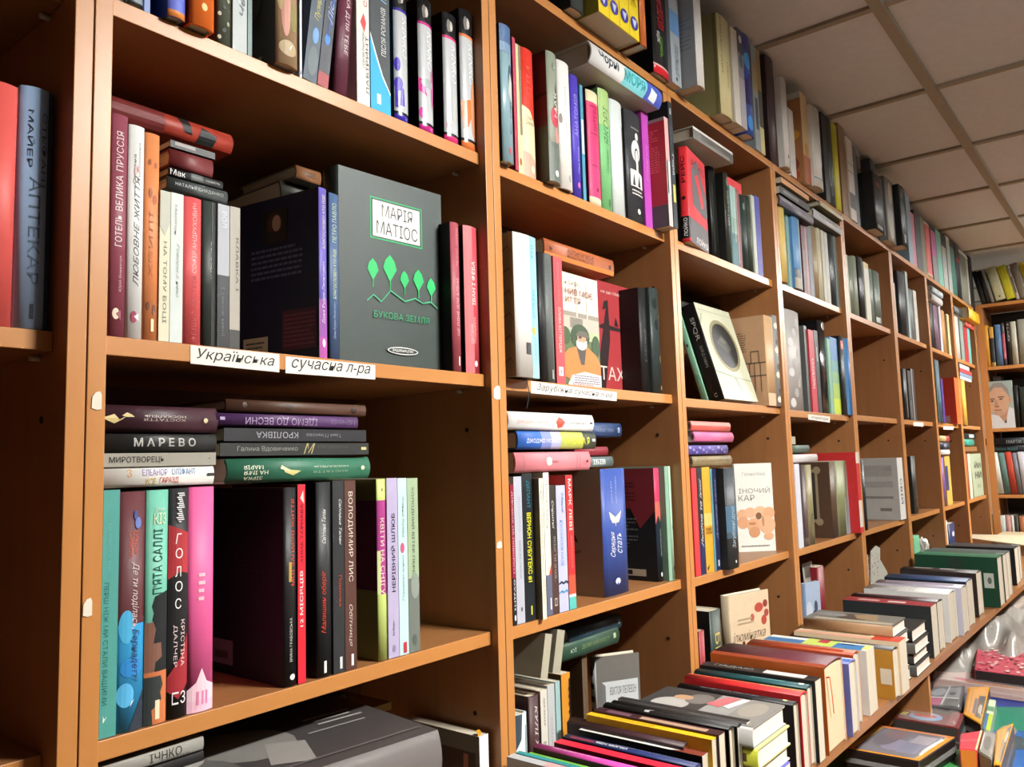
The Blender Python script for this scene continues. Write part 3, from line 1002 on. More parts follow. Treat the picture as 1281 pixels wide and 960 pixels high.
up('lime and plum hardback with pink lettering', 474.5, 486, 600, '#c3d67a', d=.13, side='#5c5a2c', sbands=[(.38, '#6c7440'), (.88, '#4a1638'), (1, '#5c5a2c')], bands=[(.36, '#c3d67a'), (.88, '#a83c86'), (1, '#c3d67a')], dec=[T('КВІТИ НА СНІГУ', .3, .36, .75, .78, '#e8dfc8', 'D'), R_(0, .36, .3, .6, '#d3dca0'), E_(.45, .93, .62, .95, '#7c8a3c'), E_(.5, .91, .6, .925, '#30301c', 'b'), E_(.3, .3, .36, .32, '#30301c', 'b'), E_(.6, .1, .66, .12, '#30301c', 'b')])
up('lavender paperback with heavy black capitals', 486.5, 500, 599, '#b3aacb', hard=False, dec=[T('НЕРІВНИЙ ШЛЮБ', .3, .36, .72, .8, '#2a2434', 'U', b=.015), T('Яна Франко', .4, .12, .6, .2, '#4a4458', 'U'), E_(.35, .03, .65, .07, '#8f86a8')])
up('icy blue paperback with pink blossom', 500.5, 512, 599, '#bfe0e0', hard=False, dec=[E_(.2, .57, .65, .63, '#c85a84'), T('Жанна Куява', .4, .66, .7, .9, '#7fa8ac', 'D', it=.3), T('Гордієві жінки', .35, .3, .65, .56, '#86a8ac', 'U', it=.3), R_(.4, .01, .75, .07, '#b83a48')])
up('sage green paperback with stormy foot, rightmost', 512.5, 526, 599, '#9fb594', hard=False, bands=[(.42, '#6d756e'), (1, '#9fb594')], dec=[T('ХОЛОДНИЙ ВІТЕР ПЕРЕМІН', .35, .36, .68, .95, '#3c4a3c', 'D'), E_(.2, .3, 1, .45, '#8b958c'), E_(.3, .04, .7, .1, '#55605a')])
flat('white book with colourful crayon lettering', 127, 268, 585, 611.5, '#dcdcd8', d=.14, dec=[T('ЕЛЕАНОР', .12, .34, .45, .56, '#7a62a8', 'D'), T('З', .1, .21, .5, .25, '#c88a2a', 'D'), T('ОЛІФАНТ', .1, .6, .45, .82, '#5a86b8', 'D'), T('УСЕ', .58, .36, .9, .46, '#c8a83a', 'D'), T('ГАРАЗД', .55, .49, .9, .66, '#c8483a', 'D'), R_(.4, .93, .55, 1, '#2c2c2c')])
flat('grey book with bold black title', 127, 270, 567, 585, '#9a978c', d=.145, hard=False, dec=[T('МИРОТВОРЕЦЬ', .25, .06, .78, .52, '#2a2826', 'D', b=.01), E_(.4, .93, .5, .94, '#333')])
flat('black book with ornate silver capitals', 127, 271, 542, 565.5, '#1f2020', d=.145, dec=[T('М А Р Е В О', .22, .26, .72, .8, '#a9a9a4', 'D', b=.02)])
flat('dark plum book with gold leaf sprig', 127, 273, 505, 540, '#3a1f28', d=.145, bulge=.005, dec=[T('ХОСТАТТЯ', .48, .34, .58, .7, '#b8a8a0', 'U'), T('НОСКАЛЕЦЬ', .34, .34, .44, .7, '#cfc4bc', 'U'), P_([(.5, .0), (.35, .1), (.55, .14), (.4, .2), (.55, .16), (.7, .1)], '#c3b27a'), P_([(.4, .16), (.28, .2), (.36, .24), (.44, .26), (.45, .2)], '#c3b27a'), E_(.42, .86, .62, .9, '#d8c8a0')])
flat('green book with gold leaf sprig', 283, 465, 574, 606, '#2f6a52', d=.14, bulge=.005, rot=1.5, side='#c9c2b2', dec=[T('ЗІРКА', .74, .1, .88, .22, '#cdd3b8', 'U'), T("НА ІМ'Я", .5, .1, .66, .25, '#e3e6cc', 'U'), T('МАРІЯ', .28, .1, .44, .22, '#e3e6cc', 'U'), P_([(.3, .34), (.6, .36), (.75, .42), (.6, .46), (.4, .5), (.55, .47), (.5, .4), (.4, .36)], '#d8cf8c'), P_([(.3, .34), (.45, .33), (.6, .4), (.45, .38)], '#e6dfae'), T('НОСКАЛЕЦЬ', .35, .56, .44, .82, '#cdd8c0', 'U'), T('ХОСТАТТЯ', .58, .56, .67, .82, '#9fb8a0', 'U'), E_(.4, .92, .6, .95, '#dfe0c0')])
flat('black book with serif author name and gold initial', 275, 461, 554, 571, '#2b2d2c', d=.14, dec=[T('Галина Вдовиченко', .25, .1, .7, .48, '#8b8c86', 'D'), T('М', .0, .52, .9, .6, '#b3a670', 'D', it=.4), T('Пів\'яблука', .2, .62, .45, .84, '#55544c', 'D'), R_(.35, .94, .6, .98, '#c9c48c')], hard=False)
flat('near-black book with white lettering upside down', 280, 458, 535, 552, '#232428', d=.14, hard=False, dec=[T('КРОЛІВКА', .25, .2, .75, .48, '#9c9ca4', 'U'), T('Таня Пʼянкова', .35, .54, .65, .8, '#84848c', 'U')])
flat('purple book with stretched condensed lettering', 271, 448, 516, 532.5, '#4a2c58', d=.14, dec=[T('ІДЕМО ДО ВЕСНИ', .15, .18, .85, .68, '#a08cb0', 'U'), T('МЕЧИНІВ', .3, .78, .7, .97, '#84709a', 'U'), R_(.3, .02, .55, .05, '#a08cb0')])
flat('brown hardback with faint flower print, topmost', 283, 458, 498.5, 514.5, '#4a2f22', d=.14, dec=[E_(.2, .38, .8, .44, '#33201a'), E_(.2, .1, .7, .13, '#33201a'), E_(.2, .88, .8, .92, '#33201a')])

# paper signs
def sign(label, xl, xr, yt0, yb0, yt1, yb1, txt, y, it=.3, marg=(.06, .16, .94, .9)):
    a, b, c, d = ony(xl, yb0, y), ony(xr, yb1, y), ony(xr, yt1, y), ony(xl, yt0, y)
    bm = bmesh.new()
    ms = Mats()
    o = Vector((0, -1, 0))*0.0006
    q = [a, b, c, d]
    base = (a+c)/2
    fr = [bm.verts.new(p-base+o) for p in q]
    bk = [bm.verts.new(p-base) for p in q]
    mi = ms.i('#e9e6de', .7)
    bm.faces.new(fr).material_index = mi
    bm.faces.new(bk[::-1]).material_index = mi
    for k in range(4):
        bm.faces.new((bk[k], bk[(k+1) % 4], fr[(k+1) % 4], fr[k])).material_index = mi
    if txt:
        vs, fs = TEXTS[txt]
        u0, v0, u1, v1 = marg
        mk = ms.i('#1f1e1e', .7)
        bv = []
        for (s, t_) in vs:
            s = u0+s*(u1-u0)
            t_ = v0+t_*(v1-v0)
            p = (a*(1-s)+b*s)*(1-t_)+(d*(1-s)+c*s)*t_
            bv.append(bm.verts.new(p-base+o*1.4))
        for f in fs:
            try:
                bm.faces.new([bv[i] for i in f]).material_index = mk
            except ValueError:
                pass
    tag(link('shelf_sign', bm, ms.l, None, base), label, 'sign', 'paper signs on shelf edges')


SIGNS = []


def sg(*a, **k):
    if a[7]:
        T(a[7], 0, 0, 1, 1, '#000', 'H', 's', .3)
        a = list(a)
        a[7] = (a[7], .3, 0.0)
    SIGNS.append((a, k))


sg('white paper strip with italic first word on the left bay shelf edge', 238, 349, 432, 455, 443.5, 466, 'Українська', REC)
sg('white paper strip with second handwritten italic words, left bay shelf edge', 357, 469, 446, 467, 457, 475, 'сучасна л-ра', REC)
# ------------------------------------------------------------------ second bay, upper shelf
shelf(Z1[2]+TH, 'books on the second bay upper shelf', 'on the second bay upper shelf')
up('misty blue hardback with dark side, leftmost', 631, 645, 32, '#8fb0bc', b=(645, 206.5), side='#1e2428', rough=.3, dec=[R_(0, .86, 1, 1, '#4e6c98'), R_(0, .8, 1, .87, '#7f9dbc'), E_(.55, .5, 1, .72, '#4a5a72'), P_([(.5, .5), (1, .42), (1, .6), (.7, .66)], '#c9d0cc'), T('Хосейні', .6, .2, .78, .44, '#3a4a58', 'U'), E_(.5, .06, .72, .11, '#c85a68')])
up('very thin crimson paperback', 645.3, 649, 47, '#b23a56', b=(649, 214), hard=False)
up('thin cream paperback with brown mark', 649.4, 655.5, 56, '#ded2a4', hard=False, dec=[E_(.2, .06, .7, .12, '#a86848'), R_(.55, .3, 1, 1, '#7f7862')])
up('scarlet and cream hardback with diagonal split', 657.5, 673, 62, '#dc3a2c', dec=[P_([(0, 0), (1, 0), (1, .42), (.5, .52), (0, .55)], '#e6dcb0'), P_([(0, 0), (1, 0), (1, .13), (.5, .18), (0, .2)], '#c9a48c'), T('Голвінґ\nДомоніка', .2, .4, .85, .48, '#8c8468', 'H'), E_(.5, .04, .8, .1, '#e8e0c8'), T('ДІМ', .3, .62, .7, .86, '#e25a48', 'U')])
up('grey-green hardback with red flower on its spine', 690, 703, 66, '#8c9484', b=(703, 231), side='#46231c', sbands=[(.42, '#4a4a38'), (.66, '#5a2a22'), (1, '#4a2420')], dec=[R_(0, 0, 1, .3, '#5c665e'), E_(.2, .42, 1, .58, '#b8384a'), E_(.5, .3, 1, .42, '#c98a80'), P_([(.5, .56), (.9, .62), (.7, .78)], '#2e332e'), T('МАК', .5, .5, .8, .7, '#f1efe8', 'U'), E_(.4, .04, .75, .09, '#e6e6e0'), E_(.4, .86, .7, .92, '#6c7664'), P_([(0, .62), (.5, .6), (1, .66), (1, .68), (0, .65)], '#201818', 'b')])
up('plain white hardback with small ring mark', 703.5, 719, 78, '#eeeeea', b=(719, 241), dec=[T('Сині етюди', .4, .4, .6, .8, '#c3c7c8', 'U'), E_(.6, .06, .8, .12, '#8f9c94'), E_(.05, .5, .25, .58, '#7a6e6a'), T('Нові сторінки', .55, .24, .7, .5, '#b3b7ba', 'U')])
up('violet-blue hardback with pale vertical lettering', 719.5, 730, 95, '#4b3cb0', dec=[T('АНАТОМІЯ', .3, .5, .7, .84, '#a8a0e6', 'U'), T('Ліна Стоун', .5, .2, .78, .42, '#b9b2ea', 'U'), E_(.4, .08, .7, .13, '#d05aa0')])
up('slim teal paperback', 730.3, 734, 107, '#4f92ac', hard=False, dec=[R_(.1, .4, .9, .7, '#c9dde0')])
up('hot pink hardback with cream bands at both ends', 740, 755, 115, '#d8386e', side='#5c1a38', bands=[(.07, '#e0d6b4'), (.9, '#d8386e'), (1, '#e6dcb6')], dec=[R_(.2, .86, .9, .868, '#7c1c40'), R_(.2, .62, .9, .628, '#7c1c40'), R_(.2, .34, .9, .348, '#7c1c40'), T('ІНТЕР', .45, .65, .75, .84, '#8c1c48', 'U'), E_(.5, .12, .65, .16, '#5c1a38')])
up('spring green hardback with loose dark script', 755.5, 769, 113, '#78bc7c', dec=[R_(0, .7, 1, 1, '#a2c47c'), T('ЯКОРІ', .3, .54, .75, .86, '#4a7c4c', 'U', it=.2), T('Малкович', .4, .3, .7, .5, '#4a8a5a', 'U', it=.4), E_(.5, .03, .7, .1, '#3c6c48')])
up('ice white rounded hardback', 769.5, 785, 127, '#dfeaea', side='#cfd8d6', dec=[R_(.9, .0, 1, .8, '#6a6a6a')], bulge=.004)
up('black hardback with white line-drawn portrait', 788, 808, 141, '#35373a', dec=[E_(.3, .55, .85, .75, '#ecece8'), E_(.46, .52, .74, .68, '#35373a'), E_(.5, .53, .7, .66, '#ecece8'), E_(.54, .75, .74, .82, '#ecece8'), R_(.55, .46, .68, .55, '#ecece8'), P_([(.2, .32), (.95, .32), (.95, .45), (.6, .47), (.2, .47)], '#ecece8'), P_([(.3, .33), (.45, .33), (.38, .45)], '#35373a'), P_([(.6, .33), (.8, .33), (.7, .44)], '#35373a'), L_(.25, .24, .95, .3, 2, '#d8d8d4', 's', 3), T('Іван Багряний', .3, .84, .8, .86, '#cfcfca', 'H'), E_(.5, .08, .7, .13, '#ecece8')])
up('magenta paperback with faint script', 808.3, 817, 141, '#b44ab0', hard=False, dec=[T('Розмова ночі', .35, .4, .7, .72, '#d88ad2', 'U', it=.4)])
up('red paperback with small print and grey marbled foot', 833.5, 841, 146, '#c9c4c0', y=-.022, side='#a82a2c', sbands=[(.2, '#4c4a4a'), (.97, '#a3262a'), (1, '#8c8880')], lean=-.6, hard=False, d=.13, bands=[(.3, '#bcb8b6'), (.6, '#e2dedc'), (1, '#d8a4a0')], dec=[L_(.08, .5, .9, .9, 18, '#d0605c', 'b', 5), R_(.3, .07, .7, .13, '#9a9894', 'b'), R_(.32, .08, .42, .12, '#2a2a2a', 'b'), R_(.1, .3, .4, .6, '#2c2a2c')])
up('black slim hardback leaning at shelf end', 841.5, 848.5, 128, '#2c343a', y=-.024, side='#101214', lean=-.6, d=.13, hard=False, dec=[T('Гора', .3, .42, .8, .58, '#e6e6e6', 'D'), R_(.3, .9, .7, .95, '#9fa6a8'), R_(.2, .2, .8, .34, '#c3b85a')])
flat('big white hardback with aqua lettering lying across the row', 740, 828, 48, 76, '#e9eaea', y=-.02, d=.16, bulge=.008, side='#b6b4a8', dec=[P_([(0, .5), (1, .42), (1, 1), (0, 1)], '#7fd4dc'), P_([(0, .8), (1, .74), (1, 1), (0, 1)], '#4458b8'), P_([(.3, .84), (.9, .8), (.95, .9), (.5, .92)], '#e6eef2'), T('Чорні', .2, .1, .75, .36, '#2e3840', 'D', b=.02), T('МОРЯ', .25, .44, .8, .74, '#2f9ea4', 'D', b=.02), P_([(.2, .3), (.7, .25), (.8, .5), (.5, .45)], '#2a2c28', 'f'), P_([(.4, .5), (.6, .45), (.7, .75), (.5, .7)], '#2a2c28', 'f')])

# on top of the second bay
shelf(ZT+TH, 'books standing on top of the bookcases', 'on top of the bookcases')
up('charcoal thick hardback cut by the frame', 716, 733, 0, '#3c4242', h=.2, b=(733, 20), side='#14171a')
Bx = up('bright yellow boxed set with four violet round emblems', 749, 800, 0, '#e8cf2a', h=.21, b=(800, 53), side='#8c8428', d=.16, hard=True, bulge=0, name='boxed_set', cat='boxed books', dec=sum([[R_(.25*k-.004, 0, .25*k+.004, 1, '#8a7a14') for k in (1, 2, 3)]]+[[E_(.25*k+.03, .075, .25*k+.22, .2, '#3c3490', n=24), P_([(.25*k+.07, .17), (.25*k+.18, .17), (.25*k+.125, .09)], '#c9d4e8'), T('Ж', .25*k+.06, .3, .25*k+.19, .42, '#a88c14', 'H')] for k in range(4)], []))
up('orange slim hardback beside the yellow box', 803, 811, 0, '#c4662a', h=.2, b=(811, 61), side='#6a2c12')
up('black hardback with red lettering and red foot', 820, 839, 0, '#1d1e20', h=.205, b=(839, 103), side='#0e0e10', rough=.25, bands=[(.085, '#d82c34'), (.105, '#e8c4c4'), (1, '#1d1e20')], dec=[T('ЩОДЕННИК', .3, .5, .75, .95, '#c42c3c', 'U', b=.01), T('Чупакабри', .35, .2, .62, .42, '#6ca83c', 'U'), T('любов', .2, .34, .4, .46, '#e2e2e2', 'U')])
up('silver-blue paperback with dark capitals', 841, 853, 0, '#a9b4bc', h=.205, b=(853, 111), hard=False, dec=[R_(0, .55, 1, .8, '#6a98cc'), T('ІЛЛЮЗІЇ', .35, .1, .75, .44, '#4a5258', 'U', it=.2), E_(.4, .04, .6, .08, '#50565a')])
up('white-spined hardback with broad grey cover', 874.5, 884, 0, '#e6e6e2', h=.205, b=(884, 113), side='#8f9498', d=.15, dec=[L_(.5, .4, .95, .8, 9, '#74797c', 'b', 8, .3)])

# ------------------------------------------------------------------ second bay, shelf with one paper sign
shelf(Z2[2]+TH, 'books on the second bay signed shelf', 'on the second bay signed shelf')
HEX = []
for k in range(6):
    for j in range(3):
        u, v = .2+.3*j, .08+.155*k+(.077 if j % 2 else 0)
        for (a, b2, c, d2) in ((u, v, u+.14, v+.05), (u, v, u-.14, v+.05), (u, v, u, v-.09), (u+.14, v+.05, u+.28, v)):
            dx, dy = c-a, d2-b2
            ln = math.hypot(dx*.14, dy*.2)
            nx, ny = -dy*.2/ln*.0006/.14, dx*.14/ln*.0006/.2
            HEX.append([(a+nx, b2+ny), (c+nx, d2+ny), (c-nx, d2-ny), (a-nx, b2-ny)])
HEX = [[(min(.98, max(.02, a)), min(.98, max(.02, b))) for a, b in q] for q in HEX]
up('white and sky blue hardback with patterned beige cover', 648, 677, 294, '#e6e6e2', y=-.012, side='#96866c', d=.15, bulge=.003, dec=[R_(.66, 0, 1, 1, '#8fcfe8'), ('m', 'b', HEX, '#4a3c2c'), T('АНАТОМІЯ ДРУЖБИ', .72, .42, .9, .62, '#3c6c8c', 'U'), T('оповідання', .78, .1, .88, .28, '#5a8aa8', 'U'), E_(.68, .3, .86, .36, '#c9a83c'), R_(.4, .16, .6, .24, '#3a3a3a'), T('Уго', .7, .84, .84, .94, '#4a7c98', 'U')],
   ribbon=('#1c2224', [(.02, .01, 0), (.02, -.003, -.004), (.019, -.0075, -.02), (.016, -.008, -.035), (.012, -.0075, -.048)], (.0028, .0012, 0)))
up('black slim hardback in the shade', 678, 686, 316, '#15171a')
up('grey cloth hardback with speckled edge line', 686.5, 696.5, 318, '#5c6260', dec=[R_(.8, .02, .86, .98, '#9a9c94'), R_(.5, .03, .7, .1, '#9a9c94')])
up('rose red paperback with widely spaced white capitals', 697, 708, 322, '#bf4a52', hard=False, d=.02, dec=[T('ОЛИВА КІТТЕРІДЖ', .35, .24, .68, .6, '#ead6cc', 'D'), T('ЕЛІЗАБЕТ СТРАУТ', .4, .64, .6, .95, '#d88a88', 'D'), R_(.25, .06, .75, .13, '#f3e6dc'), R_(.45, .08, .55, .11, '#bf4a52')])
face('paperback facing out, old man in tan coat', 699, 752, 345, '#ded8cc', th=.02, y=.035, hard=False, dec=[R_(.1, .0, 1, .45, '#5a6a44', 'f'), R_(.0, .42, 1, .5, '#a8b48c', 'f'), R_(0, .5, 1, .62, '#b4ada0', 'f'), R_(0, .62, 1, .66, '#8f887c', 'f'), R_(.3, .52, .6, .61, '#7c766c', 'f'), R_(.45, .62, .49, .95, '#c9c3b6', 'f'), R_(.7, .62, .73, .95, '#c9c3b6', 'f'), E_(.3, .34, .75, .56, '#2c4428', 'f'), E_(.05, .36, .3, .52, '#38502e', 'f'), E_(.8, .28, 1, .48, '#2e482a', 'f'),
   P_([(.05, .1), (.1, .26), (.25, .33), (.45, .36), (.7, .36), (.9, .3), (1, .22), (1, .08), (.5, .02)], '#c07a3c', 'f'), P_([(.42, .36), (.66, .36), (.6, .2), (.52, .2)], '#4a4440', 'f'), E_(.42, .33, .68, .44, '#e3ded4', 'f'), E_(.45, .38, .66, .49, '#c99478', 'f'), P_([(.4, .46), (.5, .5), (.66, .5), (.76, .45), (.7, .445), (.42, .455)], '#5c584c', 'f'), P_([(.42, .4), (.5, .34), (.64, .35), (.68, .42), (.6, .4), (.5, .4)], '#e9e4dc', 'f'), P_([(.2, .02), (.3, .1), (.6, .14), (1, .12), (1, 0), (.25, 0)], '#c9c6c8', 'f'), L_(.35, .03, .98, .11, 4, '#6c6a7c', 'f', 4), E_(.47, .43, .55, .455, '#3a2c28', 'f'),
   T('НИВ МОЄ', .2, .81, .86, .865, '#8c4434', 'H', 'f'), T('ИТТЯ', .2, .735, .55, .79, '#8c5a44', 'H', 'f'), T('ь Си Ілу', .2, .89, .56, .93, '#6c6862', 'H', 'f'), T('Стрічко', .3, .012, .8, .035, '#b83c34', 'H', 'f')])
CORN = '#8c2f34'
face('brick red hardback facing out with black bird and cross', 735, 805, 356, '#9c3438', th=.022, y=.078, rough=.5, dec=[P_([(.12, .0), (.3, .0), (.42, .5), (.4, .84), (.33, .82), (.3, .74), (.36, .76), (.28, .5)], '#2c2022', 'f'), P_([(.2, .58), (.3, .62), (.62, .6), (.78, .66), (.85, .63), (.75, .58), (.6, .57), (.3, .57)], '#2c2022', 'f'), P_([(.5, .62), (.53, .7), (.58, .61)], '#2c2022', 'f'), P_([(.78, .54), (.85, .5), (.83, .46), (.79, .5)], '#2c2022', 'f'), T('ТАХИ', .22, .12, .8, .24, '#e6d0c8', 'H', 'f'), T('на дю Мор\'є', .28, .89, .68, .925, '#e6d0c8', 'H', 'f')])
up('black slim hardback with faint silver letters', 805.5, 815, 361, '#1b1d1e', y=.03, side='#0c0c0d', dec=[T('НЕКТАР', .4, .3, .6, .8, '#4a4c4c', 'U'), R_(.8, 0, .88, 1, '#33373a')])
up('mottled black-green hardback with gold flecks, rightmost', 818, 831, 361, '#2e3838', y=.022, dec=[E_(.3, .6, .7, .7, '#1c2424'), E_(.2, .8, .6, .9, '#1c2424'), E_(.7, .04, .86, .08, '#b8a86a'), R_(.75, .3, .85, .36, '#a8985c'), R_(.78, .72, .86, .75, '#a8985c')])
flat('orange-brown hardback lying with inverted black title', 681, 768, 297, 319, '#a8582c', y=.028, d=.125, bulge=.002, dec=[R_(.74, 0, 1, 1, '#d8742c'), T('РОК-Н-РОЛУ', .2, .3, .5, .68, '#3a1c10', 'U'), T('ЗА КІЛЬКА СТРОФ', .55, .3, .74, .68, '#3a1c10', 'U'), E_(.4, .06, .6, .1, '#3a1c10'), R_(.4, .92, .65, .95, '#3a1c10')])  # brighter orange lower strip paints the lit part of the spine
flat('black book with white flecks lying in the dark corner', 606, 653, 274, 291, '#121316', y=.12, d=.12, dec=[R_(.3, .6, .7, .66, '#b4b4b4'), R_(.4, .82, .7, .87, '#9c9c9c')])
sg('white paper strip with handwritten italic words, second bay shelf edge', 664, 771, 477, 492, 491, 502, 'Зарубіжна сучасна л-ра', REC)

# ------------------------------------------------------------------ second bay, lower shelf
shelf(Z3[2]+TH, 'books on the second bay lower shelf', 'on the second bay lower shelf')
up('black and red slim paperback, leftmost', 642.8, 647, 607, '#8c1c34', hard=False, bands=[(.33, '#1b2024'), (.97, '#8c1c34')], dec=[T('ДІВЧИНА НА ПОВОРОТІ', .3, .36, .75, .95, '#e2c8cc', 'D'), T('СУДНІ', .3, .1, .75, .32, '#f0f0ee', 'D'), E_(.3, .03, .8, .07, '#f0f0ee')])
up('pale grey paperback with thin lettering', 647.4, 657.5, 597, '#b3b7c4', hard=False, dec=[T('ДРУЖИНА МОЯ НЕМАЄ', .5, .3, .7, .56, '#74787c', 'U'), T('Кларисса', .55, .62, .7, .86, '#8c9094', 'U'), E_(.5, .08, .7, .11, '#54585a')])
up('black paperback with bold yellow title', 658, 670.5, 593, '#1f2428', hard=False, side='#0e1012', dec=[T('ВЕРНОН СУБУТЕКС #1', .34, .26, .8, .73, '#dcd82a', 'D', b=.02), T('ДЕПАНТ', .38, .76, .75, .95, '#3a8a9c', 'D'), R_(.55, .04, .68, .1, '#cfcc4a')])
up('slim cream paperback with grey cover showing', 679.5, 684.5, 599, '#e0dccb', hard=False, side='#74705f', d=.14, y=.004, dec=[T('Анна Гавальда', .3, .5, .7, .96, '#a8a08c', 'D'), T('ЯКЩО ВЕСНА', .3, .1, .7, .46, '#b4ac98', 'D')])
up('white paperback with small red towers at foot', 684.8, 692, 592, '#deddd2', hard=False, dec=[T('МОЛОЧКО КІНЕЦЬ', .3, .6, .65, .94, '#7c7c72', 'D'), T('Перші дзвони', .4, .3, .6, .52, '#9a9a90', 'D'), R_(0, 0, 1, .28, '#5c6078'), P_([(.5, .28), (1, .28), (1, .36), (.75, .32)], '#b8483c'), R_(.6, .04, .8, .12, '#e6e6e6')])
up('dark brown paperback with white script', 692.3, 700, 608, '#3a302e', hard=False, bands=[(.5, '#4a342e'), (1, '#33302e')], dec=[T('Спритні', .2, .66, .6, .88, '#e9e9e2', 'D', it=.3), T('ЯКБИ ТИ ЗНАВ...', .4, .24, .75, .6, '#9c9890', 'D'), R_(.3, .06, .7, .12, '#c3bab2'), R_(.38, .07, .62, .11, '#4a342e')])
up('lavender paperback with wavy blue lines', 700.4, 712, 608, '#b7bade', hard=False, dec=[T('ЮКОХАННЯ НАЗВ', .3, .36, .62, .72, '#5a8ab8', 'D'), T('Маре', .5, .78, .78, .94, '#54628c', 'D', it=.3)]+zig([(0, .22), (.3, .235), (.5, .22), (.75, .235), (1, .22)], .008, '#1c2c3c', 's')+zig([(0, .15), (.3, .165), (.5, .15), (.75, .165), (1, .15)], .006, '#3a8ab0', 's'))
up('scarlet paperback with white name and aqua foot', 713, 721.5, 595, '#c93438', hard=False, bands=[(.09, '#58b8b0'), (.11, '#e0d8d0'), (.25, '#d8543c'), (1, '#c43034')], dec=[T('МАРК ЛЕВІ', .35, .58, .75, .97, '#efe2d8', 'D', b=.01), T('ВИКРАДЕННЯ', .4, .3, .7, .54, '#e08078', 'D')])
up('thick royal blue hardback with white butterfly', 758, 789, 587, '#37509a', b=(789, 740), d=.15, side='#7f745f', bulge=.003, rot=1.0, dec=[P_([(.25, .66), (.45, .62), (.5, .6), (.55, .62), (.76, .66), (.7, .6), (.62, .565), (.55, .57), (.5, .55), (.45, .57), (.38, .565), (.3, .6)], '#ddd6c8'), R_(.485, .54, .515, .62, '#b4a890'), T('Середня', .26, .3, .48, .5, '#d8dce8', 'U', it=.5), T('стать', .54, .32, .74, .48, '#d8dce8', 'U', it=.5), T('ДЖЕФФРІ', .34, .72, .4, .9, '#aab4d8', 'U'), T('ЄВГЕНІДІС', .52, .72, .58, .94, '#aab4d8', 'U'), E_(.4, .08, .6, .13, '#e2e4ec'), P_([(.5, .1), (.56, .075), (.44, .075)], '#37509a'),
   P_([(.35, .47), (.66, .42), (.42, .72)], '#16140f', 'b'), P_([(.46, .72), (.6, .55), (.62, .86), (.5, .86)], '#16140f', 'b'), L_(.15, .86, .45, .92, 3, '#5c5444', 'b', 2), P_([(.2, .3), (.7, .36), (.7, .34), (.2, .27)], '#625a48', 'b')])
up('coral and navy hardback with jagged colour border', 825, 831.5, 586, '#26364a', b=(831.5, 727), d=.14, side='#161c22', bands=[(.58, '#1c2a38'), (.7, '#d86a5c'), (1, '#c83c60')], dec=[P_([(0, .5), (.3, .58), (.7, .52), (1, .6), (1, .62), (0, .62)], '#c8645a'), T('МАГНОЛІЇ ЧИТЬ', .5, .22, .75, .46, '#d0d4d4', 'U'), E_(.4, .04, .7, .08, '#e0e0e0'), P_([(0, .58), (.6, .64), (.75, .46), (1, .62), (1, 1), (0, 1)], '#7c2a34', 'b'), L_(.02, .7, .7, .88, 6, '#4a161e', 'b', 6), L_(.02, .28, .72, .56, 9, '#5c666c', 'b', 7), R_(.5, .04, .82, .1, '#b4b0a4', 'b'), R_(.52, .05, .6, .09, '#222', 'b')])
up('mint green hardback with small black marks, rightmost', 833.5, 845, 584, '#a8ccb0', y=.018, d=.13, side='#6c8c78', dec=[R_(.0, 0, .3, 1, '#8cb49c'), R_(.3, 0, .36, 1, '#4a6456'), E_(.68, .44, .86, .48, '#2c302c'), E_(.6, .08, .86, .13, '#1c201c')])
flat('white hardback lying, red flower on spine, topmost', 636, 743, 514, 537.5, '#eeeeee', d=.13, bulge=.004, side='#d8d4c8', dec=[T('ДЖОДЖО МОЙЄС', .4, .09, .65, .46, '#d89a8c', 'D'), P_([(.2, .56), (.5, .52), (.85, .55), (.8, .6), (.5, .63), (.3, .6)], '#d0584a'), T('Корабель наречених', .45, .63, .62, .9, '#9a9a9a', 'D', it=.4), R_(.45, .945, .55, .975, '#333')])
flat('blue to yellow-green hardback lying, middle of stack', 648, 746, 539, 562.5, '#3a6ab8', d=.13, bulge=.004, side='#2c3a4c', bands=[(.28, '#2f62b8'), (.4, '#7f8ccc'), (.52, '#b4b8dc'), (.82, '#b4bc5c'), (1, '#3c4234')], dec=[T('ДЖОДЖО МОЙЄС', .35, .1, .68, .5, '#e2e6f0', 'D'), T('ТА САМА Я', .3, .56, .75, .9, '#e0e04a', 'D', b=.01), R_(.4, .94, .55, .98, '#eee')])
flat('rose pink hardback lying, lowest of front stack', 645, 739, 566, 592, '#d8838c', d=.13, bulge=.004, side='#b8a898', dec=[R_(.15, .8, .9, .803, '#8c4450'), R_(.15, .84, .9, .843, '#8c4450'), R_(.1, .1, .9, .103, '#b8606c'), E_(.25, .38, .7, .46, '#ecd0cc'), T('Фламінго', .42, .45, .56, .54, '#7c3440', 'D'), E_(.45, .93, .6, .96, '#4c1c24')])
flat('navy book lying behind the white one', 705, 778, 527, 546, '#2c4470', y=.062, d=.14, dec=[T('МАЙОР ГРІН', .35, .5, .65, .84, '#8c9cb8', 'D'), R_(.3, .92, .7, .96, '#8c9cb8')])
flat('crimson book lying in the shade', 700, 761, 559, 571.5, '#86202e', y=.062, d=.14)
flat('slate grey book lying, white lettering, lowest behind', 700, 767.5, 572.5, 586.5, '#5c6a6c', y=.06, d=.14, dec=[T('ІБІВ', .25, .6, .75, .84, '#d0d8d8', 'D', b=.02)])

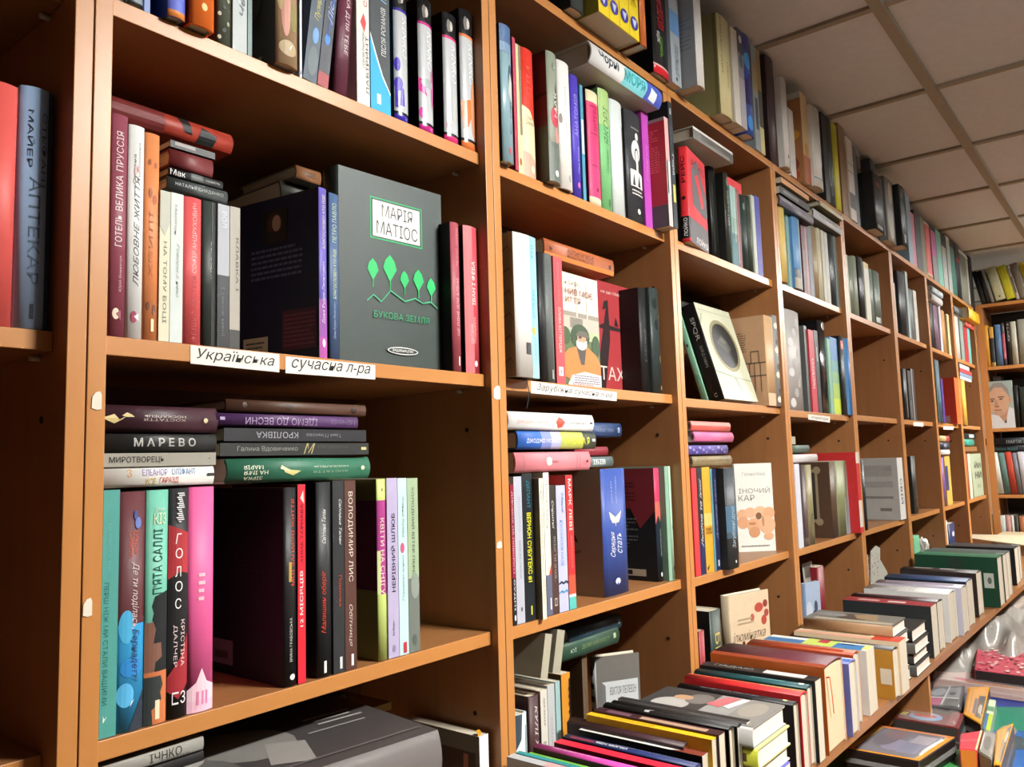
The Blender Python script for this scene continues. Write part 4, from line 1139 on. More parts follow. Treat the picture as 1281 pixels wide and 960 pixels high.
# ------------------------------------------------------------------ bottom of the second bay
shelf(ZL, 'books in the second bay bottom', 'in the second bay bottom')
up('pale hardback with dark auburn hair photograph', 645.5, 661, 866, '#b9c6ca', y=.012, ry=900, h=.175, dec=[E_(-.0, .05, .8, .5, '#4c3432'), P_([(0, .7), (.4, .8), (.5, 1), (0, 1)], '#3c4a54'), R_(.75, .2, 1, .9, '#8f9ca0')])
up('dark maroon hardback with white script reading down', 663, 676, 853, '#3a1a1c', y=.02, ry=890, h=.19, dec=[T('КУЛІ ЖИВОВ', .45, .3, .78, .92, '#d8d0cc', 'D', it=.3), R_(.4, .12, .7, .24, '#6c605c')])
up('cream paperback with tiny spaced capitals', 676.5, 685, 850, '#cfcdc2', y=.022, ry=890, h=.192, hard=False, dec=[T('ДЕР БЕКЕР', .4, .72, .65, .94, '#5c5a54', 'D'), T('ВЕЧІРНЯ', .3, .2, .65, .6, '#8c8a82', 'D')])
up('light grey paperback with rosy lettering', 685.5, 694.5, 846, '#b3b8ba', y=.024, ry=890, h=.195, hard=False, dec=[T('КОХАННЯ', .35, .5, .62, .74, '#b48c90', 'D')])
up('pale teal paperback in the shade', 695.5, 701.5, 842, '#93b4b4', y=.026, ry=890, h=.195, hard=False)
up('mustard yellow notebook with black comb edge', 703, 714, 834, '#c8862a', y=.032, ry=880, h=.2, hard=False, dec=[R_(.84, .0, 1, .95, '#1c1410')]+[E_(.72, .02+.06*k, .9, .05+.06*k, '#1c1410') for k in range(15)], side='#6c4818')
up('dull brown paperback next to the white cover', 729, 735.5, 826, '#5c4a38', y=.075, ry=860, h=.2, hard=False)
up('slim pale booklet tilted against the shelf', 676, 685, 790, '#a9a592', y=.012, ry=845, z=1.166, h=.066, lean=14, d=.12, hard=False, side='#8c8876', cat='booklet', name='booklet')
up('second slim pale booklet tilted, nearer the green books', 691, 701, 790, '#a29e8c', y=.012, ry=842, z=1.166, h=.066, lean=15, d=.12, hard=False, side='#8c8876', cat='booklet', name='booklet')
faceq('white hardback facing out with grey picture of books', (745, 824), (799, 817), .1, .024, '#dadee0', side='#6c6a66', dec=[R_(.12, .1, .95, .74, '#c3c9cc', 'f'), P_([(.12, .1), (.2, .1), (.2, .7), (.12, .74)], '#6c6e70', 'f'), T('ВІКТОР ПЕЛЕВІН', .3, .6, .9, .68, '#4a4c50', 'H', 'f'), P_([(.42, .2), (.46, .2), (.46, .52), (.42, .54)], '#7c7e80', 'f'), T('ВІКТОР ПЕЛЕВІН', .52, .4, .86, .46, '#6c7074', 'H', 'f'), E_(.78, .42, .92, .52, '#b83c48', 'f'), L_(.2, .1, .8, .9, 6, '#33322f', 's', 3)])
flat('dark green book lying with gold lettering', 690, 775, 812, 836, '#2c4a3a', y=.06, d=.14, dec=[T('ДОВГИЙ МІСТ', .3, .42, .62, .84, '#7c8c5c', 'D'), T('ЮЇ', .35, .26, .6, .34, '#a8b4a0', 'D'), R_(.3, .9, .6, .94, '#a8b48c')])
flat('dark teal book lying right under the shelf board', 712, 778, 789, 809, '#26404c', y=.062, d=.14, dec=[T('Подорожник', .35, .2, .65, .66, '#4c6c7c', 'D'), R_(.3, .92, .6, .96, '#7c949c')])
up('black hardback tall in the dark corner', 790, 806, 812, '#191512', y=.15, ry=830, h=.2, d=.12)

# ------------------------------------------------------------------ spine-up books on the ledge, second bay
shelf(ZL, 'books standing spine up on the ledge', 'spine up on the ledge', y=-.02)
spine_up('pale grey and pink paperback nearest the left edge', 634, 947, 643, '#b0b4b8', L=.2, hard=False, rough=.4, dec=[R_(.1, .0, 1, .7, '#c49a9c')])
spine_up('teal slim paperback beside the post', 645, 942, 650, '#2f8c90', L=.2, hard=False, dec=[T('НАЙДОРОЖЧЕ', .3, .3, .7, .7, '#1c5a60', 'D')])
spine_up('lime green paperback beside the magenta one', 656, 945, 664, '#6fae3c', L=.195, z=1.083, hard=False, dec=[T('Полювання', .3, .4, .7, .85, '#d6e8b0', 'D', it=.3)])
spine_up('magenta hardback with white title', 667, 933, 676.5, '#cf4aa4', side='#4a1a40', L=.215, dec=[T('НАКЛЕЙКИ ТА ЛЮДИ', .35, .5, .62, .86, '#efb8de', 'D')], z=1.092)
spine_up('scarlet paperback between magenta and navy', 693, 929, 702, '#d6243c', side='#7c1420', L=.21, hard=False)
spine_up('navy hardback with bold white capitals', 704, 921, 712.5, '#1e2c5c', L=.215, dec=[T('МІЖ МОГИЛ', .2, .5, .48, .74, '#e6e8ee', 'D', b=.02), T('МІСЯЦЬ НАД ЛИТВАКОМ', .62, .1, .8, .6, '#aab2cc', 'D'), R_(.1, .75, .4, .95, '#7c3448')])
spine_up('white and black paperback with brown animal art', 724, 913, 734, '#d8d8d0', side='#15171a', L=.205, hard=False, dec=[P_([(0, 0), (1, 0), (1, .2), (.6, .28), (.3, .16), (0, .24)], '#7c3a2c'), P_([(.3, .3), (.9, .34), (.8, .5), (.2, .46)], '#b4c9dc'), E_(.4, .28, .7, .34, '#3c3c3c')])
spine_up('maroon-brown hardback with thin capitals', 709, 901, 722, '#3a2228', L=.2, z=1.096, y=.0, dec=[T('РЕЛІКТИ', .4, .3, .65, .6, '#8c7c78', 'D')])
spine_up('bright yellow paperback, narrow spine', 733, 894, 740, '#e0b022', L=.21, z=1.106, hard=False, dec=[T('СТОЛІТТЯ БОРІВ', .3, .45, .6, .85, '#a87c14', 'D')])
spine_up('dark maroon paperback with tan label', 742, 889, 751, '#351a20', L=.21, z=1.109, hard=False, dec=[R_(.15, .1, .7, .62, '#a88a74'), R_(.15, .7, .7, .9, '#6c4a58')])
# ------------------------------------------------------------------ row on top of the bookcases, from the third bay on
shelf(ZT+TH, 'books standing on top of the bookcases', 'on top of the bookcases', y=.001)
up('big cream hardback with olive cover', 897.5, 912, 22, '#d6cd9a', ry=22, b=(916, 150), side='#8c8558', d=.15, bulge=.004, dec=[T('Українка', .5, .3, .75, .56, '#9a9268', 'U'), T('КІНО СЦЕНАРІЇ', .16, .42, .28, .98, '#4c4428', 'U'), R_(.93, 0, .98, 1, '#756e44', 'b')])
up('black hardback looming behind the cream one', 925, 935, 15, '#141312', ry=30, y=.135, d=.15)
up('white paperback beside the cream hardback', 914, 921, 36, '#d3d0c6', ry=40, y=-.035, hard=False)
up('black and white photo-covered paperback', 921.3, 928, 37, '#7c7c80', ry=42, y=-.035, hard=False, bands=[(.5, '#a8a4a8'), (.75, '#8c8c90'), (1, '#3c4248')], dec=[E_(.3, .86, .8, .94, '#d3d3d3'), E_(.2, .6, .8, .75, '#56606a')])
up('blue galaxy-patterned hardback', 928.3, 938, 44, '#24418c', ry=50, y=-.03, dec=[R_(0, .3, 1, .55, '#1c1c54'), E_(.1, .66, .9, .82, '#4a9cdc'), E_(.2, .05, .8, .2, '#3c86cc'), E_(.4, .5, .9, .62, '#2c2060'), E_(0, .86, .7, .97, '#3a3c94')])
up('grey and ochre striped paperback', 938.5, 944.5, 57, '#8c949a', ry=60, y=-.005, hard=False, dec=[R_(.4, .55, .95, .85, '#b08c4c'), R_(.3, .2, .8, .5, '#3c444c')])
up('mottled cream and black paperback', 944.8, 949.5, 62, '#a8a084', ry=60, y=-.005, hard=False, bands=[(.25, '#c9c08c'), (.6, '#4c4c44'), (1, '#8c7c54')])
up('very dark brown thick hardback', 958, 968, 72, '#3c2626', ry=76, b=(977, 210), side='#221416', d=.15)
up('tall white hardback next to the dark brown one', 968.5, 978.5, 91, '#dcdbd6', ry=94, y=-.02, dec=[E_(.4, .1, .55, .14, '#2c2c2c'), R_(.8, .1, .95, .3, '#b4b4b4')])
up('white slimmer hardback, a little lower', 979, 984, 102, '#cfd0cc', ry=105, y=-.012, dec=[R_(.3, 0, 1, .2, '#a8a8a8')])
up('white short paperback before the cookery book', 985.5, 991.5, 137, '#dadbd8', ry=140, y=-.004, hard=False)
up('cookery book with food photographs and cream spine', 1000.5, 1008, 118, '#cdb486', ry=122, y=-.015, side='#a8764a', d=.13, bulge=0, dec=[E_(.3, .46, .95, .6, '#d39c3a', 'b'), E_(.2, .1, .9, .32, '#7c3a24', 'b'), E_(.1, .3, .6, .44, '#c99a60', 'b'), E_(.5, .02, .9, .16, '#b8542c', 'b'), R_(.0, .93, 1, 1, '#c3bfb4', 'b'), E_(.1, .78, .5, .9, '#a82c30', 'b'), R_(0, 0, 1, .3, '#a85c38'), E_(.2, .3, .8, .45, '#c3944c')])
up('fat white rounded hardback with thin blue ring', 1008.5, 1025, 131, '#dcdcd6', ry=140, y=-.03, bulge=.006, dec=[R_(0, .1, 1, .112, '#4a8ca8'), E_(.72, .12, 1, .3, '#5c5450'), R_(.82, .7, 1, .86, '#a87c5c'), R_(.72, .35, .96, .45, '#b4b4b0'), R_(.72, .5, .96, .58, '#b4b4b0')])
up('black tall slim paperback', 1027, 1032, 142, '#1c201e', ry=146, y=-.006, hard=False)
up('dark bottle-green hardback', 1032.3, 1040, 148, '#1f2a28', ry=150, y=-.006, dec=[R_(.3, .1, .5, .6, '#3a4442')])
up('acid yellow slim hardback', 1041, 1047.3, 156, '#d0cf2c', ry=160, y=-.004, dec=[R_(.8, 0, 1, 1, '#a8a41c')])
up('tan paperback beside the acid yellow one', 1047.6, 1054.6, 152, '#8c6c44', ry=156, y=.002, hard=False)
up('white paperback with two grey rings and dark foot', 1055, 1065, 172, '#dcd8cf', ry=176, y=-.004, hard=False, bands=[(.14, '#dcd8cf'), (.33, '#4c4844'), (1, '#dcd8cf')], dec=[R_(0, .68, 1, .69, '#8c8880'), R_(0, .58, 1, .59, '#8c8880')])
up('grey slim paperback in a dark run', 1065.5, 1070, 183, '#5c646a', ry=186, y=.002, hard=False)
up('black glossy paperback with silver head', 1070.5, 1075.5, 189, '#24262a', ry=192, y=.002, hard=False, bands=[(.92, '#26282c'), (1, '#8c8c8c')], rough=.2)
up('charcoal paperback with reddish streak', 1076, 1081, 188, '#33302f', ry=192, y=.002, hard=False, dec=[R_(.3, .1, .6, .8, '#5c3a36')])
up('dim grey paperback before the big black box file', 1081.3, 1085.5, 197, '#54585a', ry=200, y=.002, hard=False)
up('big black hardback with red square emblem', 1087, 1103, 217, '#1d1e1e', ry=222, y=-.035, bulge=.002, d=.16, dec=[R_(.3, .78, .65, .87, '#7c2c2c'), L_(.2, .08, .7, .3, 5, '#4c4c4a', 's', 4), R_(.2, .04, .7, .09, '#5c6066')])
up('silvery hardback with white streak', 1104, 1117, 223, '#a8b0b0', ry=228, y=-.03, side='#7c8486', dec=[E_(.3, .6, .7, .95, '#d8d4c8'), E_(.2, .05, .7, .4, '#b8bcac'), R_(.85, 0, 1, 1, '#8c9494')])
up('black and navy hardback with small label at its foot', 1122, 1131.5, 232, '#252c34', ry=236, b=(1136, 311), dec=[R_(.3, .06, .6, .2, '#8c8c8c'), R_(.2, .8, .8, .95, '#4c545c')], side='#15181c')
up('pale blue thin paperback', 1132, 1137, 244, '#93b0c4', ry=246, y=.0, hard=False)
up('pastel pink slim paperback', 1137.4, 1142.5, 266, '#dc8ca4', ry=268, y=.001, hard=False)
up('dark aubergine paperback', 1143, 1150, 266, '#2c2a34', ry=268, y=.001, hard=False)
up('khaki thin paperback', 1150.5, 1155, 272, '#7c7c60', ry=274, y=.001, hard=False)
up('coral red hardback with cream cap', 1156, 1163, 279, '#cc5450', ry=282, y=-.002, bands=[(.05, '#d8c8a8'), (.95, '#cc5450'), (1, '#dccfb4')])
up('orchid pink fading paperback', 1164, 1169.6, 289, '#a86a94', ry=292, y=.001, hard=False, bands=[(.5, '#8c8c90'), (1, '#b85c9c')])
up('turquoise paperback', 1170, 1176, 289, '#7cbcac', ry=292, y=.001, hard=False)
up('black paperback with white lower spine', 1177, 1182, 296, '#2c3032', ry=300, y=.001, hard=False, bands=[(.8, '#b4b8b4'), (1, '#24282a')])
up('white and grey narrow paperback', 1183, 1187, 297, '#b8c0bc', ry=300, y=.001, hard=False)
up('black-capped sea-green hardback', 1187.4, 1193.6, 301, '#3c7c74', ry=305, y=.001, bands=[(.86, '#4a8c80'), (1, '#1c2222')])
up('black hardback with red spot', 1194, 1199.6, 306, '#25282a', ry=310, y=.001, dec=[E_(.2, .66, .8, .75, '#b83a30')])
up('silver mottled hardback near the corner', 1200.3, 1211, 317, '#8c9084', ry=322, y=.001, side='#5c6058', dec=[R_(.7, .05, .9, .9, '#d0d0c8'), E_(.1, .5, .5, .8, '#6c7464'), R_(0, .94, 1, 1, '#c3c3bc')])
up('dark slim hardback in the corner', 1212, 1216, 322, '#2c2e2c', ry=326, y=.001)

# ------------------------------------------------------------------ third bay, upper shelf
shelf(Z1[3]+TH, 'books on the third bay upper shelf', 'on the third bay upper shelf')
faceq('red and grey paperback facing out, crooked figure print', (858.5, 183), (881, 206.5), -.004, .021, '#c8323a', Z=Z1[3]+TH, hard=False, side='#c8303a', bands=[(.04, '#c8303a'), (.27, '#1c1a1c'), (1, '#d83038')], dec=[R_(.0, 0, 1, .26, '#5c5a5e', 'f'), P_([(.2, .3), (1, .24), (1, .34), (.2, .42)], '#cc3a42', 'f'), P_([(.2, .42), (.9, .36), (1, .4), (1, .6), (.5, .95), (.2, .8)], '#5c5a5e', 'f'), P_([(.35, .75), (.55, .8), (.85, .48), (.7, .45)], '#cc3a42', 'f'), T('ЛОЙКО', .3, .03, .95, .11, '#ece6e4', 'H', 'f', b=.01), T('РЕЙС', .2, .84, .95, .93, '#54363a', 'H', 'f'), T('ЛОЙКО', .25, .06, .75, .25, '#eeeeee', 'U'), T('РЕЙС', .25, .62, .75, .9, '#241416', 'U'), E_(.3, .44, .7, .48, '#241416')])
up('black hardback in shadow behind the red one', 888, 896, 207, '#181a18', ry=215, y=.035, side='#0c0c0b', dec=[R_(.2, .1, .3, .8, '#33362f')])
up('black hardback with silver capitals and white edge', 898, 907.3, 213, '#26281f', ry=217, hard=True, side='#101110', dec=[T('БРАТ НА ВІЙНІ', .3, .42, .62, .8, '#bcbcb4', 'U'), R_(.86, .02, .95, .98, '#a8aca4'), E_(.3, .85, .7, .95, '#5c6458')])
up('misty teal paperback', 908, 918.6, 232, '#7ca09c', ry=236, hard=False, bands=[(.4, '#3c6a72'), (.6, '#7c9c94'), (1, '#94b4b0')], dec=[T('КИТ', .6, .42, .85, .6, '#c9c49a', 'U'), R_(.62, .3, .7, .95, '#c3cfc4')])
up('brick brown thin paperback', 919.2, 924, 237, '#7c4644', ry=240, hard=False, dec=[R_(.1, .05, .3, .95, '#a0888c')])
up('dark pine hardback', 926, 934, 245, '#20302e', ry=248, dec=[E_(.3, .8, .6, .9, '#5c6c68')])
up('dark olive slim hardback', 934.4, 939, 246, '#343c30', ry=248)
up('thin white paperback beside the ultramarine one', 939.5, 943.2, 245, '#b4bcb0', ry=248, hard=False)
up('ultramarine paperback, last before the upright', 943.5, 949.5, 246, '#3a3a98', ry=249, hard=False, dec=[E_(.2, .5, .9, .7, '#30307c')])
flat('grey and white big book lying highest', 867, 917, 157, 172, '#5c5a55', y=-.012, d=.2, side='#b4b2ac', bulge=.001, hard=True, dec=[R_(0, 0, .22, 1, '#d8d6d0'), R_(.75, 0, 1, .9, '#7c7a74')])
flat('small red box lying on the teal book', 907.5, 927.5, 219, 233, '#d0343a', y=.02, d=.1, bulge=0, hard=False, side='#b02830', cat='box', name='box')

# ------------------------------------------------------------------ third bay, middle shelf
shelf(Z2[3]+TH, 'books on the third bay middle shelf', 'on the third bay middle shelf')
face('pale hardback leaning back, dark oval and black spine', 907, 949, 0, '#101010', th=.034, y=.026, tilt=15.5, h=.247, rough=.5, front='#c9cdb4', side='#101010', bulge=.001, dec=[E_(.14, .3, .9, .86, '#8c8660', 'f', 26), E_(.2, .34, .84, .82, '#2a2c2e', 'f', 26), P_([(.3, .6), (.5, .7), (.7, .56), (.55, .5)], '#4c504c', 'f'), P_([(.4, .64), (.5, .6), (.62, .62), (.5, .67)], '#6c6c60', 'f'), R_(.0, .93, 1, .937, '#a8ac94', 'f'), P_([(0, .28), (.5, .24), (1, .22), (1, .226), (.5, .248), (0, .288)], '#8c9080', 'f'), P_([(.5, .24), (.6, .1), (.61, .1), (.52, .25)], '#8c9080', 'f'), P_([(0, .8), (.1, .9), (.12, .89), (.02, .78)], '#a8ac94', 'f'), T('SPQR', .3, .62, .66, .86, '#b4b4ac', 'D'), T('БІРД МЕРІ', .4, .34, .62, .56, '#8c8c84', 'D'), T('С', .4, .04, .6, .08, '#9c9c94', 'H')])
face('mint green hardback leaning back behind the oval one', 887, 905, 0, '#84b89c', th=.016, y=.0655, tilt=15.5, h=.236, bulge=.001, side='#2c3c34', front='#7cb096', dec=[E_(.3, .6, .6, .64, '#2c4438'), E_(.2, .2, .8, .3, '#5c8c74')])
up('sand hardback with bridge drawing on its back cover', 957.5, 969, 396, '#c3a078', ry=430, y=.006, d=.13, side='#b08c6c', bulge=.0015, dec=[L_(.02, .6, .62, .83, 9, '#6c5440', 'b', 3), L_(.2, .44, .62, .52, 2, '#7c6450', 'b', 4)]+[R_(a, .16, a+.012, .47, '#4c4034', 'b') for a in (.45, .55, .66, .76, .88)]+[R_(.4, .47, 1, .482, '#4c4034', 'b'), R_(.42, .33, 1, .34, '#4c4034', 'b'), R_(.7, .48, .712, .6, '#4c4034', 'b'), R_(.86, .48, .872, .6, '#4c4034', 'b'), R_(.7, .6, .872, .61, '#4c4034', 'b'), R_(.1, .03, .7, .14, '#a8a49c', 'b'), E_(.45, .06, .6, .1, '#54544c', 'b'), R_(0, 0, .8, .14, '#c9a884')])
up('black and white marbled hardback by the upright', 970, 978, 396, '#8c8c8a', ry=430, y=.004, dec=[E_(.1+.2*(k % 3), .04+.09*k, .6+.13*(k % 3), .11+.09*k, ('#dcd8c8', '#2c2e30', '#5c6064')[k % 3]) for k in range(10)])
flat('black hardback lying deep in shadow', 852, 902, 366, 388, '#15171a', y=.15, d=.12, dec=[T('ЛЕКСИКОН', .3, .3, .6, .8, '#34373a', 'D')])

# ------------------------------------------------------------------ third bay, lower shelf
shelf(Z3[3]+TH, 'books on the third bay lower shelf', 'on the third bay lower shelf')
up('scarlet paperback, leftmost', 871, 877.3, 586, '#d8383c', hard=False, dec=[T('Червоний', .4, .3, .7, .6, '#e47874', 'U')])
up('black-navy paperback with white script up its spine', 877.6, 884, 586, '#20224a', hard=False, bands=[(.3, '#1f2450'), (1, '#202226')], dec=[T('Любов та інші', .35, .25, .75, .9, '#d8d8d8', 'U', it=.4)])
up('amber yellow paperback with black words near foot', 884.3, 894, 585, '#d89c2c', hard=False, dec=[R_(0, .44, 1, .56, '#dcb868'), T('ПОНІЙ\nНАПЛИ', .15, .36, .9, .43, '#3a2c14', 'H', b=.01), P_([(.1, .05), (.5, .08), (.2, .02)], '#3a2c14')])
up('slim teal paperback beside the amber one', 894.3, 897, 587, '#5c8c94', hard=False)
up('navy paperback with pale script', 897.3, 902, 588, '#22284c', hard=False, dec=[T('Джерело світла', .4, .3, .75, .9, '#aab0cc', 'U', it=.4), R_(.4, .04, .7, .1, '#d8d8d8')])
up('black paperback in the gap', 902.5, 906, 588, '#14161a', hard=False)
up('smoky blue-black hardback with white signature', 911, 926, 586, '#2c3438', b=(926, 710), side='#14181a', d=.13, bulge=.002, dec=[R_(0, .36, 1, .62, '#44647c'), R_(0, .3, 1, .36, '#38505e'), T('Загублені душі', .4, .2, .8, .62, '#a8b8c0', 'U', it=.4), E_(.6, .05, .72, .08, '#d8d8d8')])
faceq('white paperback facing out with sleeping babies on cover', (924.5, 691.5), (971, 689.5), .1, .016, '#dfe2dc', yt=581, hard=False, side='#dfe2dc', dec=[T('ІНОЧИЙ', .08, .66, .92, .73, '#8c8880', 'H', 'f'), T('КАР', .06, .575, .5, .64, '#7c7870', 'H', 'f'), T('Галина Мала', .2, .86, .82, .9, '#b0b0aa', 'H', 'f')]+[E_(a, b_, a+w_, b_+h_, c, 'f') for a, b_, w_, h_, c in ((.0, .36, .3, .12, '#d8a884'), (.2, .38, .32, .12, '#dcae8c'), (.45, .38, .36, .13, '#e0b490'), (.7, .37, .32, .13, '#d8a680'), (.0, .26, .3, .14, '#d09c78'), (.25, .22, .4, .16, '#d8a680'), (.58, .2, .44, .2, '#dcae8a'), (.3, .16, .3, .12, '#c8926c'), (.5, .36, .16, .08, '#7c5a40'), (.3, .3, .2, .03, '#b47c58'), (.66, .28, .06, .12, '#b88460'), (.7, .13, .26, .08, '#d8a680'))]+[L_(.08, .05, .85, .08, 1, '#8c8c88', 'f', 4)])
flat('coral hardback lying, topmost', 865, 914, 526.5, 539, '#d06058', d=.13, bulge=.003, side='#b4a890', dec=[R_(0, .0, .45, 1, '#dc7c74')])
flat('candy pink hardback lying, second', 869, 918, 539.8, 553, '#d8709c', d=.13, bulge=.004, side='#b4a890')
flat('violet lace-patterned hardback lying, third', 860, 911, 557, 569.5, '#564a90', d=.13, dec=[E_(.1+.25*(k % 3), .04+.075*k, .4+.25*(k % 3), .1+.075*k, '#8078b4') for k in range(12)])
flat('tan mottled hardback lying, lowest', 867, 916, 571, 584.5, '#8c7c5c', d=.13, bulge=.004, dec=[T('ПОЛЬОВІ ДОСЛІДЖЕННЯ', .3, .1, .6, .9, '#6c5438', 'D')])
up('black slim hardback standing behind the stack', 912, 918, 562, '#1a1a1b', ry=575, y=.08, h=.21, dec=[R_(.7, .5, .8, .8, '#8c8c8c')])

# ------------------------------------------------------------------ third bay, bottom
shelf(ZL, 'books in the third bay bottom', 'in the third bay bottom')
up('dark red hardback beside the post', 876, 883, 763, '#8c2a30', ry=800, y=.008, h=.19)
up('green-black hardback with big gold letters', 890, 904, 764, '#24342c', ry=785, y=.022, side='#0d0e0d', d=.14, dec=[T('БЕРТЕ', .3, .14, .76, .78, '#b8a462', 'D', b=.01)])
faceq('cream rounded notebook with red blossoms on cover', (912, 747), (960.5, 737.5), .05, .026, '#b8a88c', hard=True, front='#d3bea0', side='#d3bea0', dec=[T('ілюмінатка', .04, .52, .88, .62, '#54443c', 'H', 'f', it=.4), E_(.62, .78, .84, .88, '#b0483c', 'f'), E_(.5, .7, .6, .78, '#b05c50', 'f'), E_(.78, .64, .92, .74, '#b0483c', 'f'), E_(.84, .82, .96, .9, '#8c3c34', 'f'), E_(.86, .72, .98, .8, '#9c4840', 'f'), P_([(.2, .1), (.24, .42), (.3, .48), (.4, .46), (.46, .3), (.44, .12)], '#5c2c20', 'f'), E_(.26, .44, .34, .52, '#54281c', 'f'), E_(.36, .42, .44, .5, '#54281c', 'f'), P_([(.26, .08), (.3, .22), (.46, .2), (.46, .05)], '#c3b464', 'f'), L_(.18, .68, .6, .76, 2, '#b4a084', 'f', 3)])
up('black tall hardback against the right panel', 975, 984, 734, '#191a20', ry=760, y=.055, side='#211f27', d=.15, h=.226)
# ------------------------------------------------------------------ fourth bay
shelf(Z1[4]+TH, 'books on the fourth bay upper shelf', 'on the fourth bay upper shelf')
up('butter yellow hardback, leftmost', 975.5, 982.5, 260, '#d8bc6c', ry=270, y=.0)
up('thin aqua paperback beside the sky blue one', 983, 986, 262, '#8cb4b0', ry=270, hard=False)
up('sky blue hardback with dark landscape at foot', 990, 1000.5, 268, '#6a9ccc', ry=275, y=.004, side='#4a7cb0', dec=[R_(0, .14, 1, .26, '#1f2a30'), R_(0, 0, 1, .14, '#8c8068'), R_(.7, 0, 1, .95, '#9cbcc4')])
up('deep maroon paperback with pink edge', 1001.5, 1008.5, 276, '#56242a', ry=285, hard=False, dec=[R_(.6, 0, 1, 1, '#9c6c70')])
up('navy slim paperback between maroon and beige', 1009, 1014, 280, '#2c3040', ry=285, hard=False)
up('beige hardback', 1014.5, 1022, 284, '#a08c68', ry=290)
up('ivory slim hardback', 1022.4, 1026.5, 286, '#d8d2b4', ry=292)
up('pair-striped white paperback', 1027, 1034.5, 290, '#b8b8a8', ry=296, hard=False, dec=[R_(.4, 0, .5, 1, '#8c8c80')])
up('blue-black hardback near the upright', 1035, 1042.5, 293, '#1a222c', ry=298)
up('grey-green paperback touching the upright', 1043, 1047.5, 292, '#7c8c88', ry=298, hard=False)
flat('peach paperback lying highest', 977, 1012, 221, 227.5, '#d8a070', y=-.004, d=.14, hard=False, side='#a89c88')
flat('grey glossy paperback lying second', 976, 1013, 232, 241, '#6c7276', y=-.006, d=.14, hard=False, side='#3c423e', rough=.2, dec=[R_(.3, .1, .7, .6, '#9ca2a8')])
flat('dark hardback lying third with pale title', 976, 1018, 243, 255, '#5c5862', y=-.008, d=.15, side='#1f2020', dec=[R_(.0, 0, .5, .96, '#85808c'), T('ІСТОРІЯ', .15, .08, .45, .34, '#c9c9cc', 'D')])
flat('cream hardback lying topmost at right end', 1026.5, 1063, 250.5, 256.5, '#d3cfb4', y=-.012, d=.13, side='#7c7c60')
flat('white hardback lying under the cream one', 1018.5, 1057, 260, 271, '#c9ccd0', y=-.006, d=.14, side='#54544c', dec=[T('СТО ТИСЯЧ СЛІВ', .3, .2, .6, .8, '#6c7074', 'D')])
shelf(Z2[4]+TH, 'books on the fourth bay middle shelf', 'on the fourth bay middle shelf')
up('fat grey marbled hardback beside the upright', 989.5, 1008, 389, '#b4b2b0', side='#a8a29c', d=.14, bulge=.005, dec=[E_(.1+.25*(k % 3), .03+.1*k, .4+.2*(k % 3), .12+.1*k, ('#c6c4c4', '#a09e9c', '#aaa8a4')[k % 3]) for k in range(9)])
up('slim iron grey paperback', 1012, 1015.5, 408, '#4c504e', hard=False, y=.02)
up('crimson paperback with white letters in its middle', 1016, 1024, 413, '#b8283a', hard=False, dec=[T('ТАНСПЕРІНСЬ', .3, .28, .72, .66, '#e0c8cc', 'U', b=.01)])
up('black slim paperback with white dash', 1024.5, 1029, 414, '#141518', hard=False, dec=[R_(.4, .62, .6, .8, '#9c9c9c')])
up('black glossy hardback with dark red title', 1030.5, 1040, 402, '#1f2022', side='#101112', rough=.2, dec=[T('ПІДПІЛЛЯ', .4, .34, .75, .64, '#6c2430', 'U'), E_(.4, .9, .9, .99, '#8c9090')])
up('thin sage paperback beside the lime one', 1040.5, 1044, 424, '#84b49c', hard=False)
up('blue to lime gradient paperback', 1044.3, 1053, 423, '#5c8cc0', hard=False, bands=[(.2, '#c4d82c'), (.4, '#a4c454'), (.55, '#84b484'), (.7, '#6ca4a8'), (1, '#5c90c8')])
up('black hardback with orange square near its head', 1056, 1064, 421, '#23282a', y=.006, side='#0f1112', d=.14, dec=[R_(.2, .83, .8, .94, '#d8643c'), E_(.35, .86, .65, .91, '#e8a070'), T('ШАНТА', .3, .2, .7, .42, '#3c4a44', 'U')], ribbon=('#c8b8a8', [(-.002, .0, .0), (-.003, -.006, -.012), (-.005, -.007, -.03)], (.002, .001, 0)))
up('azure blue hardback at the shelf end', 1064.4, 1070, 424, '#3a7cc0', y=-.002, side='#6ca0d0', d=.14)
sg('worn white paper strip on the fourth bay middle shelf edge', 1011, 1038, 518.5, 525, 521.5, 529, 'література', REC, marg=(.1, .2, .9, .8))
shelf(Z3[4]+TH, 'books on the fourth bay lower shelf', 'on the fourth bay lower shelf')
up('bright white paperback, leftmost', 1000, 1006, 581, '#d0d4e0', hard=False)
up('speckled black slim paperback', 1006.2, 1008, 583, '#2c2826', hard=False)
up('maroon-brown hardback', 1008.3, 1014.6, 583, '#3f2426', bands=[(.1, '#6c5a50'), (1, '#3f2426')])
up('tan mottled slim hardback', 1014.9, 1022.3, 582, '#8c8460', dec=[E_(.2, .1, .8, .4, '#6c6444')])
up('brown hardback with framed portrait on its cover', 1043, 1050, 578, '#54402f', y=.018, d=.125, side='#4a3628', bulge=.001, dec=[R_(.1, .2, .72, .9, '#8c7c64', 'b'), R_(.16, .24, .66, .86, '#33302a', 'b'), E_(.28, .62, .52, .82, '#8c6c58', 'b'), P_([(.18, .24), (.64, .24), (.6, .5), (.5, .62), (.34, .62), (.22, .5)], '#1a201a', 'b'), P_([(.38, .64), (.48, .64), (.43, .5)], '#b8b0a4', 'b'), E_(.62, .84, .8, .94, '#8c7c64', 'b'), E_(.62, .16, .8, .26, '#8c7c64', 'b'), R_(.1, .02, .36, .16, '#b8b4a8', 'b')])
